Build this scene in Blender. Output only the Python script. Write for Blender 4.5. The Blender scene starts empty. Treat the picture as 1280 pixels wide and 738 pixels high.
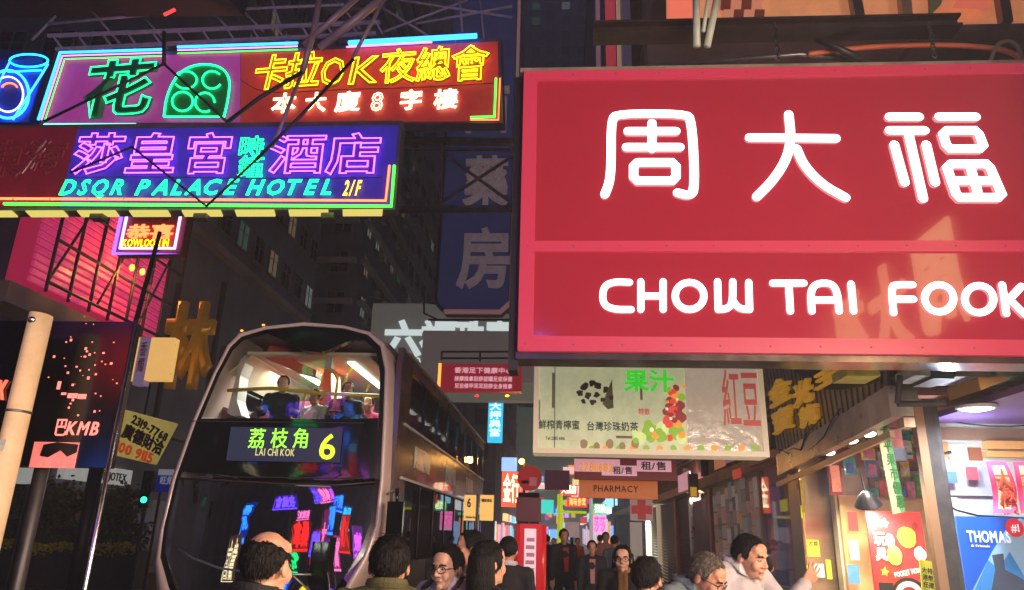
import bpy, bmesh, math, random
from mathutils import Vector, Matrix, noise
random.seed(7)
V = Vector
sc = bpy.context.scene
col = sc.collection
# ---------------------------------------------------------------- camera
F_PX, CX, CY, CAM_Z = 911.0, 640.0, 369.0, 1.72
PITCH, YAW, ROLL = math.radians(18.07), math.radians(4.05), math.radians(1.5)
fw = V((-math.sin(YAW)*math.cos(PITCH), math.cos(YAW)*math.cos(PITCH), math.sin(PITCH)))
r0 = fw.cross(V((0, 0, 1))).normalized(); u0 = r0.cross(fw)
RT = r0*math.cos(ROLL) + u0*math.sin(ROLL)
UP = -r0*math.sin(ROLL) + u0*math.cos(ROLL)
cd = bpy.data.cameras.new('camera'); cd.lens = F_PX/1280*36; cd.sensor_width = 36
cd.clip_start = .05; cd.clip_end = 2000
cam = bpy.data.objects.new('camera', cd); col.objects.link(cam)
CAM = V((0, 0, CAM_Z))
cam.matrix_world = Matrix(((RT.x, UP.x, -fw.x, 0), (RT.y, UP.y, -fw.y, 0), (RT.z, UP.z, -fw.z, CAM_Z), (0, 0, 0, 1)))
sc.camera = cam
def ray(px, py): return (RT*(px-CX) - UP*(py-CY) + fw*F_PX)
# ---------------------------------------------------------------- night sky: sun far below its day height, very weak
w = bpy.data.worlds.new('World'); sc.world = w; w.use_nodes = True
nt = w.node_tree; bg = nt.nodes['Background']
sky = nt.nodes.new('ShaderNodeTexSky'); sky.sky_type = 'NISHITA'; sky.sun_disc = False
sky.sun_elevation = math.radians(-4); sky.sun_rotation = math.radians(200)
mixn = nt.nodes.new('ShaderNodeMixRGB'); mixn.inputs[0].default_value = .85
mixn.inputs[2].default_value = (.56, .48, .84, 1)
nt.links.new(sky.outputs[0], mixn.inputs[1]); nt.links.new(mixn.outputs[0], bg.inputs[0])
bg.inputs[1].default_value = .15
sc.view_settings.view_transform = 'Standard'; sc.view_settings.look = 'None'
sc.view_settings.exposure = .45; sc.view_settings.gamma = 1
try:
    sc.cycles.use_denoising = True; sc.cycles.max_bounces = 6; sc.cycles.transparent_max_bounces = 12
    sc.cycles.sample_clamp_indirect = 4; sc.cycles.sample_clamp_direct = 0
    sc.cycles.diffuse_bounces = 3; sc.cycles.glossy_bounces = 3
except Exception: pass
# ---------------------------------------------------------------- helpers
def lin(c):
    return tuple(((x/255)/12.92 if x/255 <= .04045 else ((x/255+.055)/1.055)**2.4) for x in c[:3]) + (1,)
MATS = {}
def mat(name, rgb=(128, 128, 128), rough=.6, metal=0., emit=None, es=1., var=0., vs=3., bump=0., bs=30., coat=0., stretch=None, spec=.5):
    if name in MATS: return MATS[name]
    m = bpy.data.materials.new(name); m.use_nodes = True; N = m.node_tree; b = N.nodes['Principled BSDF']
    b.inputs['Base Color'].default_value = lin(rgb); b.inputs['Roughness'].default_value = rough
    b.inputs['Metallic'].default_value = metal; b.inputs['Coat Weight'].default_value = coat
    b.inputs['Specular IOR Level'].default_value = spec
    if emit is not None:
        b.inputs['Emission Color'].default_value = lin(emit); b.inputs['Emission Strength'].default_value = es
    if var or bump:
        tc = N.nodes.new('ShaderNodeTexCoord'); mp = N.nodes.new('ShaderNodeMapping')
        N.links.new(tc.outputs['Object'], mp.inputs[0])
        if stretch: mp.inputs['Scale'].default_value = stretch
    if var:
        nz = N.nodes.new('ShaderNodeTexNoise'); nz.inputs['Scale'].default_value = vs; nz.inputs['Detail'].default_value = 8
        nz.inputs['Roughness'].default_value = .65
        N.links.new(mp.outputs[0], nz.inputs['Vector'])
        cr = N.nodes.new('ShaderNodeValToRGB'); L = lin(rgb)
        cr.color_ramp.elements[0].position = .32; cr.color_ramp.elements[1].position = .68
        cr.color_ramp.elements[0].color = tuple(x*(1-var) for x in L[:3])+(1,)
        cr.color_ramp.elements[1].color = tuple(min(1, x*(1+var*.7)) for x in L[:3])+(1,)
        N.links.new(nz.outputs['Fac'], cr.inputs[0]); N.links.new(cr.outputs[0], b.inputs['Base Color'])
        mr = N.nodes.new('ShaderNodeMapRange'); mr.inputs['To Min'].default_value = max(.03, rough-.15); mr.inputs['To Max'].default_value = min(1, rough+.15)
        N.links.new(nz.outputs['Fac'], mr.inputs['Value']); N.links.new(mr.outputs[0], b.inputs['Roughness'])
    if bump:
        n2 = N.nodes.new('ShaderNodeTexNoise'); n2.inputs['Scale'].default_value = bs; n2.inputs['Detail'].default_value = 5
        N.links.new(mp.outputs[0], n2.inputs['Vector'])
        bp = N.nodes.new('ShaderNodeBump'); bp.inputs['Strength'].default_value = bump; bp.inputs['Distance'].default_value = .02
        N.links.new(n2.outputs['Fac'], bp.inputs['Height']); N.links.new(bp.outputs[0], b.inputs['Normal'])
    MATS[name] = m; return m
def neon(name, rgb, s):
    if name in MATS: return MATS[name]
    m = bpy.data.materials.new(name); m.use_nodes = True; N = m.node_tree; N.nodes.remove(N.nodes['Principled BSDF'])
    e = N.nodes.new('ShaderNodeEmission'); e.inputs[0].default_value = lin(rgb); e.inputs[1].default_value = s
    N.links.new(e.outputs[0], N.nodes['Material Output'].inputs[0]); MATS[name] = m; return m
def glass(name, tint=(255, 255, 255), refl=.12, rough=.02, grazing=.9):
    if name in MATS: return MATS[name]
    m = bpy.data.materials.new(name); m.use_nodes = True; N = m.node_tree; N.nodes.remove(N.nodes['Principled BSDF'])
    t = N.nodes.new('ShaderNodeBsdfTransparent'); t.inputs[0].default_value = lin(tint)
    g = N.nodes.new('ShaderNodeBsdfGlossy'); g.inputs['Roughness'].default_value = rough
    lw = N.nodes.new('ShaderNodeLayerWeight'); lw.inputs[0].default_value = .3
    mr = N.nodes.new('ShaderNodeMapRange'); mr.inputs['To Min'].default_value = refl; mr.inputs['To Max'].default_value = grazing
    mx = N.nodes.new('ShaderNodeMixShader')
    N.links.new(lw.outputs['Fresnel'], mr.inputs['Value']); N.links.new(mr.outputs[0], mx.inputs[0])
    N.links.new(t.outputs[0], mx.inputs[1]); N.links.new(g.outputs[0], mx.inputs[2])
    N.links.new(mx.outputs[0], N.nodes['Material Output'].inputs[0]); MATS[name] = m; return m
class Plane:
    """a vertical plane through a with horizontal direction rt; n faces the viewer"""
    def __init__(s, a, rt):
        s.o = V(a); s.rt = V((rt[0], rt[1], 0)).normalized(); s.up = V((0, 0, 1)); s.n = s.rt.cross(s.up)
    def pt(s, px, py, d=0.):
        r = ray(px, py); o = s.o + s.n*d; t = (o-CAM).dot(s.n)/r.dot(s.n); return CAM + r*t
    def uz(s, px, py):
        p = s.pt(px, py); return (p-s.o).dot(s.rt), p.z
    def w(s, u, z, d=0.): q = s.o + s.rt*u + s.n*d; return V((q.x, q.y, z))
    def rect(s, x0, y0, x1, y1):      # pixel edges at mid heights -> u0,u1,z0,z1
        ym, xm = (y0+y1)/2, (x0+x1)/2
        return s.uz(x0, ym)[0], s.uz(x1, ym)[0], s.uz(xm, y1)[1], s.uz(xm, y0)[1]
def YP(y): return Plane((0, y, 0), (1, 0))
def XR(x): return Plane((x, 0, 0), (0, -1))   # right-hand walls, face -X
def XL(x): return Plane((x, 0, 0), (0, 1))    # left-hand walls, face +X
def PP(p0, y0, p1, y1):
    a = YP(y0).pt(*p0); b = YP(y1).pt(*p1); return Plane((a.x, a.y, 0), (b.x-a.x, b.y-a.y))
class MB:
    def __init__(s): s.v = []; s.f = []
    def add(s, vs, fs):
        k = len(s.v); s.v += [V(v) for v in vs]; s.f += [tuple(i+k for i in f) for f in fs]; return s
    def hexa(s, a, b, c, d, t):       # quad abcd thickened by vector t
        t = V(t); return s.add([a, b, c, d]+[V(p)+t for p in (a, b, c, d)], [(0, 1, 2, 3), (7, 6, 5, 4), (0, 4, 5, 1), (1, 5, 6, 2), (2, 6, 7, 3), (3, 7, 4, 0)])
    def box(s, x0, x1, y0, y1, z0, z1):
        return s.hexa((x0, y0, z0), (x0, y1, z0), (x1, y1, z0), (x1, y0, z0), (0, 0, z1-z0))
    def pb(s, P, u0, u1, z0, z1, d0=0., d1=.02):
        return s.hexa(P.w(u0, z0, d1), P.w(u1, z0, d1), P.w(u1, z1, d1), P.w(u0, z1, d1), -P.n*(d1-d0))
    def ring(s, P, u0, u1, z0, z1, t, d0, d1):
        s.pb(P, u0, u1, z0, z0+t, d0, d1); s.pb(P, u0, u1, z1-t, z1, d0, d1)
        s.pb(P, u0, u0+t, z0+t, z1-t, d0, d1); return s.pb(P, u1-t, u1, z0+t, z1-t, d0, d1)
    def tube(s, pts, r, n=6, r2=None, flat=None, ff=.4, ball=False, ref0=None):
        pts = [V(p) for p in pts]; m = len(pts); rr = [r + ((r2-r)*i/(m-1) if r2 is not None else 0) for i in range(m)]
        vs = []; fs = []; ref = ref0
        for i, p in enumerate(pts):
            t = ((pts[min(i+1, m-1)]-p).normalized() + (p-pts[max(i-1, 0)]).normalized())
            t = t.normalized() if t.length > 1e-6 else V((0, 0, 1))
            if flat is not None: b = V(flat); a = t.cross(b).normalized(); b = b.normalized()*ff
            else:
                if ref is None: ref = V((0, 0, 1)) if abs(t.z) < .9 else V((1, 0, 0))
                a = t.cross(ref).normalized(); b = t.cross(a).normalized(); ref = -b if (-b).dot(ref) > 0 else b
                b = ref if False else b
            sc_ = 1
            if 0 < i < m-1:
                cs = (pts[i+1]-p).normalized().dot(t); sc_ = 1/max(.5, cs)
            for k in range(n):
                an = 2*math.pi*k/n; vs.append(p + a*math.cos(an)*rr[i]*sc_ + b*math.sin(an)*rr[i])
        for i in range(m-1):
            for k in range(n):
                k2 = (k+1) % n; fs.append((i*n+k, i*n+k2, (i+1)*n+k2, (i+1)*n+k))
        fs.append(tuple(range(n))[::-1]); fs.append(tuple((m-1)*n+k for k in range(n)))
        s.add(vs, fs)
        if ball:
            for p, q in ((pts[0], rr[0]), (pts[-1], rr[-1])):
                if flat is not None:
                    nn = V(flat).normalized(); a = nn.orthogonal().normalized(); b = nn.cross(a)
                    vs = []; fs = []
                    for j, (cz, cr) in enumerate(((-1, .001), (-.7, .71), (0, 1), (.7, .71), (1, .001))):
                        for k in range(12):
                            an = 2*math.pi*k/12; vs.append(p+nn*cz*q*ff+(a*math.cos(an)+b*math.sin(an))*q*cr)
                    for j in range(4):
                        for k in range(12): fs.append((j*12+k, j*12+(k+1) % 12, (j+1)*12+(k+1) % 12, (j+1)*12+k))
                    s.add(vs, fs)
                else: s.sph(p, q, q, q, 8)
        return s
    def beam(s, a, b, w, h=None):
        a, b = V(a), V(b); h = h or w; t = (b-a).normalized(); x = t.cross(V((0, 0, 1)))
        x = (x if x.length > .01 else V((1, 0, 0))).normalized(); y = t.cross(x)
        q = [a-x*w/2-y*h/2, a+x*w/2-y*h/2, a+x*w/2+y*h/2, a-x*w/2+y*h/2]; return s.hexa(*q, b-a)
    def sph(s, c, rx, ry=None, rz=None, n=12, R=None):
        ry = ry or rx; rz = rz or rx; c = V(c); h = max(4, n//2); vs = [c+V((0, 0, -rz)) if R is None else c+R@V((0, 0, -rz))]; fs = []
        for i in range(1, h):
            th = math.pi*i/h
            for k in range(n):
                p = V((rx*math.sin(th)*math.cos(2*math.pi*k/n), ry*math.sin(th)*math.sin(2*math.pi*k/n), -rz*math.cos(th)))
                vs.append(c + (R@p if R is not None else p))
        p = V((0, 0, rz)); vs.append(c+(R@p if R is not None else p)); L = len(vs)-1
        for k in range(n):
            k2 = (k+1) % n; fs.append((0, 1+k2, 1+k)); fs.append((L, L-n+k, L-n+k2))
            for i in range(h-2): fs.append((1+i*n+k, 1+i*n+k2, 1+(i+1)*n+k2, 1+(i+1)*n+k))
        return s.add(vs, fs)
    def cap(s, a, b, ra, rb, n=10):   # tapered capsule for remeshing
        a, b = V(a), V(b); s.sph(a, ra, n=n); s.sph(b, rb, n=n)
        return s.tube([a, b], ra, n, rb) if (a-b).length > 1e-4 else s
    def lathe(s, c, prof, n=16, axis=None):
        c = V(c); ax = V(axis or (0, 0, 1)).normalized(); a = ax.orthogonal().normalized(); b = ax.cross(a); vs = []; fs = []
        for r, z in prof:
            for k in range(n): an = 2*math.pi*k/n; vs.append(c+ax*z+(a*math.cos(an)+b*math.sin(an))*r)
        for i in range(len(prof)-1):
            for k in range(n): fs.append((i*n+k, i*n+(k+1) % n, (i+1)*n+(k+1) % n, (i+1)*n+k))
        fs.append(tuple(range(n))[::-1]); fs.append(tuple((len(prof)-1)*n+k for k in range(n)))
        return s.add(vs, fs)
    def poly(s, pts, t):              # planar outline thickened by vector t
        n = len(pts); t = V(t); pts = [V(p) for p in pts]
        return s.add(pts+[p+t for p in pts], [tuple(range(n)), tuple(range(2*n-1, n-1, -1))]+[(i, i+n, (i+1) % n+n, (i+1) % n) for i in range(n)])
    def mesh(s, name, off=V((0, 0, 0)), smooth=False):
        m = bpy.data.meshes.new(name); m.from_pydata([v-off for v in s.v], [], s.f)
        bm = bmesh.new(); bm.from_mesh(m); bmesh.ops.recalc_face_normals(bm, faces=bm.faces); bm.to_mesh(m); bm.free()
        if smooth: m.polygons.foreach_set('use_smooth', [True]*len(m.polygons))
        return m
WL = {}
def wloc(o): return WL.get(o.name, V((0, 0, 0))) if o else V((0, 0, 0))
def tag(o, label=None, cat=None, group=None, kind=None):
    if label: o['label'] = label
    if cat: o['category'] = cat
    if group: o['group'] = group
    if kind: o['kind'] = kind
    return o
def thing(name, label, cat, loc, group=None):
    o = bpy.data.objects.new(name, None); col.objects.link(o); o.location = loc; o.empty_display_size = .2
    WL[o.name] = V(loc); return tag(o, label, cat, group)
def part(mb, name, m, parent=None, smooth=False, label=None, kind=None, origin=None):
    base = wloc(parent)
    if origin is None:
        n = len(mb.v); c = sum(mb.v, V((0, 0, 0)))/max(1, n)
    else: c = V(origin)
    me = mb.mesh(name, c, smooth); me.materials.append(m)
    o = bpy.data.objects.new(name, me); col.objects.link(o); o.parent = parent; o.location = c-base; WL[o.name] = c
    return tag(o, label, None, None, kind)
def solo(mb, name, m, label, cat, group=None, smooth=False):
    zs = min(v.z for v in mb.v); n = len(mb.v); c = sum(mb.v, V((0, 0, 0)))/n
    return tag(part(mb, name, m, None, smooth, origin=(c.x, c.y, zs)), label, cat, group)
def struct(mb, name, m, smooth=False): return tag(part(mb, name, m, None, smooth), kind='structure')
def copy_tree(o, parent=None, loc=None):
    c = o.copy(); col.objects.link(c); c.parent = parent
    if loc is not None: c.location = loc
    WL[c.name] = wloc(parent) + V(c.location)
    for k in list(o.children): copy_tree(k, c)
    return c
# --- lettering
GL = {}
def glyph(ch, bold=0., outline=0., depth=.04, shear=0., res=3):
    k = (ch, round(bold, 3), round(outline, 4), round(depth, 3), round(shear, 2), res)
    if k in GL: return GL[k]
    c = bpy.data.curves.new('g', 'FONT'); c.body = ch; c.size = 1; c.resolution_u = res; c.shear = shear
    if outline: c.offset = bold if is_cjk(ch) else 0
    else: c.extrude = depth/2; c.bevel_depth = bold; c.bevel_resolution = 0
    o = bpy.data.objects.new('g', c); col.objects.link(o)
    m = bpy.data.meshes.new_from_object(o.evaluated_get(bpy.context.evaluated_depsgraph_get()))
    bpy.data.objects.remove(o); bpy.data.curves.remove(c); m.name = 'letter'
    if outline:      # bend a tube along every boundary loop of the glyph
        bm = bmesh.new(); bm.from_mesh(m); bmesh.ops.remove_doubles(bm, verts=bm.verts, dist=1e-4); mb = MB(); left = {e for e in bm.edges if len(e.link_faces) == 1}
        while left:
            e = left.pop(); st, cur = e.verts; pts = [st.co.copy(), cur.co.copy()]
            while cur != st:
                nx = [x for x in cur.link_edges if x in left]
                if not nx: break
                left.discard(nx[0]); cur = nx[0].other_vert(cur); pts.append(cur.co.copy())
            q = [pts[0]]
            for p in pts[1:]:
                if (p-q[-1]).length > .012: q.append(p)
            if len(q) > 2: mb.tube(q, outline, 4, ref0=V((0, 0, 1)))
        bm.free(); m = mb.mesh('letter')
    xs = [min(1.4, max(-.4, v.co.x)) for v in m.vertices] or [0]
    GL[k] = (m, min(xs), max(xs)); return GL[k]
def is_cjk(ch): return ord(ch) > 0x2E80
def layout(s, bold, outline, depth, shear, gap, res):
    x = 0; out = []
    for ch in s:
        if ch == ' ': x += .32; continue
        m, a, b = glyph(ch, bold, outline, depth, shear, res)
        if is_cjk(ch): out.append((ch, m, x)); x += 1+gap
        else: out.append((ch, m, x-a)); x += (b-a)+.08+gap
    return out, x-.08-gap
def write(s, P, u0, u1, z0, z1, m, parent, d=.02, bold=.015, outline=0., depth=.03, shear=0., gap=.02, joined=False, name='letter', res=3, vert=False, slope=0.):
    """letters between u0..u1 and z0..z1 on plane P; each its own part unless joined"""
    lat = not any(is_cjk(c) for c in s)
    em_h = (z1-z0)/(.72 if lat else .90); zb = z0 + (0 if lat else .10*em_h)
    if vert:
        n = len(s); hh = (z1-z0)/n; out = [(c, glyph(c, bold, outline, depth, shear, res)[0], 0) for c in s]
    else:
        ol = outline/em_h if outline else 0
        out, tot = layout(s, bold, ol, depth/em_h, shear, gap, res); sx = (u1-u0)/max(tot, .01)
    base = wloc(parent); J = MB(); res_o = []
    for i, (ch, me, x) in enumerate(out):
        if vert: sx = (u1-u0); sy = hh*.95; uu = u0; zz = z1-(i+1)*hh+.12*hh
        else: sy = em_h; uu = u0+x*sx; zz = zb+slope*(x*sx)
        o_ = P.w(uu, zz, d); a = P.rt*sx; b = V((0, 0, 1))*sy; n_ = P.n*min(sx, sy)
        M = Matrix(((a.x, b.x, n_.x, o_.x), (a.y, b.y, n_.y, o_.y), (a.z, b.z, n_.z, o_.z), (0, 0, 0, 1)))
        if joined:
            J.add([M@v.co for v in me.vertices], [tuple(p.vertices) for p in me.polygons])
        else:
            me2 = me.copy() if (me.materials and me.materials[0] != m) else me
            if not me2.materials: me2.materials.append(m)
            elif me2.materials[0] != m: me2.materials[0] = m
            ob = bpy.data.objects.new(name, me2); col.objects.link(ob); ob.parent = parent
            ob.matrix_local = Matrix.Translation(-base)@M; WL[ob.name] = o_; res_o.append(ob)
    if joined and J.v:
        me = bpy.data.meshes.new('lettering'); c = sum(J.v, V((0, 0, 0)))/len(J.v)
        me.from_pydata([v-c for v in J.v], [], J.f); me.materials.append(m)
        ob = bpy.data.objects.new('lettering', me); col.objects.link(ob); ob.parent = parent; ob.location = c-base; WL[ob.name] = c; ob['kind'] = 'stuff'; return ob
    return res_o
def writepx(s, P, x0, y0, x1, y1, m, parent, **k):
    return write(s, P, *P.rect(x0, y0, x1, y1), m, parent, **k)
def arc(cx, cy, rx, ry, a0, a1, n=20): return [(cx+rx*math.cos(math.radians(a0+(a1-a0)*i/n)), cy-ry*math.sin(math.radians(a0+(a1-a0)*i/n))) for i in range(n+1)]
def smoothpts(p, it=2):
    for _ in range(it):
        q = [p[0]]
        for a, b in zip(p, p[1:]): q += [(a[0]*.75+b[0]*.25, a[1]*.75+b[1]*.25), (a[0]*.25+b[0]*.75, a[1]*.25+b[1]*.75)]
        p = q+[p[-1]]
    return p
def lamp(kind, name, parent, loc, energy, color, size=.1, aim=None, spot=None):
    l = bpy.data.lights.new(name, kind); l.energy = energy; l.color = lin(color)[:3]
    if kind == 'AREA': l.size = size
    else: l.shadow_soft_size = size
    if spot: l.spot_size = math.radians(spot); l.spot_blend = .6
    o = bpy.data.objects.new(name, l); col.objects.link(o); o.parent = parent; o.location = V(loc)-wloc(parent)
    if aim is not None: o.rotation_euler = V(aim).to_track_quat('-Z', 'Y').to_euler()
    return o
# shared materials
STEEL = mat('dark_steel', (70, 66, 68), .45, .7, var=.35, vs=6)
STEEL2 = mat('grey_steel', (120, 112, 110), .4, .8, var=.3, vs=5)
BLACK = mat('black_paint', (16, 15, 17), .35)
WHITEP = mat('white_paint', (200, 200, 196), .5, var=.12, vs=4)
CHROME = mat('chrome', (190, 190, 195), .15, 1.)
# ================================================================ ground, road, pavement
g = MB(); g.box(-300, 300, -300, 600, -.6, -.14); struct(g, 'ground', mat('ground', (52, 48, 46), .9, var=.2, vs=.2))
g = MB(); g.box(-15.9, -2.0, -60, 140, -.139, -.12)
struct(g, 'road', mat('asphalt', (82, 62, 54), .42, var=.3, vs=1.2, bump=.3, bs=60))
g = MB(); g.box(-60, -15.9, 14, 22.4, -.139, -.121); struct(g, 'side_road', MATS['asphalt'])
pav = mat('paving', (118, 112, 108), .42, var=.3, vs=.9, bump=.2, bs=20)
def brick_joint(m, sx, sz):
    N = m.node_tree; b = N.nodes['Principled BSDF']; bt = N.nodes.new('ShaderNodeTexBrick'); tc = N.nodes.new('ShaderNodeTexCoord')
    mp = N.nodes.new('ShaderNodeMapping'); mp.inputs['Scale'].default_value = (1/sx, 1/sx, 1/sz); N.links.new(tc.outputs['Object'], mp.inputs[0])
    N.links.new(mp.outputs[0], bt.inputs['Vector']); bt.inputs['Scale'].default_value = 1; bt.inputs['Mortar Size'].default_value = .012
    old = b.inputs['Base Color'].links[0].from_socket; mx = N.nodes.new('ShaderNodeMixRGB'); mx.blend_type = 'MULTIPLY'; mx.inputs[0].default_value = .7
    bt.inputs['Color1'].default_value = (1, 1, 1, 1); bt.inputs['Color2'].default_value = (.86, .86, .86, 1); bt.inputs['Mortar'].default_value = (.2, .2, .2, 1)
    N.links.new(old, mx.inputs[1]); N.links.new(bt.outputs['Color'], mx.inputs[2]); N.links.new(mx.outputs[0], b.inputs['Base Color'])
brick_joint(pav, .6, .6)
g = MB(); g.box(-1.8, 4.0, -60, 140, -.139, 0); struct(g, 'pavement', pav)
g = MB(); g.box(-2.0, -1.8, -60, 140, -.139, .012); struct(g, 'kerb', mat('kerb_stone', (130, 126, 120), .7, var=.2))
g = MB()
for k in range(20): g.box(-8.9, -8.75, -30+k*9, -27+k*9, -.12, -.116)
struct(g, 'lane_marking', mat('road_paint', (190, 185, 170), .6, var=.2))
# ================================================================ big red jewellery sign
P = YP(6.2); u0r, _, z0r, z1r = P.rect(651, 85, 1280, 438); z0r = P.uz(700, 439)[1]; z1r = P.uz(900, 85)[1]
u1r = 5.6
sg = thing('shop_sign', 'huge glossy red projecting shop sign with glowing white characters and Latin lettering', 'sign', P.w((u0r+u1r)/2, z0r, -.3))
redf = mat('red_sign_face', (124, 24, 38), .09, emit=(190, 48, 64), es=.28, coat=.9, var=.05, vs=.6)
redfr = mat('red_sign_frame', (150, 38, 58), .35, emit=(204, 56, 82), es=.36)
dark = mat('sign_box', (38, 36, 38), .5, .3, var=.2)
t = P.uz(690, 200)[0]-P.uz(672, 200)[0]; t = .135
zm0 = P.uz(700, 314)[1]; zm1 = P.uz(700, 301)[1]
b = MB(); b.pb(P, u0r, u1r, z0r, z1r, -.34, -.06); part(b, 'sign_box', dark, sg)
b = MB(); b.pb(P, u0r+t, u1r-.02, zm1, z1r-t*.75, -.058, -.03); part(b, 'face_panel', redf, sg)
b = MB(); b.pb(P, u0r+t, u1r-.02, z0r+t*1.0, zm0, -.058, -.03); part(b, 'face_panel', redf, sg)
b = MB(); b.pb(P, u0r, u0r+t, z0r, z1r, -.058, 0.); b.pb(P, u0r+t, u1r, z1r-t*.75, z1r, -.058, 0); b.pb(P, u0r+t, u1r, z0r, z0r+t, -.058, 0); b.pb(P, u0r+t, u1r-.02, zm0, zm1, -.057, -.004)
part(b, 'sign_frame', redfr, sg)
b = MB(); b.pb(P, u0r-.04, u1r, z1r+.004, z1r+.05, -.36, -.02); part(b, 'top_rail', mat('weathered_rail', (150, 140, 118), .5, .3, var=.3), sg)
b = MB(); b.pb(P, u0r-.02, u1r, z0r-.06, z0r-.004, -.36, -.05); part(b, 'bottom_rail', mat('bronze_rail', (96, 82, 72), .22, .8, var=.3), sg)
b = MB(); b.pb(P, u0r-.09, u0r-.004, z0r-.15, z1r, -.36, -.1); part(b, 'side_channel', dark, sg)
for k in range(14):
    for z_ in (z1r-.05, z0r+.06, (zm0+zm1)/2): b = MB(); b.lathe(P.w(u0r+.07+k*.42, z_, 0 if z_ != (zm0+zm1)/2 else -.004), [(.008, 0), (.007, .004), (.003, .006)], 8, (0, -1, 0)); part(b, 'screw', mat('screw_grey', (120, 90, 90), .4, .6), sg)
WH = neon('sign_white_letter', (255, 252, 250), 2.6)
def stroke(name, lines, r, P, parent, m, d=-.012, ff=.35):
    mb = MB()
    for i, l in enumerate(lines):
        pts = [P.pt(x, y, d+.0006*i) for x, y in l]; mb.tube(pts, r, 10, flat=P.n, ff=ff, ball=True)
    return part(mb, name, m, parent)
px2m = (P.uz(900, 250)[0]-P.uz(800, 250)[0])/100; R1 = 5.8*px2m; R2 = 4.15*px2m
def rr(x0, y0, x1, y1, s=0, k=5, sh=0):
    q = [(x0+k, y0), (x1-k, y0), (x1, y0+k), (x1+sh, y1-k), (x1-k+sh, y1), (x0+k+sh*.8, y1), (x0+sh*.8, y1-k), (x0, y0+k)]
    c = []
    L = len(q)
    for i in range(L):
        a, b_ = q[i], q[(i+1) % L]; c.append(((a[0]+b_[0])/2, (a[1]+b_[1])/2)); c.append(b_) if 0 else None
    out = []
    for i in range(0, L, 2):
        a, b_ = q[i], q[i+1]; n_ = q[(i+2) % L]; cx_, cy_ = ((b_[0]+n_[0])/2, (b_[1]+n_[1])/2)
        out += [a, b_]
    out.append(out[0]); return out
stroke('character', [smoothpts([(756, 243), (762, 228), (764, 205), (764, 150), (772, 142), (856, 142), (865, 150), (869, 236), (862, 245), (847, 241)], 2),
    [(815, 154), (815, 186)], [(785, 164), (845, 164)], [(783, 184), (850, 184)], rr(792, 203, 845, 226)], R1, P, sg, WH)
stroke('character', [[(937, 172), (1045, 173)], smoothpts([(986, 143), (989, 172), (984, 198), (967, 225), (946, 246)], 2), smoothpts([(996, 186), (1005, 207), (1028, 231), (1057, 247)], 2)], R1, P, sg, WH)
stroke('character', [[(1112, 146), (1149, 146)], [(1112, 163), (1156, 163)], [(1118, 181), (1131, 228)], [(1136, 168), (1154, 248)], [(1158, 181), (1169, 228)],
    [(1174, 146), (1220, 146)], rr(1179, 163, 1224, 186, sh=5), rr(1184, 205, 1238, 247, sh=14), [(1189, 226), (1245, 226)], [(1212, 205), (1224, 247)]], R1, P, sg, WH)
for ls in ([smoothpts([(787, 353), (768, 352), (754, 358), (753, 380), (767, 387), (789, 387)], 2)], [[(801, 352), (801, 387)], [(829, 352), (829, 387)], [(801, 370), (829, 370)]],
           [arc(862, 370, 18, 17, 0, 360, 24)], [[(897, 352), (898, 387)], smoothpts([(898, 387), (910, 386), (916, 378), (916, 352)], 2), smoothpts([(916, 376), (924, 386), (937, 387)], 2), [(936, 353), (937, 387)]],
           [[(966, 354), (1005, 354)], [(986, 354), (988, 389)]], [smoothpts([(1015, 389), (1013, 364), (1021, 354), (1040, 354), (1047, 366), (1049, 389)], 2), [(1015, 375), (1047, 375)]], [[(1064, 355), (1067, 389)]],
           [smoothpts([(1141, 356), (1122, 356), (1114, 358), (1117, 391)], 2), [(1116, 374), (1142, 374)]], [arc(1174, 373, 18, 17, 0, 360, 24)], [arc(1224, 374, 18, 17, 0, 360, 24)], [[(1253, 356), (1258, 392)], [(1259, 377), (1277, 358)], [(1262, 374), (1281, 393)]]):
    stroke('letter', ls, R2, P, sg, WH)
# beam, chains, conduits over the red sign
P2 = YP(6.45); uA, uB, zA, zB = P2.rect(742, 28, 1280, 46)
b = MB(); b.pb(P2, uA, 4.0, zA+.05, zB, -.02, .02); b.pb(P2, uA, 4.0, zB-.03, zB, -.12, .1); b.pb(P2, uA, 4.0, zA+.03, zA+.06, -.12, .1)
bm_ = solo(b, 'steel_beam', mat('brown_steel', (74, 60, 58), .4, .6, var=.3), 'dark steel I beam running above the red sign', 'beam')
def chain(px, lab):
    a = P2.pt(px, 44, .12); z_ = z1r+.05; n = 8; mb = MB(); a.y = 6.15
    for k in range(n):
        c = V((a.x, a.y, a.z-(k+.5)*(a.z-z_)/n)); ax = V((1, 0, 0)) if k % 2 else V((0, 1, 0)); h = (a.z-z_)/n*.75
        mb.tube([c+ax*.018*math.cos(q*math.pi/4)+V((0, 0, h*math.sin(q*math.pi/4))) for q in range(9)], .006, 5)
    solo(mb, 'chain', CHROME, lab, 'chain', 'chains holding the red sign')
chain(962, 'left hanging steel chain between beam and red sign'); chain(1150, 'right hanging steel chain between beam and red sign')
b = MB(); b.tube([P2.pt(x, y, -.25) for x, y in smoothpts([(1010, 68), (1070, 60), (1150, 56), (1230, 58), (1275, 68), (1285, 90)], 2)], .028, 8)
solo(b, 'conduit_pipe', mat('orange_pipe', (208, 104, 70), .4, var=.2), 'orange flexible conduit sagging above the red sign', 'pipe', smooth=True)
b = MB(); b.tube([P2.pt(x, y, -.1) for x, y in smoothpts([(1238, 76), (1246, 55), (1262, 50), (1276, 62), (1280, 88)], 2)], .02, 8)
solo(b, 'cable_loop', mat('grey_cable', (120, 105, 92), .5), 'grey cable loop at the right end over the red sign', 'cable', smooth=True)
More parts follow.
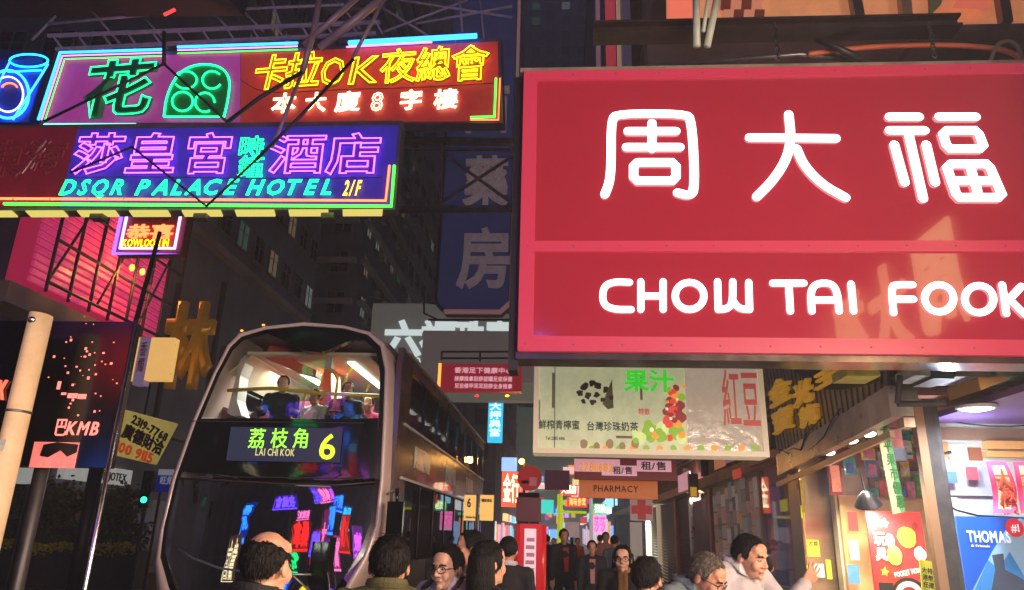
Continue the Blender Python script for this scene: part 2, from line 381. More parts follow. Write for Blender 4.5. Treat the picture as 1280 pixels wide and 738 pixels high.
b = MB(); b.tube([P2.pt(860, 80, -.35), P2.pt(1000, 68, -.3), P2.pt(1075, 76, -.3)], .03, 8)
solo(b, 'brace_pipe', STEEL2, 'bent grey brace pipe lying behind the chains on top of the red sign', 'pipe', smooth=True)
b = MB(); b.tube([P2.pt(1020, 48, -.1), P2.pt(1078, 74, -.1)], .035, 8)
solo(b, 'strut', STEEL, 'short dark diagonal strut under the beam above the red sign', 'strut', smooth=True)
for x0, x1, lab in ((866, 868, 'left pale plastic pipe crossing the beam above the red sign'), (884, 876, 'thin middle pale plastic pipe crossing the beam'), (896, 881, 'longest pale plastic pipe crossing the beam above the red sign')):
    b = MB(); b.tube([YP(6.1).pt(x0+4, -20), YP(6.1).pt(x1+3, 58 if x0 != 884 else 40)], .036 if x0 != 884 else .02, 10)
    solo(b, 'plastic_pipe', mat('pale_pipe', (176, 184, 166), .35, var=.2), lab, 'pipe', 'pale pipes crossing the beam', smooth=True)
# ================================================================ hotel neon sign
def border(P, pts, off, r, m, parent, name='neon_tube'):
    mb = MB(); mb.tube([P.pt(x, y, off) for x, y in pts], r, 6); return part(mb, name, m, parent, True)
NG = neon('neon_green', (20, 255, 130), 3.2); NP = neon('neon_purple', (214, 90, 255), 3.4); NO = neon('neon_orange', (255, 110, 60), 3.0)
NLG = neon('neon_leaf_green', (70, 255, 70), 2.4); NY = neon('neon_yellow', (255, 205, 20), 3.6); NB = neon('neon_blue', (40, 130, 255), 4.5)
NPK = neon('neon_pink', (255, 120, 190), 3.0); NCY = neon('neon_cyan', (30, 200, 255), 3.4); NW = neon('neon_cream', (255, 240, 190), 2.6); NV = neon('neon_violet', (110, 70, 255), 3.6)
NR = neon('neon_red', (255, 40, 40), 2.6)
P = YP(10.0); hu1 = P.uz(495, 240)[0]; hu0 = P.uz(-90, 240)[0]; hz0 = P.uz(300, 262)[1]; hz1 = P.uz(300, 152)[1]
hs = thing('neon_sign', 'long blue hotel neon sign with purple characters and green Latin lettering hung over the road', 'neon sign', P.w((hu0+hu1)/2, hz0, -.2))
b = MB(); b.pb(P, hu0, hu1, hz0, hz1, -.26, -.03); part(b, 'sign_box', mat('grey_sign_box', (92, 84, 100), .6, .2, var=.3), hs)
um = P.uz(85, 210)[0]
b = MB(); b.pb(P, um, hu1-.05, hz0+.06, hz1-.1, -.028, -.012); part(b, 'face_panel', mat('blue_panel', (66, 52, 186), .45, emit=(58, 44, 190), es=.2, var=.2, vs=2), hs)  # blue emission adds the purple neon's light to the panel colour
b = MB(); b.pb(P, hu0, um-.003, hz0+.06, hz1-.05, -.028, -.012); part(b, 'face_panel', mat('maroon_panel', (120, 24, 44), .5, emit=(120, 20, 44), es=.2, var=.35, vs=2), hs, label='dull maroon end panel')
for ch, x0, x1 in (('莎', 95, 152), ('皇', 160, 219), ('宮', 232, 287), ('酒', 338, 403), ('店', 410, 472)):
    writepx(ch, P, x0+1, 173, x1-1, 218, mat('violet_plate', (92, 50, 170), .5), hs, d=.0, bold=.022, depth=.03, name='character_plate')
    writepx(ch, P, x0, 172, x1, 219, NP, hs, d=.05, bold=.012 if ch == '酒' else .022, outline=.011, res=2, name='neon_character')
for ch, y0, y1 in (('時', 174, 199), ('鐘', 198, 224)): writepx(ch, P, 299, y0, 329, y1, NG, hs, d=.05, bold=.008, outline=.007, res=2, name='neon_character')
LAT = mat('green_letter_plate', (20, 120, 70), .5)
for s, x0, x1 in (('DSQR', 78, 156), ('PALACE', 172, 300), ('HOTEL', 310, 416)):
    writepx(s, P, x0, 226, x1, 245, NG, hs, d=.05, bold=.012, outline=.011, shear=.28, res=2, gap=.05, name='neon_letter')
writepx('2/F', P, 430, 227, 453, 246, NY, hs, d=.05, bold=.012, outline=.008, shear=.3, res=2, name='neon_letter')
uxx, zb_ = P.uz(60, 205)
for ch, x0, x1 in (('海', 32, 80), ('東', -14, 28)):
    writepx(ch, P, x0, 180, x1, 222, mat('unlit_tube', (150, 62, 66), .3), hs, d=.04, bold=.02, outline=.014, res=2, name='unlit_character')
border(P, [(-90, 248), (300, 250), (482, 251), (487, 207)], .05, .02, NO, hs); border(P, [(5, 255), (300, 257), (489, 258), (493, 207)], .07, .024, NLG, hs)
b = MB()
for k in range(9):
    xx = hu0+.05+k*(hu1-hu0)/9; b.hexa(V((xx, 9.98, hz0-.012)), V((xx+.62, 9.98, hz0-.012)), V((xx+.56, 10.2, hz0-.012)), V((xx-.06, 10.2, hz0-.012)), (0, 0, -.02))
part(b, 'underside_light_strip', neon('strip_light', (232, 214, 110), .75), hs)
# ================================================================ nightclub neon sign
P = PP((60, 110), 12.7, (628, 105), 11.8)
ns = thing('neon_sign', 'red nightclub neon sign with green and yellow characters and blue top tube', 'neon sign', P.pt(340, 155))
nq = [(48, 158), (74, 68), (372, 60), (626, 47), (629, 154)]
b = MB(); b.poly([P.pt(x, y, -.035) for x, y in nq], -P.n*.28); part(b, 'sign_box', mat('grey_sign_box'), ns)
b = MB(); b.poly([P.pt(x, y, -.01) for x, y in ((55, 153), (79, 73), (300, 66), (300, 153))], -P.n*.02); part(b, 'face_panel', mat('magenta_glow_panel', (190, 60, 150), .5, emit=(170, 56, 150), es=.34, var=.4, vs=1.0), ns)  # magenta and scarlet glow stand in for neon light on a plain panel
b = MB(); b.poly([P.pt(x, y, -.01) for x, y in ((301, 153), (301, 66), (372, 64), (622, 52), (624, 151))], -P.n*.02); part(b, 'face_panel', mat('scarlet_glow_panel', (200, 56, 44), .5, emit=(170, 42, 44), es=.3, var=.4, vs=1.2), ns)
GP = mat('green_plate', (12, 110, 70), .5)
writepx('花', P, 107, 82, 186, 146, GP, ns, d=.01, bold=.04, depth=.03, name='character_plate')
writepx('花', P, 107, 82, 186, 146, NG, ns, d=.06, bold=.03, outline=.015, name='neon_character')
pl = smoothpts([(205, 146), (208, 120), (222, 92), (245, 80), (275, 82), (288, 98), (285, 125), (280, 146)], 2)
b = MB(); b.poly([P.pt(x, y, .0) for x, y in pl], P.n*.03); part(b, 'character_plate', GP, ns)
b = MB(); b.tube([P.pt(x, y, .06) for x, y in pl+[pl[0]]], .02, 6)
for l in (arc(232, 100, 14, 11, 150, -150, 16), arc(265, 100, 12, 11, 40, 330, 16), arc(228, 127, 13, 12, 0, 360, 18), arc(256, 128, 12, 12, 0, 300, 16)):
    b.tube([P.pt(x, y, .06) for x, y in l], .018, 6)
part(b, 'neon_character', NG, ns, True)
for ch, x0, x1, y0, y1 in (('卡', 318, 356, 74, 114), ('拉', 357, 398, 71, 112), ('O', 403, 432, 74, 108), ('K', 438, 474, 72, 106), ('夜', 476, 518, 66, 106), ('總', 521, 561, 64, 104), ('會', 565, 608, 62, 103)):
    writepx(ch, P, x0, y0, x1, y1, mat('olive_yellow_plate', (150, 116, 14), .5), ns, d=.005, bold=.024, depth=.03, name='character_plate', shear=.1 if x0 < 470 else 0)
    writepx(ch, P, x0, y0, x1, y1, NY, ns, d=.06, bold=0 if ch == '夜' else .012, outline=.013, shear=.1 if x0 < 470 else 0, res=2, name='neon_character')
for ch, x0, x1 in (('本', 341, 369), ('大', 382, 407), ('廈', 420, 449), ('8', 465, 480), ('字', 500, 527), ('樓', 543, 571)):
    dy = -(x0-340)*.025
    writepx(ch, P, x0, 120+dy, x1, 143+dy, NW, ns, d=.05, bold=.004, outline=.012, res=2, name='neon_character')
for off, m_, r_, dy in ((.10, NB, .028, -4), (.06, NPK, .014, 0), (.04, NLG, .012, 4)):
    border(P, [(52+dy, 150), (78+dy*.7, 70+dy), (205, 66+dy)], off, r_, m_, ns)
    border(P, [(222, 63+dy), (372, 58+dy)], off, r_, m_, ns)
border(P, [(436, 54), (596, 45)], .12, .05, NB, ns); border(P, [(433, 59), (540, 53)], .08, .016, NPK, ns)
border(P, [(588, 147), (618, 146), (620, 98)], .05, .022, NLG, ns); border(P, [(588, 150), (623, 150), (625, 98)], .06, .014, NO, ns)
border(P, [(56, 157), (170, 157)], .07, .045, neon('neon_mint', (120, 255, 205), 1.6), ns)
HD = mat('glass_holder', (150, 140, 150), .3)
for PQ, par, lst in ((YP(10.0), hs, [(x_, y_) for x_ in range(20, 480, 46) for y_ in (251, 258)]), (P, ns, [(x_, 64-(x_-80)*.02) for x_ in range(90, 600, 40)])):
    for x_, y_ in lst: b = MB(); q = PQ.pt(x_, y_, 0); b.tube([q, q+PQ.n*.07], .012, 6); part(b, 'tube_holder', HD, par)
b = MB(); b.tube([P.pt(x_, y_, .04) for x_, y_ in smoothpts([(300, 100), (330, 118), (420, 112), (520, 110), (618, 104)], 2)], .008, 5); part(b, 'cable', BLACK, ns, True)
b = MB(); b.tube([YP(10).pt(x_, y_, .03) for x_, y_ in smoothpts([(90, 222), (200, 221), (330, 224), (478, 222)], 2)], .007, 5); part(b, 'cable', BLACK, hs, True)
for x_ in (110, 240, 400): b = MB(); uu = YP(10).rect(x_, 262, x_+16, 268); b.box(uu[0], uu[1], 10.05, 10.2, hz0-.12, hz0-.035); part(b, 'transformer_box', STEEL2, hs)
# ================================================================ blue ring sign at far left
P = YP(13.2)
rs = thing('neon_sign', 'blue neon sign shaped like a tilted jar with a ring at the left edge', 'neon sign', P.pt(20, 150))
b = MB(); b.poly([P.pt(x, y, -.3) for x, y in ((-60, 160), (-30, 66), (64, 74), (42, 160))], P.n*.22); part(b, 'sign_box', mat('deep_blue_panel', (24, 30, 130), .5, var=.2), rs)
b = MB(); b.poly([P.pt(x, y, -.05) for x, y in ((-50, 154), (-22, 72), (58, 80), (36, 154))], P.n*.03); part(b, 'face_panel', mat('blue_panel2', (30, 60, 190), .5), rs)
for l, r_, m_ in ((arc(36, 76, 24, 8, 0, 360, 24), .02, NCY), ([(12, 78), (-25, 150)], .02, NB), ([(60, 80), (53, 92), (16, 150)], .024, NB), ([(52, 88), (10, 90)], .02, NCY), (arc(10, 118, 26, 30, 0, 360, 28), .03, NB), (arc(10, 118, 19, 22, 0, 360, 28), .018, neon('neon_white', (200, 220, 255), 2.6)), (arc(12, 112, 10, 8, 20, 160, 8), .02, NO)):
    b = MB(); b.tube([P.pt(x, y, .03) for x, y in l], r_, 6); part(b, 'neon_tube', m_, rs, True)
# ================================================================ small purple framed sign under the hotel sign
P = YP(18.5); u0, u1, z0, z1 = P.rect(149, 262, 230, 318)
s = thing('neon_sign', 'small purple framed neon sign with orange characters under the hotel sign', 'neon sign', P.w((u0+u1)/2, z0))
b = MB(); b.pb(P, u0, u1, z0, z1, -.35, -.03); part(b, 'sign_box', mat('rust_panel', (150, 50, 40), .6), s)
for k, q in ((0, .05), (.16, .04)):
    b = MB(); c_ = [P.w(u0+k, z1-k, .05), P.w(u0+k, z0+k, .05), P.w(u1-k, z0+k, .05), P.w(u1-k, z1-k, .05)]; b.tube(c_, q, 6); part(b, 'neon_tube', NV if k == 0 else neon('neon_lilac', (210, 170, 255), 2.4), s, True)
writepx('恭喜', P, 160, 283, 216, 300, NO, s, d=.06, bold=.0, outline=.02, res=2, name='neon_character')
writepx('KOWLOON IN', P, 155, 300, 212, 309, NY, s, d=.06, bold=.01, depth=.02, joined=True)
# ================================================================ truss and brace rods
def rods(name, label, cat, lines, m, P, group=None):
    t_ = thing(name, label, cat, P.pt(*lines[0][0][:2]), group)
    for l in lines:
        r_ = l[-1]; b = MB(); b.tube([P.pt(x, y) for x, y in l[:-1]], r_, 6); part(b, 'rod', m, t_, True)
    return t_
DR = mat('dark_rod', (40, 34, 44), .5, .5)
rods('steel_bracing', 'dark brace rods crossing in front of the hotel sign', 'steel frame', [[(205, 80), (55, 152), .022], [(205, 80), (284, 153), .022], [(284, 153), (325, 122), (378, 90), .032], [(88, 216), (165, 184), .018], [(165, 184), (258, 258), .018], [(258, 258), (320, 200), .018], [(320, 200), (375, 146), (442, 74), .026], [(205, 80), (205, 40), .03]], DR, YP(9.4))
rods('steel_bracing', 'thick diagonal steel braces rising to the top edge over the nightclub sign', 'steel frame', [[(378, 90), (392, 40), (402, -20), .05], [(380, 56), (460, -15), .05], [(400, 60), (500, -20), .07], [(340, 185), (378, 90), .03], [(440, 74), (485, -10), .03]], mat('mauve_steel', (140, 116, 136), .45, .2, var=.3), YP(9.8))
TRS = mat('pale_truss', (176, 164, 188), .5, var=.3)
P = YP(13.6); tr = thing('roof_truss', 'long lattice truss above the nightclub sign', 'truss', P.pt(260, 45))
for a, c in (((60, 45), (475, 28)), ((70, 62), (470, 42))):
    b = MB(); b.beam(P.pt(*a), P.pt(*c), .07); part(b, 'chord', TRS, tr)
for k in range(14):
    f = k/13; b = MB(); b.beam(P.pt(66+f*404, 45-f*17, .02), P.pt(78+f*400, 61-f*19, .02), .04); part(b, 'web_bar', TRS, tr)
rods('steel_bracing', 'thin grey stays behind the lattice truss at top left', 'steel frame', [[(110, 8), (150, 55), .03], [(150, 55), (120, 70), .03], [(250, 0), (285, 35), .03], [(470, 5), (560, 60), .03], [(575, 0), (578, 40), .03], [(480, 40), (585, 0), .03], [(340, 0), (352, 38), .03], [(60, 30), (240, 14), .035], [(240, 14), (430, 6), .035], [(40, 50), (70, 20), .03], [(180, 22), (205, 50), .025], [(300, 10), (330, 40), .025], [(420, 0), (450, 36), .025], [(500, 0), (640, 22), .03], [(520, 30), (640, 8), .03], [(600, 0), (606, 60), .025]], TRS, YP(14.2))
b = MB(); b.beam(YP(15).pt(-30, -6), YP(13).pt(300, -14), .7, .9); b.beam(YP(15).pt(-30, -30), YP(13).pt(300, -40), .7, .9); solo(b, 'billboard', mat('sign_back', (34, 24, 34), .6, var=.3), 'dark underside of another sign cut by the top left edge', 'sign')
b = MB(); b.beam(YP(12.9).pt(205, 19), YP(12.9).pt(219, 12), .05); solo(b, 'warning_light', neon('red_lamp', (255, 60, 60), 1.6), 'small red tube light above the lattice truss', 'light')
# truss in front of pharmacy sign
P = YP(13.0); tr = thing('steel_gantry', 'grey steel bracket frame crossing the blue pharmacy sign', 'steel frame', P.pt(560, 260))
for k, (a, c, w_) in enumerate((((490, 176), (652, 178), .12), ((490, 186), (652, 188), .05), ((498, 262), (652, 261), .11), ((552, 180), (549, 262), .07), ((516, 188), (512, 240), .06), ((512, 236), (530, 262), .05), ((560, 196), (645, 258), .05), ((546, 257), (640, 196), .05))):
    b = MB(); b.beam(P.pt(*a, .003*k), P.pt(*c, .003*k), w_); part(b, 'bar', STEEL2, tr)
# blue pharmacy sign
P = YP(16.0); u0, u1, z0, z1 = P.rect(549, 150, 642, 390); z1 += 5.5
s = thing('pharmacy_sign', 'tall unlit blue sign with two grey tubular characters', 'sign', P.w((u0+u1)/2, z0))
mbx = MB(); c4 = .25
outl = [P.w(u0+c4, z0, 0), P.w(u1-c4, z0), P.w(u1, z0+c4), P.w(u1, z1), P.w(u0, z1), P.w(u0, z0+c4)]
mbx.poly([p-P.n*.5 for p in outl], P.n*.46); part(mbx, 'sign_box', mat('blue_steel_box', (90, 84, 92), .5, .3, var=.2), s)
mbx = MB(); c4 = .25; t = .08
mbx.poly([P.w(u0+c4, z0+t, -.035), P.w(u1-c4, z0+t, -.035), P.w(u1-t, z0+c4, -.035), P.w(u1-t, z1-t, -.035), P.w(u0+t, z1-t, -.035), P.w(u0+t, z0+c4, -.035)], P.n*.02)
part(mbx, 'face_panel', mat('slate_blue_panel', (52, 56, 104), .5, var=.4, vs=.9, emit=(56, 60, 104), es=.16), s)  # faint emission brightens panel, frame and letters of this unlit sign
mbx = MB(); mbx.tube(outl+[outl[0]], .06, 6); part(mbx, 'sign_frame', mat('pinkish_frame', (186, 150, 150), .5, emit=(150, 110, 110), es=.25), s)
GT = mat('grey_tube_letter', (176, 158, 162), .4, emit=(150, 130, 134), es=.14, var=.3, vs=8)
writepx('西', P, 578, 112, 634, 168, GT, s, d=.1, bold=.02, depth=.15, name='character'); writepx('藥', P, 580, 202, 632, 260, GT, s, d=.1, bold=.02, depth=.15, name='character'); writepx('房', P, 572, 292, 636, 362, GT, s, d=.1, bold=.02, depth=.15, name='character')
# grey lightbox with white characters, and panels beside it
P = YP(28.0); u0, u1, z0, z1 = P.rect(461, 380, 700, 500)
s = thing('lightbox_sign', 'big grey lightbox sign with bright white character row behind the bus roof', 'sign', P.w((u0+u1)/2, z0))
b = MB(); b.pb(P, u0, u1, z0, z1, -.6, 0); part(b, 'sign_box', mat('greygreen_lightbox', (128, 134, 128), .5, emit=(118, 126, 120), es=.2, var=.2, vs=.5), s)
NWH = neon('letter_white', (225, 238, 238), .6)
writepx('六', P, 480, 404, 524, 446, NWH, s, d=.05, bold=.04, depth=.06, name='character')
writepx('福', P, 526, 404, 568, 446, NWH, s, d=.05, bold=.04, depth=.06, name='character'); writepx('珠寶', P, 570, 404, 640, 446, NWH, s, d=.05, bold=.04, depth=.06, name='character')
writepx('1950', P, 500, 447, 526, 458, NWH, s, d=.05, bold=.01, depth=.03, joined=True)
P = YP(26.5); u0, u1, z0, z1 = P.rect(527, 414, 700, 478)
b = MB(); b.pb(P, u0, u1, z0, z1, -.4, 0); solo(b, 'blank_sign', mat('blank_grey_sign', (118, 112, 112), .6, emit=(110, 104, 104), es=.25, var=.2, vs=.6), 'plain blank grey sign in front of the white character lightbox', 'sign')
P = YP(22); rods('steel_gantry', 'thin dark hanging frame below the blue pharmacy sign', 'steel frame', [[(530, 378), (640, 392), .03], [(530, 378), (530, 392), .03], [(530, 392), (548, 400), .03], [(535, 400), (650, 400), .035], [(552, 440), (640, 440), .03], [(552, 448), (640, 448), .03], [(552, 440), (552, 450), .03], [(600, 440), (600, 452), .03]], DR, P)
P = YP(20); u0, u1, z0, z1 = P.rect(551, 455, 652, 489)
s = thing('hanging_sign', 'dark red hanging sign with rows of pale characters and orange glowing edge', 'sign', P.w((u0+u1)/2, z0))
b = MB(); b.pb(P, u0, u1, z0, z1, -.3, 0); part(b, 'sign_box', mat('crimson_panel', (150, 34, 44), .5, emit=(150, 34, 46), es=.45), s)
writepx('香港足下健康中心', P, 568, 460, 640, 467, mat('pale_print', (230, 180, 190), .6, emit=(230, 180, 190), es=.5), s, d=.01, joined=True)
writepx('按摩推拿刮痧拔罐足底保健', P, 568, 471, 640, 477, MATS['pale_print'], s, d=.01, joined=True); writepx('足浴修甲采耳刮痧全身推拿', P, 568, 480, 640, 486, MATS['pale_print'], s, d=.01, joined=True)
b = MB(); b.pb(P, u0-.08, u0-.01, z0, z1, -.2, .03); part(b, 'glowing_edge', neon('edge_orange', (255, 150, 60), 1.6), s)
for k in range(2):
    b = MB(); q = P.pt((596, 634)[k], 495, .0); b.sph(q, .06, .06, .03, 8); part(b, 'marker_light', NR if k == 0 else NY, s)
# ================================================================ buildings
CONC = mat('dark_concrete', (112, 112, 126), .8, var=.35, vs=.35); CONC2 = mat('warm_concrete', (150, 132, 126), .8, var=.35, vs=.3); CONC3 = mat('grey_concrete', (160, 156, 152), .8, var=.3, vs=.4)
FR = mat('window_frame', (120, 116, 116), .5, .3); GD = mat('dark_pane', (22, 24, 34), .08, spec=.8)
LIT = [mat('pane_dim_warm', (90, 70, 50), .4, emit=(220, 190, 150), es=.10), mat('pane_cool', (90, 100, 100), .4, emit=(190, 205, 200), es=.14), mat('pane_green', (60, 90, 70), .4, emit=(120, 170, 150), es=.08)]
def window_meshes(w, h):
    Z = Plane((0, 0, 0), (1, 0)); f = MB(); f.ring(Z, -w/2, w/2, 0, h, .07, 0, .09); f.pb(Z, -.03, .03, .07, h-.07, .01, .07); f.pb(Z, -w/2-.08, w/2+.08, -.09, -.003, 0, .2); f.pb(Z, -w/2+.07, w/2-.07, h*.62, h*.62+.04, .012, .06)
    g_ = MB(); g_.pb(Z, -w/2+.07, w/2-.07, .07, h-.07, .004, .03)
    return f.mesh('window'), [g_.mesh('pane') for _ in range(5)]
def fill_windows(b, P, u0, u1, z0, z1, nu, nz, w, h, lit=.12, skip=None, style=0):
    fm, pm = window_meshes(w, h); fm.materials.append(FR)
    for m_, x in zip(pm, [GD]+LIT+[GD]): m_.materials.append(x)
    R = Matrix((( P.rt.x, -P.n.x, 0), (P.rt.y, -P.n.y, 0), (0, 0, 1))).to_4x4()
    for i in range(nu):
        for j in range(nz):
            u = u0+(i+.5)*(u1-u0)/nu; z = z0+(j+.5)*(z1-z0)/nz-h/2
            if skip and skip(i, j): continue
            o = bpy.data.objects.new('window', fm); col.objects.link(o); o.parent = b; q = P.w(u, z, .003); o.matrix_local = Matrix.Translation(q-wloc(b))@R; WL[o.name] = q
            k = 0 if random.random() > lit else random.choice([1, 2, 2, 3])
            p = bpy.data.objects.new('pane', pm[k]); col.objects.link(p); p.parent = o; WL[p.name] = q
def building(label, x0, x1, y0, y1, h, m, cat='building', base=0):
    b = thing('building', label, cat, ((x0+x1)/2, (y0+y1)/2, base)); w_ = MB(); w_.box(x0, x1, y0, y1, base-.14, h); part(w_, 'wall', m, b)
    r = MB(); r.box(x0-.15, x1+.15, y0-.15, y1+.15, h+.002, h+.5); part(r, 'parapet', m, b); return b
def slabs(b, P, u0, u1, zs, m, d=.35, t=.18):
    for z in zs:
        w_ = MB(); w_.pb(P, u0, u1, z, z+t, .002, d); part(w_, 'floor_ledge', m, b)
acm = None
def aircons(P, spots, label):
    global acm
    for u, z in spots:
        q = P.w(u, z)
        if acm is None:
            root = thing('air_conditioner', label, 'air conditioner', q, 'air conditioners on the facades'); acm = root
        R = Matrix(((P.rt.x, -P.n.x, 0), (P.rt.y, -P.n.y, 0), (0, 0, 1))).to_4x4(); Z = Plane((0, 0, 0), (1, 0))
        t_ = thing('air_conditioner', label, 'air conditioner', q, 'air conditioners on the facades') if acm.children else acm
        if not t_.children:
            t_.matrix_world = Matrix.Translation(q)@R; sv = WL[t_.name]; WL[t_.name] = V((0, 0, 0))
            if t_ is acm:
                b = MB(); b.pb(Z, -.35, .35, 0, .45, .003, .4); part(b, 'casing', mat('aircon_case', (170, 166, 158), .6, var=.3), t_, origin=(0, 0, 0))
                b = MB()
                for k in range(5): b.pb(Z, -.3, .3, .06+k*.07, .09+k*.07, .401, .42)
                part(b, 'grille', STEEL, t_, origin=(0, 0, 0))
            else:
                for c_ in acm.children: n_ = c_.copy(); col.objects.link(n_); n_.parent = t_
            WL[t_.name] = q
# corner block on the left (side face X=-16)
L1 = building('dark corner block at far left with pink lit ribbed cladding', -40, -16, 22.6, 44, 34, CONC)
PL = XL(-16); PF = YP(22.6)
fill_windows(L1, PL, 30, 44, 14, 33, 7, 6, 1.3, 1.5, .15); fill_windows(L1, PF, -30, -16.5, 14.5, 33, 7, 6, 1.3, 1.5, .12)
slabs(L1, PL, 22.6, 44, [5.0, 13.6], CONC2, .5, .3)
# dim shop fronts of the corner block
for k, (u0, u1, nm) in enumerate(((22.8, 26.2, 0), (26.6, 30, 1), (30.4, 35, 1), (35.4, 41, 0))):
    b = MB(); b.pb(PL, u0, u1, .1, 2.6, .003, .05); part(b, 'shop_window', mat('dim_shop_glass', (30, 28, 32), .15, emit=(120, 90, 70), es=.06, var=.5), L1)
s = thing('fascia_sign', 'pale lit fascia sign on the dark corner block behind the hedge', 'sign', PL.pt(120, 595), 'pale fascias')
P = XL(-15.7); u0, u1, z0, z1 = P.rect(80, 586, 165, 604); z0, z1 = 3.0, 3.55
b = MB(); b.pb(P, u0, u1, z0, z1, -.25, 0); part(b, 'sign_box', mat('pale_fascia', (170, 170, 165), .5, emit=(180, 180, 175), es=.38, var=.3, vs=2), s)
writepx('旺角HOTEX', P, 118, 589, 158, 602, BLACK, s, d=.01, joined=True)
s['label'] = 'long pale lit fascia sign with dark letters on the corner block'; del s['group']
P = YP(20.5); u0, u1, z0, z1 = P.rect(20, 585, 50, 605)
s = thing('fascia_sign', 'small pale lit sign beside the tall pale post at far left', 'sign', P.w(u0, z0)); b = MB(); b.pb(P, u0, u1, z0, z1, -.25, 0); part(b, 'sign_box', MATS['pale_fascia'], s)
b = MB(); b.tube([P.w((u0+u1)/2, -.12, -.12), P.w((u0+u1)/2, z0+.02, -.12)], .05, 8); part(b, 'post', STEEL, s)
# pink ribbed billboard on the block
P = XL(-15.2); u0, u1 = P.uz(40, 330)[0], P.uz(212, 330)[0]; z0, z1 = 8.2, 13.4
s = thing('ribbed_billboard', 'pink lit ribbed cladding behind a steel cage under the hotel sign', 'billboard', P.w((u0+u1)/2, z0))
PK = mat('pink_lit_cladding', (226, 96, 150), .4, emit=(240, 60, 140), es=.26, var=.25, vs=1.5)  # pink neon light falling on the cladding, put into its colour and emission
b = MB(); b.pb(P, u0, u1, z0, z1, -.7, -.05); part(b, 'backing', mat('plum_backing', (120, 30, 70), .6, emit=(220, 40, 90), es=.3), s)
n = 22
for k in range(n):
    z_ = z0+.05+k*(z1-z0-.1)/n; b = MB(); b.pb(P, u0+.02, u1-.02, z_, z_+(z1-z0)/n*.6, -.048, .04); part(b, 'slat', PK, s)
PR = XL(-14.6)
for k in range(8):
    f = u0+(u1-u0)*k/7; b = MB(); b.tube([PR.w(f, z0-.3), PR.w(f, z1+.2)], .05, 6); part(b, 'cage_bar', DR, s)
for k in range(5):
    z_ = z0+(z1-z0)*k/4; b = MB(); b.tube([PR.w(u0, z_), PR.w(u1, z_)], .05, 6); part(b, 'cage_bar', DR, s)
for k in range(3):
    b = MB(); b.tube([PR.w(u0+(u1-u0)*k/3, z0), PR.w(u0+(u1-u0)*(k+1)/3, z1)], .04, 6); part(b, 'cage_bar', DR, s)
b = MB(); b.pb(XL(-14.9), u0-1.0, u1+1.5, z0-.9, z0-.3, -1.05, 0); part(b, 'ledge', CONC2, s)
for k, (x, y) in enumerate(((165, 335), (178, 340))):
    b = MB(); q = XL(-14.4).pt(x, y); b.sph(q, .09, .09, .13, 10); solo(b, 'lantern', neon('amber_lamp', (255, 150, 60), 3), ('left', 'right')[k]+' amber lamp of the pair below the small purple sign', 'lamp'); lamp('POINT', 'lantern_light', None, q+V((.3, -.3, -.2)), 90, (255, 170, 80), .12)
# tower, apartment block, far buildings left
L2 = building('dark tower with faint lit windows behind the bus', -34, -14, 47, 62, 60, CONC)
fill_windows(L2, XL(-14), 47, 62, 6, 45, 6, 13, 1.3, 1.6, .3); fill_windows(L2, YP(47), -24, -14.3, 6, 45, 4, 13, 1.3, 1.6, .08)
slabs(L2, XL(-14), 47, 62, [7.4+3*k for k in range(16)], CONC3, .45, .3); slabs(L2, YP(47), -24, -14.3, [7.4+3*k for k in range(16)], CONC3, .45, .3)
L3 = building('grey apartment block with ledges beyond the dark tower', -34, -15, 66, 100, 40, CONC3)
fill_windows(L3, XL(-15), 66, 100, 8, 38, 10, 9, 1.9, 1.6, .1); slabs(L3, XL(-15), 66, 100, [7.5+k*3.33 for k in range(10)], CONC3, .7, .5)
fill_windows(L3, YP(66), -24, -15.2, 8, 38, 3, 9, 1.9, 1.6, .1)
L4 = building('tall block at the far end on the left side of the street', -36, -9, 104, 150, 120, CONC2)
fill_windows(L4, XL(-9), 104, 150, 10, 110, 7, 18, 3, 3, .2); fill_windows(L4, YP(104), -30, -9.5, 10, 110, 6, 20, 2.2, 2.4, .12)
L5 = building('distant tower closing the street view', -14, 20, 175, 190, 170, CONC)
fill_windows(L5, YP(175), -14, 16, 12, 165, 7, 30, 2.4, 2.8, .2)
L6 = building('broad building closing the street behind the camera', -60, 40, -60, -40, 60, CONC2)
# block above the signs
fill_z = 0
L7 = building('added grey green block standing in for haze glow down the pavement', -9, 4.3, 150, 160, 26, mat('far_haze_glow', (130, 140, 128), .6, emit=(130, 142, 128), es=.16, var=.4, vs=.1))  # added block; its faint emission imitates pale haze glow at the street end
rq = random.Random(77)
SHC = ((235, 240, 235), (250, 200, 200), (255, 120, 130), (150, 230, 220), (255, 225, 150), (200, 160, 255), (120, 190, 255), (255, 150, 90))
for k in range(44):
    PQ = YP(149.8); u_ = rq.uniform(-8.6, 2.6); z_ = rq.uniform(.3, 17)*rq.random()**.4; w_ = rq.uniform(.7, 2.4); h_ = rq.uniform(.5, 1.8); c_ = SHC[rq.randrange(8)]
    b = MB(); b.pb(PQ, u_, u_+w_, z_, z_+h_, .002+.01*k, .006+.01*k); part(b, 'lit_window', mat('lw_%d_%d' % (c_[1], c_[2]), c_, .5, emit=c_, es=1.1), L7)
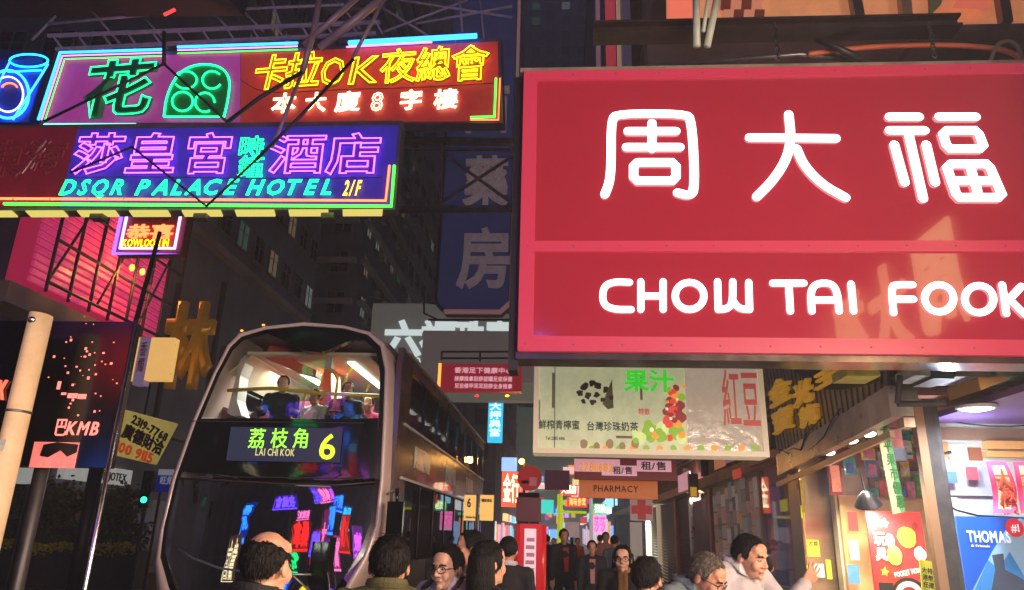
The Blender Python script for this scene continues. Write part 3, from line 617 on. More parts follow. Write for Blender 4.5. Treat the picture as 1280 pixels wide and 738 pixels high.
for side, PQ, ua, ub in (('r', XR(4.38), -148, -63), ('l', XL(-8.95), 105, 149)):
    u_ = ua
    while u_ < ub-2:
        w_ = rq.uniform(1.8, 4.5); c_ = SHC[rq.randrange(8)]; b = MB(); b.pb(PQ, u_, min(ub, u_+w_), .1, rq.uniform(2.4, 3.2), .003, .06); part(b, 'shopfront', mat('sf_%d_%d' % (c_[1], c_[2]), c_, .5, emit=c_, es=.9, var=.5, vs=1.5), L7 if 0 else (L4 if side == 'l' else L5))
        if rq.random() < .7: c_ = SHC[rq.randrange(8)]; b = MB(); b.pb(PQ, u_+.2, min(ub, u_+w_)-.3, 3.5, 4.6, .003, .5); part(b, 'fascia', mat('lw_%d_%d' % (c_[1], c_[2]), c_, .5, emit=c_, es=1.1), L4 if side == 'l' else L5)
        u_ += w_+.3
L0 = building('dark block beyond the side street at the left edge', -44, -22, -20, 12, 30, CONC)
fill_windows(L0, XL(-22), -8, 12, 5, 29, 6, 7, 1.4, 1.6, .1)
# right hand building
R1b = building('long building above the shops on the right pavement', 6.6, 26, -30, 60, 60, CONC2)
b = MB(); b.box(4.05, 6.598, 14.2, 60, 4.4, 29.8); part(b, 'wall', mat('stained_render', (150, 128, 112), .8, var=.4, vs=.5), R1b)
PRR = XR(4.05)
fill_windows(R1b, PRR, -58, -16, 6.5, 29, 14, 7, 1.4, 1.7, .12)
slabs(R1b, PRR, -60, -14.2, [5.6+k*3.2 for k in range(8)], CONC2, .6, .2)
for k in range(6):
    b = MB(); yy = 18+k*7; b.tube([(3.9, yy, 4.6), (3.9, yy, 29)], .07, 6); part(b, 'drain_pipe', mat('pink_pipe', (190, 120, 120), .5), R1b)

R2b = building('far building on the right beyond the arcade', 4.4, 26, 62, 150, 90, CONC)
fill_windows(R2b, XR(4.4), -150, -62, 5, 37, 12, 8, 2, 2, .3)
# pinkish vertical strips, near top centre: bamboo-like vertical signs on facade
P = YP(17.0)
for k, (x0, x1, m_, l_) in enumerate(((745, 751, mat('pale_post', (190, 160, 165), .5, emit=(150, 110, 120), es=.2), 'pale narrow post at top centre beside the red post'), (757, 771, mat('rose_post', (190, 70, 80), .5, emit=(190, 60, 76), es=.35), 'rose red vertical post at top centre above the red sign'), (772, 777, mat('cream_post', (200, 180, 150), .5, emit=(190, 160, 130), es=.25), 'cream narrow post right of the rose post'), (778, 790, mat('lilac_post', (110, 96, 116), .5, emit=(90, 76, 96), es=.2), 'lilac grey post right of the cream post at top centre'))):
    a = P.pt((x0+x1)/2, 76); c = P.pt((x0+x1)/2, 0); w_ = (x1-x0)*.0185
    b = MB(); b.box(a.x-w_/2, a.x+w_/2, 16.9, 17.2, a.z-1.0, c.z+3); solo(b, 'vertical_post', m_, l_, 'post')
acn = 0
for P_, us, zs in ((XL(-14), [48.9+2.5*k for k in range(6)], [9.3+3*k for k in range(9)]), (XL(-15), [69.5+3.4*k for k in range(8)], [11.0+3.33*k for k in range(7)])):
    aircons(P_, [(u, z) for u in us for z in zs if random.random() < .42], 'small window air conditioner box on the far dark facades behind the bus')
# ================================================================ left street level things
P = YP(23.4); zt = 1.0
b = MB(); b.box(-30, -12.2, 21.6, 22.4, -.139, .95); solo(b, 'planter_wall', mat('planter_stone', (58, 50, 54), .7, var=.3), 'long dark planter wall under the flowering hedge', 'planter')
def leafmass(name, x0, x1, y0, y1, z0, z1, n, m, label=None, sz=.07, seed=1):
    rnd = random.Random(seed); b = MB()
    for _ in range(n):
        c = V((rnd.uniform(x0, x1), rnd.uniform(y0, y1), z0+(z1-z0)*rnd.random()**.8)); c.z += .12*noise.noise(c*1.5)
        a = V((rnd.gauss(0, 1), rnd.gauss(0, 1), rnd.gauss(0, 1))).normalized()*sz; d_ = a.orthogonal().normalized()*sz*.5; b.add([c-a, c+d_, c+a, c-d_], [(0, 1, 2, 3)])
    return b
hb = leafmass('hedge', -30, -12.2, 21.65, 22.35, .9, 1.75, 9000, None); o = solo(hb, 'hedge', mat('hedge_leaf', (48, 60, 26), .6, var=.5, vs=2), 'dark leafy hedge along the planter wall on the left', 'hedge'); o['kind'] = 'stuff'
hb = leafmass('f', -30, -12.2, 21.45, 21.68, .82, 1.12, 2600, None, sz=.06, seed=3); o = solo(hb, 'flowers', mat('yellow_flower', (176, 168, 30), .6, var=.5, vs=3, emit=(150, 140, 20), es=0.0), 'low yellow green flowering plants along the planter edge', 'flowers'); o['kind'] = 'stuff'
def small_tree(x, y, h, label, seed):
    rnd = random.Random(seed); t_ = thing('small_tree', label, 'tree', (x, y, .9)); b = MB(); b.tube([(x, y, .9), (x+.05, y, .9+h*.4), (x+.1, y+.05, .9+h*.7)], .06, 7, .03)
    for k in range(6): an = k*1.05; b.tube([(x+.06, y, .9+h*.45), (x+math.cos(an)*.5, y+math.sin(an)*.4, .9+h*(.6+.06*k))], .03, 5, .01)
    part(b, 'trunk', mat('bark', (70, 54, 44), .8), t_); b = MB()
    for _ in range(1500):
        k = rnd.randrange(7); an = k*1.05; c = V((x+math.cos(an)*.5, y+math.sin(an)*.4, .9+h*(.62+.05*k))) + V((rnd.gauss(0, .25), rnd.gauss(0, .22), rnd.gauss(0, .17)))
        a = V((rnd.gauss(0, 1), rnd.gauss(0, 1), rnd.gauss(0, 1))).normalized()*.08; d_ = a.orthogonal()*.5; b.add([c-a, c+d_, c+a, c-d_], [(0, 1, 2, 3)])
    part(b, 'crown', mat('tree_leaf', (56, 62, 34), .6, var=.5, vs=2), t_)
small_tree(-17.2, 22.0, 2.2, 'small tree in the planter near the pale post', 1); small_tree(-15.6, 22.0, 1.8, 'lower bushy tree in the planter next to the dark pole', 2); small_tree(-13.6, 22.0, 1.7, 'small tree in the planter left of the bus', 5)
# leaning dark street pole
P = YP(16); s = thing('lamp_post', 'tall dark pole rising from the hedge past the cream sign', 'lamp post', P.pt(103, 690))
a = P.pt(108, 660); a.z = -.12; c = P.pt(200, 290); xm = (a.x+c.x)/2
a.x = P.pt(110, 640).x; b = MB(); b.tube([a, V((a.x, 16, 2.9))], .15, 10); part(b, 'base', DR, s, True)
b = MB(); b.tube([V((a.x, 16, 2.9)), c], .075, 8, .05); part(b, 'pole', DR, s, True)
b = MB(); b.sph((a.x, 16, 3.0), .22, .2, .24, 12); part(b, 'collar', mat('rosy_collar', (110, 70, 76), .5), s, True)
b = MB()
for k in range(14): z_ = 3.4+k*.42; q = V((a.x, 16, 2.9)).lerp(c, (z_-2.9)/(c.z-2.9)); b.tube([q, q+V((.16, -.05, .02))], .015, 5)
part(b, 'climbing_pegs', DR, s)
# cream box sign, gold character, rental banner
P = YP(20); u0, u1, z0, z1 = P.rect(162, 422, 214, 475); s = thing('box_sign', 'cream box sign with a lilac strip beside the gold character', 'sign', P.w(u0, z0))
b = MB(); b.pb(P, u0+.55, u1, z0, z1, -.3, 0); part(b, 'face_panel', mat('cream_panel', (240, 196, 120), .5, emit=(240, 186, 104), es=.6, var=.1), s)
b = MB(); b.pb(P, u0+.22, u0+.545, z0-.15, z1, -.3, .01); part(b, 'face_panel', mat('lilac_panel', (140, 118, 150), .5, emit=(140, 118, 150), es=.3), s)
b = MB(); b.pb(P, u0, u0+.215, z0, z1, -.3, 0); part(b, 'face_panel', MATS['cream_panel'], s)
write('香燭', P, u0+.27, u0+.48, z0+.2, z1-.1, mat('red_print', (170, 40, 60), .5), s, d=.015, vert=True, depth=.01)
b = MB(); b.tube([P.w(u1, z1-.2, -.1), P.w(u1-.5, z1-.3, -.4)], .02, 5); b.tube([P.w(u1, z0+.2, -.1), P.w(u1-.5, z0+.3, -.4)], .02, 5); part(b, 'bracket', DR, s)
P = YP(21.5); s = thing('gold_character', 'large gold raised character on the dark facade left of the bus', 'sign', P.pt(235, 490))
writepx('林', P, 206, 388, 262, 484, mat('gold_paint', (186, 136, 40), .35, .5, emit=(150, 100, 16), es=.14, var=.3), s, d=.1, bold=.05, depth=.35, name='character')
b = MB(); u0, u1, z0, z1 = P.rect(206, 388, 262, 484); b.pb(P, u0-.1, u0+.02, z0-1, z1+1, -.3, -.15); b.pb(P, u1-.02, u1+.1, z0-1, z1+1, -.3, -.15); b.pb(P, u0+.02, u1-.02, z1*.4+z0*.6, z1*.4+z0*.6+.15, -.3, -.15); b.box(-14, P.w(u1, 0).x, 21.8, 21.95, z0+.5, z0+.7); part(b, 'support_rail', STEEL, s)
PN = PP((137, 540), 13.2, (222, 560), 14.8)
pts = [(145, 509), (223, 530), (196, 581), (118, 563)]
s = thing('rental_banner', 'tilted yellow rental banner with phone numbers left of the bus', 'banner', PN.pt(170, 575))
b = MB(); b.poly([PN.pt(x, y, 0) for x, y in pts], -PN.n*.06); part(b, 'board', mat('yellow_board', (196, 176, 96), .6, emit=(190, 170, 90), es=.3, var=.25, vs=2), s)
def tilted(s_, P, x, y, ang, hpx, wpx, m, parent, **k):   # joined text, turned in its own plane
    k2 = 1/ ((P.uz(x+50, y)[0]-P.uz(x-50, y)[0])/100); u, z = P.uz(x, y); W = wpx/k2; H = hpx/k2
    o = write(s_, P, u, u+W, z, z+H, m, parent, joined=True, **k)
    o.rotation_mode = 'QUATERNION'; q = P.w(u, z); from mathutils import Quaternion
    R = Quaternion(P.n, math.radians(ang)); c = WL[o.name]; o.location = q+R@(c-q)-wloc(parent); o.rotation_quaternion = R
    return o
tilted('2319-7768', PN, 163, 528, -16, 9, 52, BLACK, s, d=.01, bold=.03); tilted('廣德財洽', PN, 150, 546, -14, 15, 58, mat('brown_print', (60, 30, 14), .6), s, d=.01, bold=.03)
tilted('9100 9115', PN, 134, 560, -10, 11, 62, mat('orange_print', (214, 84, 24), .6, emit=(214, 84, 24), es=.2), s, d=.01, bold=.03)
b = MB(); b.tube([PN.pt(180, 520, -.1), PN.pt(188, 480, -.1)], .02, 5); b.tube([PN.pt(120, 540, -.1), PN.pt(112, 560, -.3)], .02, 5); part(b, 'stay', DR, s)
P = YP(20.0); u0, u1, z0, z1 = P.rect(196, 587, 228, 616)
s = thing('road_sign', 'blue road sign with a white top edge left of the bus', 'sign', P.w(u0, 0)); b = MB(); b.pb(P, u0, u1, z0, z1-.16, -.06, 0); part(b, 'panel', mat('road_sign_blue', (24, 34, 120), .5, emit=(24, 34, 130), es=.25), s)
b = MB(); b.pb(P, u0, u1, z1-.155, z1, -.06, 0); part(b, 'top_edge', mat('sign_white', (170, 170, 180), .5, emit=(170, 170, 180), es=.25), s); b = MB(); b.tube([P.w(u0+.1, -.12, -.1), P.w(u0+.1, z1, -.1)], .04, 6); part(b, 'post', STEEL, s)
writepx('旺角', P, 200, 596, 216, 606, MATS['sign_white'], s, d=.005, joined=True)
P = YP(19.5); s = thing('traffic_light', 'traffic light glowing green beside the bus front', 'traffic light', V((P.pt(180, 625).x, 19.5, -.12)))
q = P.pt(180, 625); b = MB(); b.box(q.x-.14, q.x+.14, 19.5, 19.7, q.z-.2, q.z+.75); part(b, 'housing', BLACK, s); b = MB(); b.tube([(q.x, 19.6, -.12), (q.x, 19.6, q.z-.2)], .05, 8); part(b, 'post', STEEL, s)
for k, m_ in enumerate((neon('signal_green', (40, 255, 170), 3), BLACK, BLACK)):
    b = MB(); b.lathe((q.x, 19.5, q.z+k*.27), [(.08, 0), (.08, .03), (.05, .05)], 12, (0, -1, 0)); part(b, 'lens', m_, s)
# ---- bus stop panels close to the camera
P = YP(3.3); s = thing('advert_board', 'dark advert panel with a thick pale rounded edge post at the left edge', 'advert panel', P.w(P.uz(30, 500)[0], 0))
za, zb_ = 0.0, P.uz(52, 394)[1]; ue0, ue1 = P.uz(40, 400)[0], P.uz(61, 400)[0]
b = MB(); b.tube([P.w((ue0+ue1)/2, za, 0), P.w((ue0+ue1)/2, zb_, 0)], (ue1-ue0)/2, 16, flat=P.n, ff=1.5); part(b, 'edge_post', mat('sign_lit_edge_post', (190, 166, 136), .45, var=.3, vs=5, emit=(220, 160, 104), es=.2), s, True)  # emission puts the light of nearby signs into the post itself
b = MB(); b.pb(P, ue0-1.2, ue0-.01, .5, zb_-.03, -.06, 0); part(b, 'glass_panel', mat('smoked_glass', (12, 10, 12), .08, spec=.8), s)
writepx('X', P, -2, 475, 9, 500, mat('red_glow_print', (250, 110, 80), .5, emit=(255, 110, 80), es=.8), s, d=.01, name='letter')
b = MB(); b.tube([P.w((ue0+ue1)/2, 2.2, 0), P.w((ue0+ue1)/2, 2.212, 0)], (ue1-ue0)/2+.003, 16, flat=P.n, ff=1.5); part(b, 'joint_ring', STEEL2, s, True)
for k_, z_ in enumerate((1.86, 2.02)): b = MB(); um_ = (ue0+ue1)/2; b.pb(P, um_-.02, um_+.022, z_, z_+.05, (ue1-ue0)*.74, (ue1-ue0)*.76); part(b, 'sticker', mat('worn_sticker_%d' % k_, ((150, 90, 80), (200, 196, 180))[k_], .6, var=.5, vs=20), s)
b = MB(); b.sph(P.pt(40, 400, .06), .018); part(b, 'bolt', CHROME, s, True)
P = YP(3.5); u0, u1, z0, z1 = P.rect(44, 402, 150, 584); z1 = P.uz(100, 402)[1]
s = thing('bus_stop_sign', 'dark bus stop panel with glowing pink logo left of the bus', 'bus stop', P.w((u0+u1)/2, 0))
b = MB(); b.pb(P, u0, u1, z0, z1, -.07, 0); part(b, 'panel', mat('black_glass', (20, 17, 20), .12, spec=.7, var=.3, vs=3), s)
b = MB(); b.tube([P.w(u1+.012, 0, .0), P.w(u1+.012, z1+.01, .0)], .011, 8); part(b, 'edge_post', CHROME, s, True)
b = MB(); b.tube([P.w(u0+.05, 0, -.1), P.w(u0+.05, z1, -.1)], .035, 8); part(b, 'post', STEEL, s, True)
PKP = mat('pink_marking', (250, 140, 130), .5, emit=(255, 128, 118), es=.75)  # emissive pink for the logo and small marks on the dark panel
writepx('KMB', P, 84, 527, 124, 544, PKP, s, d=.006, bold=.02, depth=.004, shear=.15, name='letter')
writepx('巴', P, 69, 524, 84, 546, PKP, s, d=.006, bold=.01, depth=.004, name='letter')
b = MB(); rnd = random.Random(5)
for k in range(46):
    x, y = (rnd.gauss(108, 16), rnd.gauss(455, 26)) if k < 34 else (rnd.uniform(60, 150), rnd.uniform(420, 515)); q = P.uz(x, y); r_ = rnd.uniform(.0015, .006)
    if not (u0+.02 < q[0] < u1-.02): continue
    b = MB(); b.pb(P, q[0]-r_, q[0]+r_, q[1]-r_*rnd.uniform(.5, 1.6), q[1]+r_, .001, .004); part(b, 'pink_mark', PKP, s)
for x0, y0, x1, y1 in ((72, 477, 76, 487), (77, 491, 83, 494), (85, 492, 97, 498), (98, 493, 108, 499)): uu = P.rect(x0, y0, x1, y1); b = MB(); b.pb(P, *uu, .001, .004); part(b, 'pink_mark', PKP, s)
u0b, u1b, z0b, z1b = P.rect(41, 553, 97, 580); b = MB(); b.pb(P, u0b, u1b, z0b-.02, z1b, .001, .006); part(b, 'poster', mat('pink_poster', (214, 118, 112), .5, emit=(230, 110, 104), es=.55, var=.5, vs=14), s)
b = MB(); b.poly([P.pt(x, y, .007) for x, y in ((55, 556), (72, 553), (98, 556), (96, 566), (84, 571), (76, 563), (60, 572), (50, 570))], P.n*.003); part(b, 'poster_print', BLACK, s)
# bus stop number flags (6)
P = YP(9.0); s = thing('bus_stop_flag', 'pair of yellow bus stop number plates on a thin pole beside the bus', 'bus stop', V((P.pt(597, 640).x, 9, 0)))
b = MB(); q = P.uz(597, 620); b.tube([P.w(q[0], 0), P.w(q[0], q[1]+.02)], .02, 8); part(b, 'pole', CHROME, s, True)
YS = mat('stop_plate', (236, 196, 110), .5, emit=(236, 190, 100), es=.3)
for x0, x1 in ((580, 596), (600, 617)): uu = P.rect(x0, 619, x1, 651); b = MB(); b.pb(P, *uu, -.01, .01); part(b, 'plate', YS, s)
writepx('6', P, 584, 623, 589, 634, BLACK, s, d=.012, bold=.03, depth=.005); writepx('彌敦道站', P, 602, 624, 615, 628, mat('brown_print'), s, d=.012, joined=True); writepx('Nathan Rd', P, 583, 645, 594, 648, BLACK, s, d=.012, joined=True)
# ================================================================ far neon down the street
def farsign(name, label, px0, py0, px1, py1, Y, base, em, es, txt=None, tm=None, vert=False, post=False):
    P = YP(Y); u = P.rect(px0, py0, px1, py1); s_ = thing(name, label, 'sign', P.w(u[0], u[2])); b = MB(); b.pb(P, *u, -.3, 0); part(b, 'sign_box', mat('fs_%d_%d_%d' % base, base, .5, emit=em, es=es, var=.25, vs=1), s_)
    if txt: write(txt, P, u[0]+.08*(u[1]-u[0]), u[1]-.08*(u[1]-u[0]), u[2]+.12*(u[3]-u[2]), u[3]-.1*(u[3]-u[2]), tm, s_, d=.03, vert=vert, joined=True)
    if post: b = MB(); b.tube([P.w((u[0]+u[1])/2, -.12, -.2), P.w((u[0]+u[1])/2, u[3], -.2)], .06, 6); part(b, 'post', STEEL, s_)
    return s_
farsign('vertical_sign', 'tall cyan and blue lit vertical sign above the bus tail', 610, 497, 628, 553, 34, (60, 150, 200), (50, 190, 235), .9, '大押典當', neon('pale_blue', (200, 235, 255), 1.6), True)
farsign('lit_sign', 'orange red lit sign behind the tail of the bus', 627, 590, 650, 634, 40, (220, 90, 60), (255, 90, 60), 1.0, '金行', NW)
farsign('lit_sign', 'white blue lit sign left of the round red sign', 627, 572, 646, 589, 44, (120, 150, 190), (160, 200, 255), .9)
farsign('neon_sign', 'upper pink red lit plaque left of the pharmacy board', 700, 606, 722, 619, 30, (200, 40, 50), (255, 60, 60), 1.0, '大藥房', NW)
farsign('neon_sign', 'lower red neon plaque left of the pharmacy board', 709, 622, 734, 634, 29, (190, 34, 44), (255, 60, 50), .8, '海味参茸', neon('warm_glow', (255, 170, 90), 2))
farsign('lit_sign', 'small teal lit sign far down the pavement', 676, 625, 692, 642, 48, (40, 150, 140), (60, 220, 200), .8)
farsign('lit_sign', 'green lit sign under the pharmacy board', 742, 630, 758, 643, 42, (40, 150, 110), (60, 220, 150), .7, '找換', NW)
farsign('lit_sign', 'left pale blue lit sign under the pharmacy board', 757, 618, 767, 634, 52, (120, 190, 220), (150, 220, 255), 1.1)
farsign('lit_sign', 'right pale blue lit sign under the pharmacy board', 769, 619, 778, 632, 54, (130, 190, 220), (160, 220, 255), 1.2)
farsign('shop_display', 'pink and white glowing display far down the pavement', 741, 644, 758, 668, 46, (200, 140, 190), (255, 170, 220), .8, '莎莎', neon('magenta_glow', (255, 60, 160), 1.6))
farsign('poster_board', 'pale poster board standing in the crowd behind the walking pedestrian', 706, 653, 724, 672, 26, (170, 140, 150), (180, 150, 160), .3, post=True)
farsign('lit_sign', 'small orange lit menu sign low in the crowd', 713, 682, 719, 696, 24, (240, 120, 40), (255, 120, 40), 1.2, post=True)
farsign('neon_sign', 'thin violet neon sign sliver left of the big red sign', 641, 238, 652, 284, 30, (60, 60, 190), (90, 70, 240), .8, '卡拉', NCY, True)
CLR = ((220, 70, 80), (70, 180, 200), (230, 190, 80), (200, 90, 200), (90, 200, 120), (220, 220, 230), (90, 110, 230), (240, 130, 60)); CN = ('red', 'cyan', 'yellow', 'magenta', 'green', 'white', 'blue', 'orange')
rf = random.Random(31)
for k in range(22):
    x_ = 676+k*6.1+rf.uniform(-2, 2); y_ = rf.uniform(618, 652) if k < 16 else rf.uniform(640, 658); c_ = CLR[(k*3) % 8]; w_ = rf.uniform(4, 9); h_ = rf.uniform(3, 8)
    farsign('lit_sign', 'tiny '+CN[(k*3) % 8]+' lit sign far down the pavement, number '+str(k+1)+' from the left in the far cluster' if False else 'tiny '+CN[(k*3) % 8]+' lit sign in the far street glow, '+('far left', 'left', 'centre', 'right', 'far right')[min(4, k//5)]+' of the pavement view', x_, y_, x_+w_, y_+h_, rf.uniform(55, 95), c_, c_, rf.uniform(.5, 1.3))['group'] = 'tiny lit signs far down the street'
P = YP(26); q = P.pt(652, 577); s = thing('street_light', 'glowing amber street lamp beside the round red sign', 'street lamp', (q.x, 26, 0)); b = MB(); b.sph(q, .1, .1, .1, 12); part(b, 'bulb', neon('amber_bulb', (255, 190, 70), 12), s); b = MB(); b.tube([(q.x+.1, 26.1, 0), (q.x+.1, 26.1, q.z+.1)], .05, 6); part(b, 'pole', STEEL, s); lamp('POINT', 'lamp_light', s, q+V((0, -.2, 0)), 80, (255, 180, 90), .1)
P = YP(20.0); q = P.pt(662, 598); s = thing('round_sign', 'round red sign on a dark column', 'sign', (q.x, 20, 0)); b = MB(); b.lathe(q, [(.33, 0), (.33, .05), (.29, .06)], 24, (0, -1, 0)); part(b, 'disc', mat('dull_red', (180, 60, 54), .5, emit=(180, 50, 44), es=.4), s)
b = MB(); uu = P.rect(652, 601, 661, 605); b.pb(P, *uu, .061, .07); part(b, 'print', mat('maroon_print', (110, 20, 24), .5), s); b = MB(); uu = P.rect(662, 597, 671, 608); b.pb(P, *uu, .061, .07); part(b, 'print', mat('rose_print', (210, 140, 140), .5, emit=(200, 120, 120), es=.3), s)
b = MB(); b.box(q.x-.3, q.x+.26, 20.05, 20.5, -.02, 2.75); part(b, 'column', mat('red_column', (62, 26, 28), .5, var=.2), s)
farsign('notice_board', 'dull dark red notice board right of the round sign', 681, 588, 712, 612, 19, (90, 56, 64), (90, 50, 60), .3)
# red framed stop pillar
P = YP(9.8); u0, u1, z0, z1 = P.rect(646, 655, 680, 735); s = thing('stop_pillar', 'red framed pillar with a pale schedule panel in the pavement centre', 'bus stop', P.w((u0+u1)/2, 0)); z0 = .85
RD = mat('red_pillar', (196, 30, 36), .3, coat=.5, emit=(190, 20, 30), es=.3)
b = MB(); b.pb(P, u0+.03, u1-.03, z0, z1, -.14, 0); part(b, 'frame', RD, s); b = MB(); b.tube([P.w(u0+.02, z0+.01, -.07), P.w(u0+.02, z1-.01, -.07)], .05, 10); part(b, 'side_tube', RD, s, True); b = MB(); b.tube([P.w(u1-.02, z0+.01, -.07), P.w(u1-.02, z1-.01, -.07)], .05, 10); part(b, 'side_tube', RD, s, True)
m0 = (u0+u1)/2; b = MB(); b.pb(P, m0-.08, m0+.07, z0+.09, z1-.06, .002, .012); part(b, 'schedule_panel', mat('pale_schedule', (220, 200, 206), .5, emit=(220, 196, 204), es=.45, var=.12, vs=12), s)
b = MB()
for k in range(8): z_ = z0+.14+k*.09; b.pb(P, m0-.06+.01*(k % 2), m0+.05, z_, z_+.045, .013, .016)
part(b, 'printed_rows', mat('schedule_print', (150, 90, 110), .6, emit=(170, 100, 125), es=.45), s)
b = MB(); b.lathe(P.w(m0, 0, -.07), [(.2, 0), (.2, .04), (.05, .06), (.05, .85)], 14); part(b, 'stand', STEEL, s)
P = YP(12); u0, u1, z0, z1 = P.rect(645, 622, 676, 652); s = thing('box_sign', 'dark red box on a pole above the red framed pillar', 'sign', P.w(u0, z0)); b = MB(); b.pb(P, u0, u1, z0, z1, -.2, 0); part(b, 'box', mat('maroon_box', (84, 34, 40), .5, emit=(70, 24, 30), es=.3), s); b = MB(); b.tube([P.w((u0+u1)/2, 0, -.1), P.w((u0+u1)/2, z0, -.1)], .04, 8); part(b, 'post', STEEL, s)
# yellow-green gantry pole and railings
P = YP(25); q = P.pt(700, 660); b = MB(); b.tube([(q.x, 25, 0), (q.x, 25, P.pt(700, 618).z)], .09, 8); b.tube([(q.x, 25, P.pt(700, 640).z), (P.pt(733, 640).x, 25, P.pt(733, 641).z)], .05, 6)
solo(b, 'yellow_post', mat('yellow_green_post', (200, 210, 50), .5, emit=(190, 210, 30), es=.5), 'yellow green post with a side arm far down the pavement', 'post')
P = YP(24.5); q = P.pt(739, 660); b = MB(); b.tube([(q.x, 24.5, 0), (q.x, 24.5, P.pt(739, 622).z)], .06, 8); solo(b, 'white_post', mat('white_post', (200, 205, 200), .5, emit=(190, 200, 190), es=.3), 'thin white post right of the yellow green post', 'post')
s = thing('railing', 'grey metal crowd railing across the pavement behind the pedestrians', 'railing', (1.2, 19, 0)); P = YP(19)
for k in range(16):
    b = MB(); x = .35+k*.13; b.tube([(x, 19, .1), (x, 19, 1.05)], .012, 5); part(b, 'bar', CHROME, s)
for z_ in (.1, 1.05): b = MB(); b.tube([(.3, 19, z_), (2.36, 19, z_)], .02, 6); part(b, 'rail', CHROME, s)
# ================================================================ double decker bus
XC = -3.58
def bp(px, py, d=0.):
    Y = 9.2
    for _ in range(5):
        p = YP(Y).pt(px, py); s_ = (p.x-XC)/1.38; Y = 9.2+.22*abs(s_)**3+.02*s_*s_+.10*max(0, min(p.z, 2.35)-.9)+.05*max(0, p.z-2.35)
    return p+V((0, -d, 0))
bus = thing('double_decker_bus', 'dark brown double decker bus showing green route 6 display', 'bus', (XC, 15.4, -.12))
BRN = mat('bus_brown', (96, 76, 66), .26, .3, var=.12, vs=.5, coat=.6); FRM = mat('bus_champagne', (226, 200, 190), .32, .1, coat=.6); BLK = mat('bus_black', (14, 12, 14), .12, coat=.5)
outer = [(215, 790), (196, 740), (193, 705), (199, 665), (214, 600), (240, 527), (266, 468), (284, 432), (299, 417), (332, 408), (380, 403), (430, 407), (462, 415), (481, 430), (487, 462), (485, 520), (481, 600), (475, 660), (460, 702), (438, 738), (420, 790)]
inner = [(250, 790), (222, 728), (206, 690), (209, 655), (224, 597), (250, 524), (274, 466), (291, 436), (304, 424), (334, 415), (380, 411), (430, 414), (458, 422), (471, 437), (476, 464), (474, 520), (470, 600), (463, 655), (450, 688), (430, 722), (405, 790)]
inner2 = inner; inner = [(a_[0]*.45+c_[0]*.55, a_[1]*.45+c_[1]*.55) for a_, c_ in zip(outer, inner)]; O = [bp(*q) for q in outer]; I = [bp(*q) for q in inner]; n = len(O)
b = MB(); mid = [bp((a[0]+c[0])/2, (a[1]+c[1])/2, .018) for a, c in zip(outer, inner)]
bk = [p+V((0, .9, 0)) for p in O]; Ib = [p+V((0, .06, 0)) for p in I]
rows = [bk, O, mid, I, Ib]
b.add([p for r_ in rows for p in r_], [(j*n+i, j*n+i+1, (j+1)*n+i+1, (j+1)*n+i) for j in range(4) for i in range(n-1)]); part(b, 'front_surround', FRM, bus, True)
def patch(name, px, m, d, parent=bus, rings=5, smooth=True):
    k = len(px); cx = sum(p[0] for p in px)/k; cy = sum(p[1] for p in px)/k; b = MB(); vs = []
    for r_ in range(rings): f = 1-r_/rings; vs += [bp(cx+(x-cx)*f, cy+(y-cy)*f, d) for x, y in px]
    vs.append(bp(cx, cy, d)); fs = [(j*k+i, j*k+(i+1) % k, (j+1)*k+(i+1) % k, (j+1)*k+i) for j in range(rings-1) for i in range(k)] + [((rings-1)*k+i, (rings-1)*k+(i+1) % k, rings*k) for i in range(k)]
    b.add(vs, fs); return part(b, name, m, parent, smooth)
WS = glass('windscreen', (225, 230, 225), .05, .01, .6); WS2 = glass('lower_windscreen_glass', (130, 120, 130), .45, .018, .8)
k1, k2 = inner, [(cx_*.955+348*.045, cy_*.965+560*.035) for cx_, cy_ in inner]
b = MB(); A1 = [bp(*q, -.004) for q in k1]; A2 = [bp(*q, -.004) for q in k2]; nn_ = len(A1); b.add(A1+A2, [(i, i+1, nn_+i+1, nn_+i) for i in range(nn_-1)]); part(b, 'black_mask', BLK, bus)
b = MB(); hd = [bp(*q, -.03) for q in ((330, 414), (380, 410), (432, 413), (452, 420), (430, 428), (412, 436), (400, 440), (378, 438), (355, 426))]; b.poly(hd, (0, .12, 0)); part(b, 'header_panel', BLK, bus)
up = [(252, 522), (264, 492), (276, 462), (291, 434), (303, 422), (335, 413), (380, 409), (430, 412), (459, 420), (474, 435), (480, 464), (479, 500), (477, 522), (430, 524), (370, 523), (310, 522)]
patch('upper_windscreen', up, WS, .01)
patch('black_band', [(250, 524), (310, 523), (370, 524), (430, 525), (473, 523), (472, 560), (470, 598), (420, 601), (350, 599), (280, 594), (226, 590), (238, 556)], BLK, .02)
lo = [(224, 599), (280, 602), (350, 607), (420, 609), (469, 606), (463, 655), (450, 688), (430, 722), (405, 756), (340, 757), (280, 755), (235, 752), (220, 725), (206, 690), (210, 655)]
patch('lower_windscreen', lo, WS2, .01)
b = MB(); b.tube([bp(*q, .03) for q in ((224, 598), (280, 601), (350, 605), (420, 607), (470, 603))], .012, 5); part(b, 'windscreen_trim', mat('dull_trim', (70, 50, 56), .4), bus, True)
b = MB(); b.tube([bp(*q, .04) for q in ((225, 686), (245, 699), (275, 710), (310, 715), (350, 718), (390, 718))], .014, 6); part(b, 'wiper', mat('wiper_silver', (170, 170, 176), .3, .8), bus, True)
b = MB(); b.tube([bp(*q, .05) for q in ((390, 740), (360, 712), (330, 700))], .012, 6); part(b, 'wiper', MATS['wiper_silver'], bus, True)
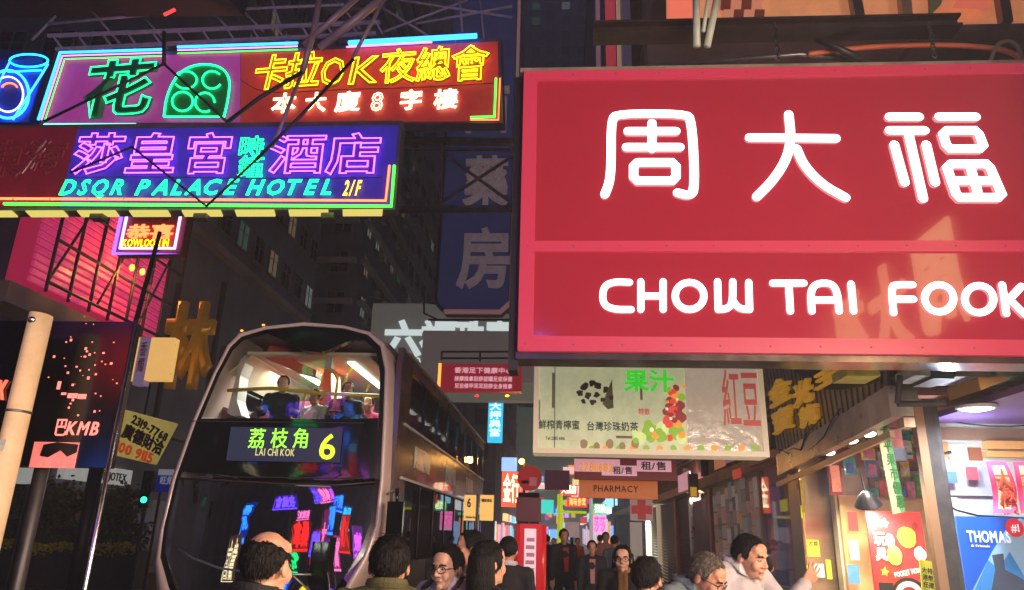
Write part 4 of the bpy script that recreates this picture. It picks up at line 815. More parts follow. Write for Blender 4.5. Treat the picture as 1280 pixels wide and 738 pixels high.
# destination display
DP = YP(9.31); u0, u1, z0, z1 = DP.rect(286, 535, 426, 577)
b = MB(); b.pb(DP, u0, u1, z0, z1, -.03, .012); dsp = part(b, 'destination_display', mat('display_black', (30, 30, 42), .3, emit=(60, 62, 88), es=.35), bus)
LED = neon('led_green', (150, 255, 60), 1.5)
for ch, x0 in (('荔', 311), ('枝', 339), ('角', 366)): writepx(ch, DP, x0, 537, x0+20, 561, LED, dsp, d=.016, bold=.006, depth=.004, name='led_character')
writepx('LAI CHI KOK', DP, 320, 561, 369, 570, mat('led_cream', (190, 180, 120), .5, emit=(190, 190, 120), es=.8), dsp, d=.016, depth=.003, joined=True)
writepx('6', DP, 400, 542, 420, 574, neon('led_lime', (205, 245, 50), 1.4), dsp, d=.016, bold=.012, depth=.004, name='led_character')
# body
XS, XLF, Y0, Y1 = -2.22, -4.92, 10.0, 21.6
bx = lambda nm, m_, *a, **k: part(MB().box(*a), nm, m_, bus, **k)
bx('side_panel', mat('bus_skirt', (58, 34, 34), .25, .2, coat=.6), XS-.08, XS, Y0+.02, Y1, .18, 1.28); bx('side_panel', BRN, XS-.08, XS, Y0+.02, Y1, 2.42, 3.14); bx('side_panel', BRN, XS-.1, XS-.01, Y0+.02, Y1, 3.98, 4.2)
bx('corner_panel', BRN, XS-.08, XS+.004, Y0-.1, Y0+.62, 1.28, 3.98); bx('side_panel', BRN, XLF, XLF+.08, Y0, Y1, .18, 1.28); bx('side_panel', BRN, XLF, XLF+.08, Y0, Y1, 2.42, 3.14)
b = MB(); b.hexa((XS-.14, 9.6, 4.16), (XS-.14, Y1, 4.16), (XLF+.4, Y1, 4.3), (XLF+.4, 9.6, 4.3), (0, 0, -.05)); part(b, 'roof', mat('bus_roof', (120, 104, 100), .4, .3), bus)
b = MB(); b.box(XLF, XLF+.08, Y0, Y1, 3.98, 4.2); b.box(XLF+.08, XS-.1, Y1-.08, Y1, .2, 4.1); part(b, 'rear_panel', BRN, bus)
SG = glass('side_glass', (190, 182, 186), .1, .02, .8); TR = mat('trim_silver', (215, 212, 215), .4, .1)
for side, xx in ((1, XS-.05), (0, XLF+.03)):
    for z0_, z1_ in ((1.3, 2.4), (3.16, 3.97)):
        for k in range(8):
            ya = Y0+.66+k*1.36
            if side == 0: ya -= .4
            g_ = part(MB().box(xx, xx+.012, ya, ya+1.28, z0_, z1_), 'side_window', SG, bus)
            part(MB().box(xx-.02, xx+.03, ya+1.285, ya+1.355, z0_, z1_), 'pillar', BLK, bus)
for z_ in (3.15, 2.41, 4.2): part(MB().box(XS-.0, XS+.02, Y0+.3, Y1, z_-.015, z_+.02), 'trim_strip', TR, bus)
bx('deck_floor', mat('deck', (60, 54, 58), .6), XLF+.1, XS-.1, 9.75, Y1-.1, 2.42, 2.5); bx('lower_floor', MATS['deck'], XLF+.1, XS-.1, 9.7, Y1-.1, .3, .36)
CRM = mat('cream_ceiling', (226, 212, 186), .5); bx('ceiling', CRM, XLF+.45, XS-.2, 9.9, Y1-.1, 4.05, 4.09)
b = MB(); b.hexa((XS-.12, 9.95, 3.72), (XS-.12, 20, 3.72), (XS-.5, 20, 4.04), (XS-.5, 9.95, 4.04), (0, 0, .02)); part(b, 'cove_panel', CRM, bus); b = MB(); b.hexa((XLF+.12, 9.95, 3.72), (XLF+.12, 20, 3.72), (XLF+.5, 20, 4.04), (XLF+.5, 9.95, 4.04), (0, 0, .02)); part(b, 'cove_panel', CRM, bus)
for x_ in (XLF+.85, XS-.85):
    b = MB(); b.box(x_-.05, x_+.05, 10.3, 20, 4.02, 4.045); lp_ = part(b, 'ceiling_light', neon('bus_light', (235, 255, 235), 4), bus)
    lamp('AREA', 'bus_lamp', bus, (x_, 11.2, 4.0), 60, (240, 250, 235), .8)
b = MB(); b.box(XC-.2, XC+.2, 10.4, 20, 1.99+.3, 2.31); part(b, 'ceiling_light', neon('bus_dim', (230, 220, 200), .25), bus)
YR = mat('yellow_rail', (222, 190, 40), .35, coat=.4); OR = mat('orange_panel', (214, 96, 60), .5); MR = mat('maroon_seat', (120, 28, 62), .7, var=.3)
b = MB(); b.tube([bp(275, 484, -.25), bp(330, 481, -.25), bp(400, 488, -.25), bp(470, 491, -.25)], .026, 8); part(b, 'front_rail', YR, bus, True)
for pts_ in ([bp(375, 486, -.25), bp(366, 520, -.25)], [(XC+.25, 10.6, 2.5), (XC+.25, 10.6, 3.9)], [YP(10.6).pt(x, y) for x, y in ((426, 520), (430, 480), (442, 455), (458, 435))], [YP(10.2).pt(x, y) for x, y in ((418, 505), (422, 475), (418, 466), (411, 464))], [YP(12).pt(x, y) for x, y in ((458, 490), (465, 470), (475, 460))]):
    b = MB(); b.tube(pts_, .02, 8); part(b, 'hand_pole', YR, bus, True)
b = MB(); q = [YP(10.8).pt(x, y) for x, y in ((392, 502), (414, 507), (414, 462), (407, 459))]; b.poly(q, (0, .5, 0)); part(b, 'stair_panel', OR, bus)
b = MB(); q = [YP(10.1).pt(x, y) for x, y in ((330, 447), (338, 430), (358, 434), (366, 450), (396, 463), (394, 470), (366, 463))]; b.poly(q, (0, .25, 0)); part(b, 'ceiling_duct', OR, bus)
b = MB(); b.poly([YP(10.05).pt(x, y) for x, y in ((412, 430), (416, 430), (414, 460), (407, 462))], (0, .1, 0)); part(b, 'partition', mat('grey_trim', (180, 180, 176), .4), bus)
b = MB(); b.poly([YP(10.0).pt(x, y) for x, y in ((290, 520), (284, 516), (300, 450), (312, 440), (300, 470), (296, 500), (302, 520))], (0, .3, 0)); part(b, 'interior_trim', mat('pale_trim', (206, 202, 196), .5), bus)
seat0 = None
for r_ in range(7):
    for x_ in (XLF+.42, XLF+.9, XS-.9, XS-.42):
        y_ = 10.75+r_*1.3
        if seat0 is None:
            seat0 = part(MB().box(x_-.21, x_+.21, y_, y_+.45, 2.86, 2.96), 'seat', MR, bus, origin=(x_, y_, 2.9)); b = MB(); b.hexa((x_-.21, y_+.42, 2.96), (x_+.21, y_+.42, 2.96), (x_+.19, y_+.5, 3.62), (x_-.19, y_+.5, 3.62), (0, .07, 0)); part(b, 'seat_back', MR, seat0)
        else: copy_tree(seat0, bus, loc=V((x_, y_, 2.9))-wloc(bus))
for yy in (12.0, 18.6):
    for x_ in (XS-.16, XLF+.16):
        b = MB(); b.lathe((x_-.14, yy, .38), [(.2, 0), (.46, .01), (.5, .06), (.5, .24), (.46, .28), (.2, .27)], 24, (1, 0, 0)); wh = part(b, 'wheel', mat('tyre', (18, 18, 18), .8), bus, True); b = MB(); b.lathe((x_-.15, yy, .38), [(.26, 0), (.26, .31), (.1, .31)], 18, (1, 0, 0)); part(b, 'rim', CHROME, wh, True)
for px_, py_ in ((303, 414), (330, 407)):
    q = bp(px_, py_, .02); b = MB(); b.sph(q, .025, .015, .015, 8); part(b, 'marker_lamp', neon('marker_amber', (255, 170, 60), 1.6), bus)
for py_ in (527, 596):
    b = MB(); b.tube([bp(x_, py_+(x_-250)*.012, .028) for x_ in range(240, 472, 24)], .006, 5); part(b, 'panel_seam', mat('seam_grey', (70, 66, 70), .4), bus)
for k in range(6): part(MB().box(XS+.001, XS+.008, Y0+.9+k*1.9, Y0+.915+k*1.9, .2, 1.26), 'panel_joint', BLK, bus)
for k in range(3): part(MB().box(XS+.001, XS+.006, Y0+1.2+k*3.2, Y0+2.6+k*3.2, 2.62, 2.95), 'side_reflection', mat('side_refl_%d' % k, ((200, 200, 206), (130, 190, 205), (190, 170, 150))[k], .3, var=.5, vs=3), bus)  # pale panels painted in place of cool reflections along the bus side
# lower front
b = MB(); b.hexa((XLF+.02, 9.35, .2), (XS-.1, 9.35, .2), (XS-.1, 9.3, .86), (XLF+.02, 9.3, .86), (0, .6, 0)); part(b, 'bumper', FRM, bus)
for x_ in (XLF+.35, XS-.45): b = MB(); b.lathe((x_, 9.32, .62), [(.11, 0), (.11, .04), (.06, .06)], 14, (0, -1, 0)); part(b, 'headlight', neon('headlight', (255, 244, 220), 1.2), bus, True)
b = MB(); b.box(XLF+.5, XS-.5, 9.85, 10.3, .86, 1.32); part(b, 'dashboard', BLK, bus); b = MB(); b.box(XLF+.12, XS-.12, 10.9, 10.95, .36, 2.4); part(b, 'cab_bulkhead', mat('bulkhead', (34, 28, 32), .5), bus)
b = MB(); b.tube([YP(9.9).pt(355, 712), YP(9.9).pt(425, 717), YP(9.9).pt(430, 706)], .02, 8); b.tube([YP(9.9).pt(357, 712), YP(9.9).pt(365, 612)], .02, 8); part(b, 'reflection_rail', YR, bus, True)  # yellow rail built behind the glass in place of a windscreen reflection
q = bp(484, 618); b = MB(); b.tube([q, q+V((.18, -.25, .05)), q+V((.2, -.3, -.1))], .02, 6); mir = part(b, 'mirror_arm', BLK, bus, True); b = MB(); b.box(q.x+.1, q.x+.3, q.y-.38, q.y-.3, q.z-.5, q.z-.1); part(b, 'mirror', BLK, mir)
# ================================================================ neon signs further back along the street (they show in the windscreen)
NEONS = ((-8.6, -6, 5.9, 2.2, 1.0, NV, '夜總會', (60, 40, 190), 'violet three character'), (-5.9, -3, 3.6, 1.6, .8, NR, '桑拿', (110, 20, 30), 'small red'), (-9.4, -12, 9.6, 4, 1.3, NG, '麻雀耍樂', (10, 60, 50), 'wide green'), (-3.6, -7, 1.6, 1.0, 4.2, NPK, '大酒店', (150, 40, 110), 'tall pink'),
    (-7.0, -4.5, 1.6, .9, 1.1, NB, '押', (20, 60, 200), 'low blue'), (-5.4, -11, 7.6, 2.2, 1.3, NV, '卡拉', (80, 60, 220), 'violet two character'), (-12.9, -7, 4.6, 1.0, 2.4, NB, '藥房', (20, 50, 170), 'tall blue'), (-5.3, -16, 5.2, 2.2, 1.6, NR, '金行', (150, 30, 40), 'wide red'),
    (-7.9, -9, 3.6, 1.5, 1.5, NG, '茶', (10, 70, 60), 'square green'), (-4.4, -13, 3.2, 1.4, 1.2, NCY, '電訊', (60, 40, 120), 'cyan'), (-3.9, -5, 5.9, 1.5, 1.0, NPK, '美容', (140, 40, 140), 'small pink'), (-6.3, -14, 2.0, 1.6, 1.0, NY, '燒臘', (120, 60, 10), 'yellow'), (-8.8, -15, 7.0, 2.6, 1.0, NPK, '桌球城', (90, 30, 150), 'wide pink'),
    (-2.6, -9, 5.2, 1.4, 1.4, NB, '網吧', (40, 60, 200), 'square blue'), (-2.9, -5, 2.6, 1.1, 1.7, NP, '甜品', (120, 40, 160), 'purple dessert'), (-4.6, -7.5, 4.2, 1.8, .8, NV, '時裝', (70, 60, 200), 'low violet'), (-5.2, -6, 1.0, 1.6, .8, NG, '便利店', (20, 100, 60), 'low green'), (-12.0, -4, 2.4, 1.5, 1.8, NW, '書店', (90, 60, 50), 'cream'), (-3.4, -15, 8.6, 2.2, 1.6, NP, '舞廳', (90, 50, 190), 'high purple'),
    (-1.2, -6, 3.4, 1.5, 1.2, NPK, '首飾', (150, 50, 120), 'pink jewellery'), (.6, -9, 4.6, 1.8, 1.6, NR, '火鍋', (170, 40, 30), 'red hotpot'), (-1.4, -12, 7.0, 2.4, 1.4, NB, '藥行', (40, 60, 200), 'high blue'), (2.4, -8, 3.6, 1.3, 1.8, NP, '旅館', (130, 50, 170), 'purple guesthouse'), (1.6, -15, 6.6, 2.6, 1.6, NCY, '眼鏡', (60, 60, 150), 'cyan optician'), (-2.0, -8, 1.2, 1.2, 1.3, NV, '手機', (110, 60, 200), 'low lilac'))
for k, (x, y, z, ww, hh, m_, txt, pc, nm_) in enumerate(NEONS):
    PB = Plane((x, y, 0), (-1, 0)); PB.n = V((0, 1, 0)); s = thing('neon_sign', nm_+' neon sign hanging behind the camera, mirrored in the bus windscreen', 'neon sign', (x, y, z))
    b = MB(); b.pb(PB, -ww/2, ww/2, z, z+hh, -.3, 0); part(b, 'sign_box', mat('bk%d' % k, pc, .5, emit=pc, es=.8), s)
    write(txt, PB, -ww*.42, ww*.42, z+hh*.12, z+hh*.88, m_, s, d=.05, vert=hh > ww*1.3, bold=.008, outline=.035, res=2, name='neon_character')
    c_ = [PB.w(-ww/2, z, .05), PB.w(ww/2, z, .05), PB.w(ww/2, z+hh, .05), PB.w(-ww/2, z+hh, .05), PB.w(-ww/2, z, .05)]; b = MB(); b.tube(c_, .045, 6); part(b, 'neon_tube', m_, s)
    b = MB(); b.tube([PB.w(0, -.12, -.35), PB.w(0, z+hh, -.35)], .08, 8); part(b, 'post', STEEL, s)
# ================================================================ fruit juice lightbox
P = YP(10.0); u0, u1, z0, z1 = P.rect(667, 462, 957, 569); z1 += .25
s = thing('juice_sign', 'yellowish fruit juice lightbox with green characters and plastic wrapped right end', 'sign', P.w((u0+u1)/2, z0))
CRF = mat('cream_frame', (214, 198, 170), .4, emit=(220, 196, 160), es=.3)
b = MB(); b.pb(P, u0, u1, z0, z1, -.45, -.04); part(b, 'sign_box', CRF, s)
b = MB(); b.ring(P, u0, u1, z0, z1, .07, -.038, .03); part(b, 'sign_frame', CRF, s)
uf = P.uz(858, 520)[0]
b = MB(); b.pb(P, u0+.072, uf-.002, z0+.072, z1-.072, -.038, -.01); part(b, 'face_panel', mat('juice_face', (190, 192, 156), .35, emit=(184, 188, 146), es=.42, var=.5, vs=1.1, coat=.4), s)
b = MB(); b.pb(P, uf, u1-.072, z0+.072, z1-.072, -.038, .0); part(b, 'wrapped_panel', mat('plastic_wrap', (176, 160, 140), .12, emit=(190, 170, 150), es=.42, var=.35, vs=2.2, bump=1, bs=5, coat=1), s)
GRN = mat('leaf_green_print', (40, 150, 40), .5, emit=(50, 190, 40), es=.7); DKP = mat('dark_green_print', (40, 66, 60), .6); RDP = mat('faded_red_print', (200, 70, 60), .6, emit=(210, 70, 60), es=.3)
writepx('果汁', P, 780, 464, 840, 490, GRN, s, d=0, bold=.03, depth=.01, name='character')
writepx('鮮榨青檸蜜', P, 673, 526, 724, 537, DKP, s, d=0, bold=.012, depth=.006, joined=True); writepx('台灣珍珠奶茶', P, 733, 528, 797, 539, DKP, s, d=0, bold=.012, depth=.006, joined=True)
writepx('特飲', P, 798, 511, 812, 519, RDP, s, d=0, depth=.004, joined=True)
write('紅豆', P, P.uz(902, 500)[0], P.uz(948, 500)[0], P.uz(920, 536)[1], P.uz(920, 466)[1], mat('red_wrapped_print', (196, 84, 74), .5, emit=(200, 90, 80), es=.3), s, d=.012, bold=.01, depth=.006, joined=True)
writepx('Tel 2385 6016', P, 682, 546, 706, 550, DKP, s, d=0, depth=.004, joined=True)
rnd = random.Random(11)
def blob(P, x, y, r, m, parent, name='fruit_print', d=0., t=.008, k=14, wob=.08, sx=1):
    u, z = P.uz(x, y); rr_ = r/((P.uz(x+50, y)[0]-P.uz(x-50, y)[0])/100)**-1; pts = []
    for i in range(k): a = 2*math.pi*i/k; q = rr_*(1+rnd.uniform(-wob, wob)); pts.append(P.w(u+q*math.cos(a)*sx, z+q*math.sin(a), d))
    b = MB(); b.poly(pts, P.n*t); return part(b, name, m, parent)
FC = [mat('fruit_green', (126, 160, 50), .5, emit=(140, 180, 50), es=.5), mat('fruit_red', (206, 66, 56), .5, emit=(220, 70, 60), es=.5), mat('fruit_orange', (226, 150, 60), .5, emit=(230, 150, 60), es=.5), mat('fruit_pale', (196, 210, 140), .5, emit=(200, 215, 140), es=.5), mat('grape_red', (140, 54, 50), .5, emit=(150, 50, 50), es=.4)]
for i, (x, y, r, c) in enumerate(((813, 541, 11, 0), (828, 536, 9, 3), (800, 548, 8, 3), (846, 540, 10, 0), (852, 548, 7, 3), (836, 527, 8, 1), (843, 514, 7, 1), (838, 502, 6, 4), (850, 507, 6, 4), (843, 493, 6, 2), (852, 497, 5, 0), (833, 515, 5, 4), (826, 546, 7, 0), (851, 522, 7, 4), (846, 530, 5, 2), (810, 530, 5, 0), (836, 488, 4, 0))):
    blob(P, x, y, r, FC[c], s, d=-.008+i*.0012)
for i in range(13): blob(P, 740+i*17, 561-.1*i, 4, FC[(i*2) % 4], s, d=-.006+.001*i)
rg = random.Random(9)
for i in range(34):
    if i < 20: x, y, r, c = rg.gauss(842, 6), rg.gauss(508, 11), rg.uniform(2.2, 4), rg.choice((1, 4, 4, 2, 4))
    else: x, y, r, c = rg.gauss(828, 14), rg.gauss(543, 5), rg.uniform(2.5, 5), rg.choice((0, 3, 0, 2, 1))
    if x < 855: blob(P, x, y, r, FC[c], s, d=.010+i*.0008, t=.004, k=10)
for x, y, r in ((833, 512, 2), (846, 500, 1.6), (814, 538, 3), (829, 533, 2.4), (838, 524, 2)): blob(P, x, y, r, mat('fruit_shine', (240, 236, 210), .4, emit=(240, 236, 210), es=.4), s, d=.04, t=.003, k=8)
for x0_, y0_, x1_, y1_ in ((671, 500, 675, 525), (690, 466, 693, 510), (800, 470, 803, 500), (770, 545, 790, 548)):
    uu = P.rect(x0_, y0_, x1_, y1_); b = MB(); b.pb(P, *uu, -.0085, -.006); part(b, 'grime_streak', mat('grime', (120, 112, 84), .7, emit=(110, 104, 76), es=.2, var=.4, vs=6), s)
for x_ in (693,): b = MB(); b.pb(P, P.uz(x_, 500)[0], P.uz(x_, 500)[0]+.012, z0+.075, z1-.075, -.0095, -.002); part(b, 'panel_joint', mat('grime'), s)
# generic cow drawing in black patches
for i, (x, y, r) in enumerate(((731, 484, 5), (740, 479, 4), (748, 483, 5), (725, 492, 4), (757, 488, 4), (735, 495, 4), (746, 494, 4), (729, 502, 3), (741, 503, 4), (753, 500, 3), (764, 497, 3))):
    blob(P, x, y, r, mat('cow_print', (76, 66, 52), .6), s, name='cow_patch', d=-.007+i*.0008, wob=.35, k=9)
b = MB(); b.poly([P.pt(x, y, .001) for x, y in ((753, 505), (765, 474), (767, 510), (760, 512))], P.n*.004); part(b, 'printed_shape', mat('olive_print', (120, 124, 84), .6), s)
for i in range(5): blob(P, 730+i*16, 555+(i % 2)*3, 6-(i % 2), mat('cup_print', (150, 120, 90), .5, emit=(160, 130, 90), es=.3), s, name='cup_print', d=-.007+.001*i, sx=.8)
for k, x in enumerate((700, 780, 860, 930)):
    b = MB(); q = P.pt(x, 455, -.2); b.tube([q, q+V((0, 0, 1.2))], .02, 6); part(b, 'hanger_rod', STEEL, s)
# ================================================================ boards hanging behind
P = YP(13); u0, u1, z0, z1 = P.rect(718, 575, 846, 600); z1 += .5
s = thing('rental_board', 'dark red board with white rent and sale stickers under the juice sign', 'sign', P.w(u0, z0)); b = MB(); b.pb(P, u0, u1, z0, z1, -.2, 0); part(b, 'board', mat('dark_red_board', (100, 24, 36), .5, emit=(100, 20, 30), es=.25), s)
PS = mat('pink_sticker', (222, 170, 184), .5, emit=(220, 160, 178), es=.4)
for k, (x0, y0, x1, y1) in enumerate(((718, 574, 775, 590), (752, 582, 796, 595), (796, 576, 839, 590))): uu = P.rect(x0, y0, x1, y1); b = MB(); b.pb(P, *uu, .002+.004*k, .006+.004*k); part(b, 'sticker', PS, s)
writepx('27811682', P, 724, 579, 766, 589, mat('gold_print', (206, 150, 60), .5, emit=(220, 150, 40), es=.5), s, d=.018, bold=.03, joined=True)
writepx('租/售', P, 766, 584, 790, 593, BLACK, s, d=.018, bold=.02, joined=True); writepx('租/售', P, 801, 578, 832, 588, BLACK, s, d=.018, bold=.02, joined=True)
P = YP(13.6); u0, u1, z0, z1 = P.rect(724, 597, 822, 623); s = thing('pharmacy_board', 'orange brown pharmacy board with dark lettering over the pavement', 'sign', P.w(u0, z0))
b = MB(); b.pb(P, u0, u1, z0, z1, -.2, 0); part(b, 'board', mat('orange_brown', (176, 96, 44), .5, emit=(180, 92, 40), es=.36, var=.2, vs=1.5), s); writepx('PHARMACY', P, 742, 607, 798, 615, mat('brown_print'), s, d=.004, bold=.02, depth=.006, name='letter')
P = YP(17); u0, u1, z0, z1 = P.rect(788, 624, 816, 651); s = thing('cross_sign', 'square pale sign with a dull red cross under the pharmacy board', 'sign', P.w(u0, z0))
b = MB(); b.pb(P, u0, u1, z0, z1, -.15, 0); part(b, 'board', mat('pale_pink_board', (176, 150, 146), .5, emit=(170, 140, 136), es=.25), s)
b = MB(); um, zm = (u0+u1)/2, (z0+z1)/2; b.pb(P, um-.09, um+.09, z0+.02, z1-.02, .002, .02); b.pb(P, u0+.02, um-.092, zm-.09, zm+.09, .002, .02); b.pb(P, um+.092, u1-.02, zm-.09, zm+.09, .002, .02); part(b, 'cross', mat('cross_red', (170, 44, 40), .5, emit=(170, 40, 36), es=.3), s)
P = YP(17.5); u0, u1, z0, z1 = P.rect(788, 653, 803, 705); b = MB(); b.pb(P, u0, u1, 0, z1, -.1, 0); solo(b, 'upright_board', mat('pale_panel', (180, 174, 164), .6, emit=(170, 160, 150), es=.2), 'pale upright board below the cross sign', 'board')
# ================================================================ the arcade wall on the right, X=4
W = XR(4.0)
A = thing('arcade_building', 'ground floor arcade wall with shuttered shops along the right pavement', 'building', (4.2, 25, 0))
def wbox(name, px0, px1, z0, z1, m, d0=-.3, d1=0., parent=A, lab=None, W_=W):
    a, c = W_.uz(px0, 650)[0], W_.uz(px1, 650)[0]; b = MB(); b.pb(W_, min(a, c), max(a, c), z0, z1, d0, d1); return part(b, name, m, parent, label=lab)
b = MB(); b.pb(W, -60, -12.9, 3.25, 4.38, -.5, -.05); part(b, 'lintel', mat('stained_lintel', (120, 84, 76), .7, var=.5, vs=1), A)
b = MB(); b.pb(W, -60, -12.9, 3.0, 3.24, -.5, .25); part(b, 'soffit', mat('tan_soffit', (190, 160, 120), .6, var=.3), A)
b = MB(); b.pb(W, -60, -12.9, -.1, 3.0, -.6, -.35); part(b, 'back_wall', mat('dark_render', (70, 56, 54), .7, var=.3), A)
SHT = mat('shutter_metal', (128, 108, 98), .35, .6, var=.25, vs=2); SHT2 = mat('maroon_shutter', (104, 50, 52), .4, .4, var=.25)
for px0, px1, m_ in ((811, 821, SHT), (824, 844, SHT), (846, 862, SHT2)):
    a, c = W.uz(px0, 650)[0], W.uz(px1, 650)[0]; st = thing('roller_shutter', {811: 'farthest narrow roller shutter in the arcade', 824: 'closed tan roller shutter in the arcade', 846: 'closed maroon roller shutter nearest the purple board'}[px0], 'shutter', W.w((a+c)/2, 0))
    for k in range(26): b = MB(); z_ = .02+k*.112; b.hexa(W.w(a, z_, -.1), W.w(c, z_, -.1), W.w(c, z_+.108, -.04), W.w(a, z_+.108, -.04), -W.n*.02); part(b, 'slat', m_, st)
for px, w_, m_ in ((808, .25, CRF), (822.5, .35, CRF), (845, .3, mat('pink_pillar', (190, 140, 126), .5, var=.2)), (864, .35, mat('steel_pillar', (190, 184, 180), .3, .6, var=.2)), (889, .3, MATS['pink_pillar']), (954, .16, MATS['pink_pillar'])):
    u = W.uz(px, 650)[0]; b = MB(); b.pb(W, u-w_/2, u+w_/2, 0, 3.0, -.3, .04); part(b, 'pillar', m_, A)
pu = wbox('purple_board', 867, 888, .3, 2.75, mat('purple_board', (78, 40, 84), .45, var=.2), -.12, .0)
hb_ = thing('hanging_lightbox', 'small hanging yellow and dark box sign on the arcade wall', 'sign', XR(3.6).pt(867, 640)); b = MB(); uu = YP(19).rect(862, 592, 873, 622); b.pb(YP(19), *uu, -.25, 0); part(b, 'sign_box', mat('dark_box2', (70, 44, 40), .5), hb_); b = MB(); uu = YP(19).rect(863, 609, 871, 621); b.pb(YP(19), *uu, .003, .02); part(b, 'yellow_panel', mat('yellow_panel', (214, 170, 50), .5, emit=(214, 160, 40), es=.4), hb_)
lit_ = thing('added_lit_front', 'added white glowing front far along the arcade, lighting the pavement', 'shop', W.w(-36, 0)); b = MB(); b.pb(W, -39, -31.8, .2, 2.9, -.34, -.3); part(b, 'light_wall', mat('added_front_glow', (230, 230, 220), .5, emit=(240, 240, 225), es=1.6, var=.3, vs=2), lit_)  # glowing front added to brighten the pavement
lamp('AREA', 'added_fill_lamp', lit_, W.w(-35, 2.4, .1), 320, (240, 240, 230), 2.5, (-1, .4, -.4)); lamp('AREA', 'added_fill_lamp', lit_, W.w(-22, 2.9, -.1), 160, (255, 235, 210), 1.5, (-1, .3, -.5))  # area lamps added to light the arcade pavement
# newspaper covered wall
pa = thing('clipping_wall', 'shop window covered with pasted paper clippings behind the grey haired man', 'shop window', W.w(W.uz(920, 650)[0], 0))
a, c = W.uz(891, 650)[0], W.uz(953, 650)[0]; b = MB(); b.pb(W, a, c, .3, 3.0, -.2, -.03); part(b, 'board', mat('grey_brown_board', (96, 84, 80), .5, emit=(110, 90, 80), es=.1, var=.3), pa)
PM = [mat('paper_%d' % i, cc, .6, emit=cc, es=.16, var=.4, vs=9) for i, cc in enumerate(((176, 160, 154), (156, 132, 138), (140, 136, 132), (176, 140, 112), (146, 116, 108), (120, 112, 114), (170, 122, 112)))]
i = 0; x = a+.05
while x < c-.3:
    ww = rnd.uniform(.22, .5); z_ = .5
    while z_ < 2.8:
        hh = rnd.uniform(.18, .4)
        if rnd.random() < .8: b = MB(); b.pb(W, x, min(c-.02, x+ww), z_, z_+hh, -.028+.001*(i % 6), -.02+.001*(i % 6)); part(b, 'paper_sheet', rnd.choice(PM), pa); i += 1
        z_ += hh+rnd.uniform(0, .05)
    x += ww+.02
# arcade small coloured flags on the lintel
for k, (x0, x1, y0, y1, m_) in enumerate(((848, 862, 588, 616, PS), (893, 905, 560, 588, mat('faded_orange', (210, 130, 90), .5, emit=(210, 120, 80), es=.3)), (907, 926, 556, 580, mat('lilac_sticker', (150, 120, 160), .5, emit=(150, 110, 150), es=.25)), (927, 948, 548, 572, mat('rose_sticker', (190, 80, 90), .5, emit=(200, 70, 80), es=.3)), (916, 925, 585, 600, mat('red_tag', (214, 60, 50), .5, emit=(214, 60, 50), es=.3)))):
    PW = XR(3.7); a_, z_b = PW.uz(x0, y1); c_, z_t = PW.uz(x1, y0); b = MB(); b.pb(PW, a_, c_, z_b, z_t, -.02, 0); solo(b, 'wall_flag', m_, ('pale pink', 'faded orange', 'lilac', 'rose', 'tiny red')[k]+' notice hanging along the arcade lintel', 'notice')
# glass display with coloured posters (px 955-1000)
PD = XR(3.9); dsp_ = thing('display_case', 'glass display with blue and red poster left of the steel column', 'display case', PD.w(PD.uz(978, 650)[0], 0))
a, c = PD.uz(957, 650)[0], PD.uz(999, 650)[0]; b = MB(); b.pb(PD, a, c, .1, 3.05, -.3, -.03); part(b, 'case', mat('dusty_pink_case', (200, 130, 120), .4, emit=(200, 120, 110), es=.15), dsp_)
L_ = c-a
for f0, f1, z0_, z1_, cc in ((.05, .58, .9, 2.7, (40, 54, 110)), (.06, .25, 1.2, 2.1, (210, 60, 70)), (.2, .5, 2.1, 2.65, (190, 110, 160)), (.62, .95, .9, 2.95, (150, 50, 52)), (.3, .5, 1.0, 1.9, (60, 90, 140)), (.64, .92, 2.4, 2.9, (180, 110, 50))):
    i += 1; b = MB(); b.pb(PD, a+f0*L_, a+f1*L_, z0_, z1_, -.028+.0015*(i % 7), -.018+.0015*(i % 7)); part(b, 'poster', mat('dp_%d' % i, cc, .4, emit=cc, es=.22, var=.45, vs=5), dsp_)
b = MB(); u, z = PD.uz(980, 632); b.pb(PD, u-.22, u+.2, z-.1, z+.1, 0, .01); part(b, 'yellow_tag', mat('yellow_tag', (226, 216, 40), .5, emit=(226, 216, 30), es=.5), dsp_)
g_ = part(MB().pb(PD, a, c, .3, 2.98, .02, .03), 'glass_pane', glass('case_glass', (235, 235, 240), .06, .02, .6), dsp_)
b = MB(); b.beam(PD.w(a, 3.12, .1), PD.w(c, 3.12, .1), .3, .12); part(b, 'canopy', mat('salmon_canopy', (206, 120, 110), .5), dsp_)
# brushed steel column with yellow stickers
BS = mat('brushed_steel', (150, 130, 98), .34, .9, var=.15, vs=1.2, stretch=(1, 1, 8))
c0, c1 = YP(11.9).pt(1003, 660).x, YP(11.9).pt(1046, 660).x
s = thing('steel_column', 'brushed steel column with yellow paper stickers beside the display case', 'column', ((c0+c1)/2, 12, 0)); b = MB(); b.box(c0, c1, 11.9, 12.45, 0, 3.6); part(b, 'column', BS, s)
for x_ in (c0+.01, c1-.03): b = MB(); b.box(x_, x_+.025, 11.87, 11.898, 0, 3.6); part(b, 'edge_trim', mat('brass_trim', (220, 180, 110), .25, 1.), s)
PC = YP(11.88); YT = MATS['yellow_tag']
for x0, y0, x1, y1 in ((1008, 675, 1024, 696), (1001, 632, 1005, 648), (1009, 707, 1014, 724), (1033, 700, 1039, 724)): uu = PC.rect(x0, y0, x1, y1); b = MB(); b.pb(PC, *uu, 0, .01); part(b, 'sticker', YT, s)
writepx('收買', PC, 1010, 677, 1022, 683, BLACK, s, d=.011, joined=True, depth=.004)
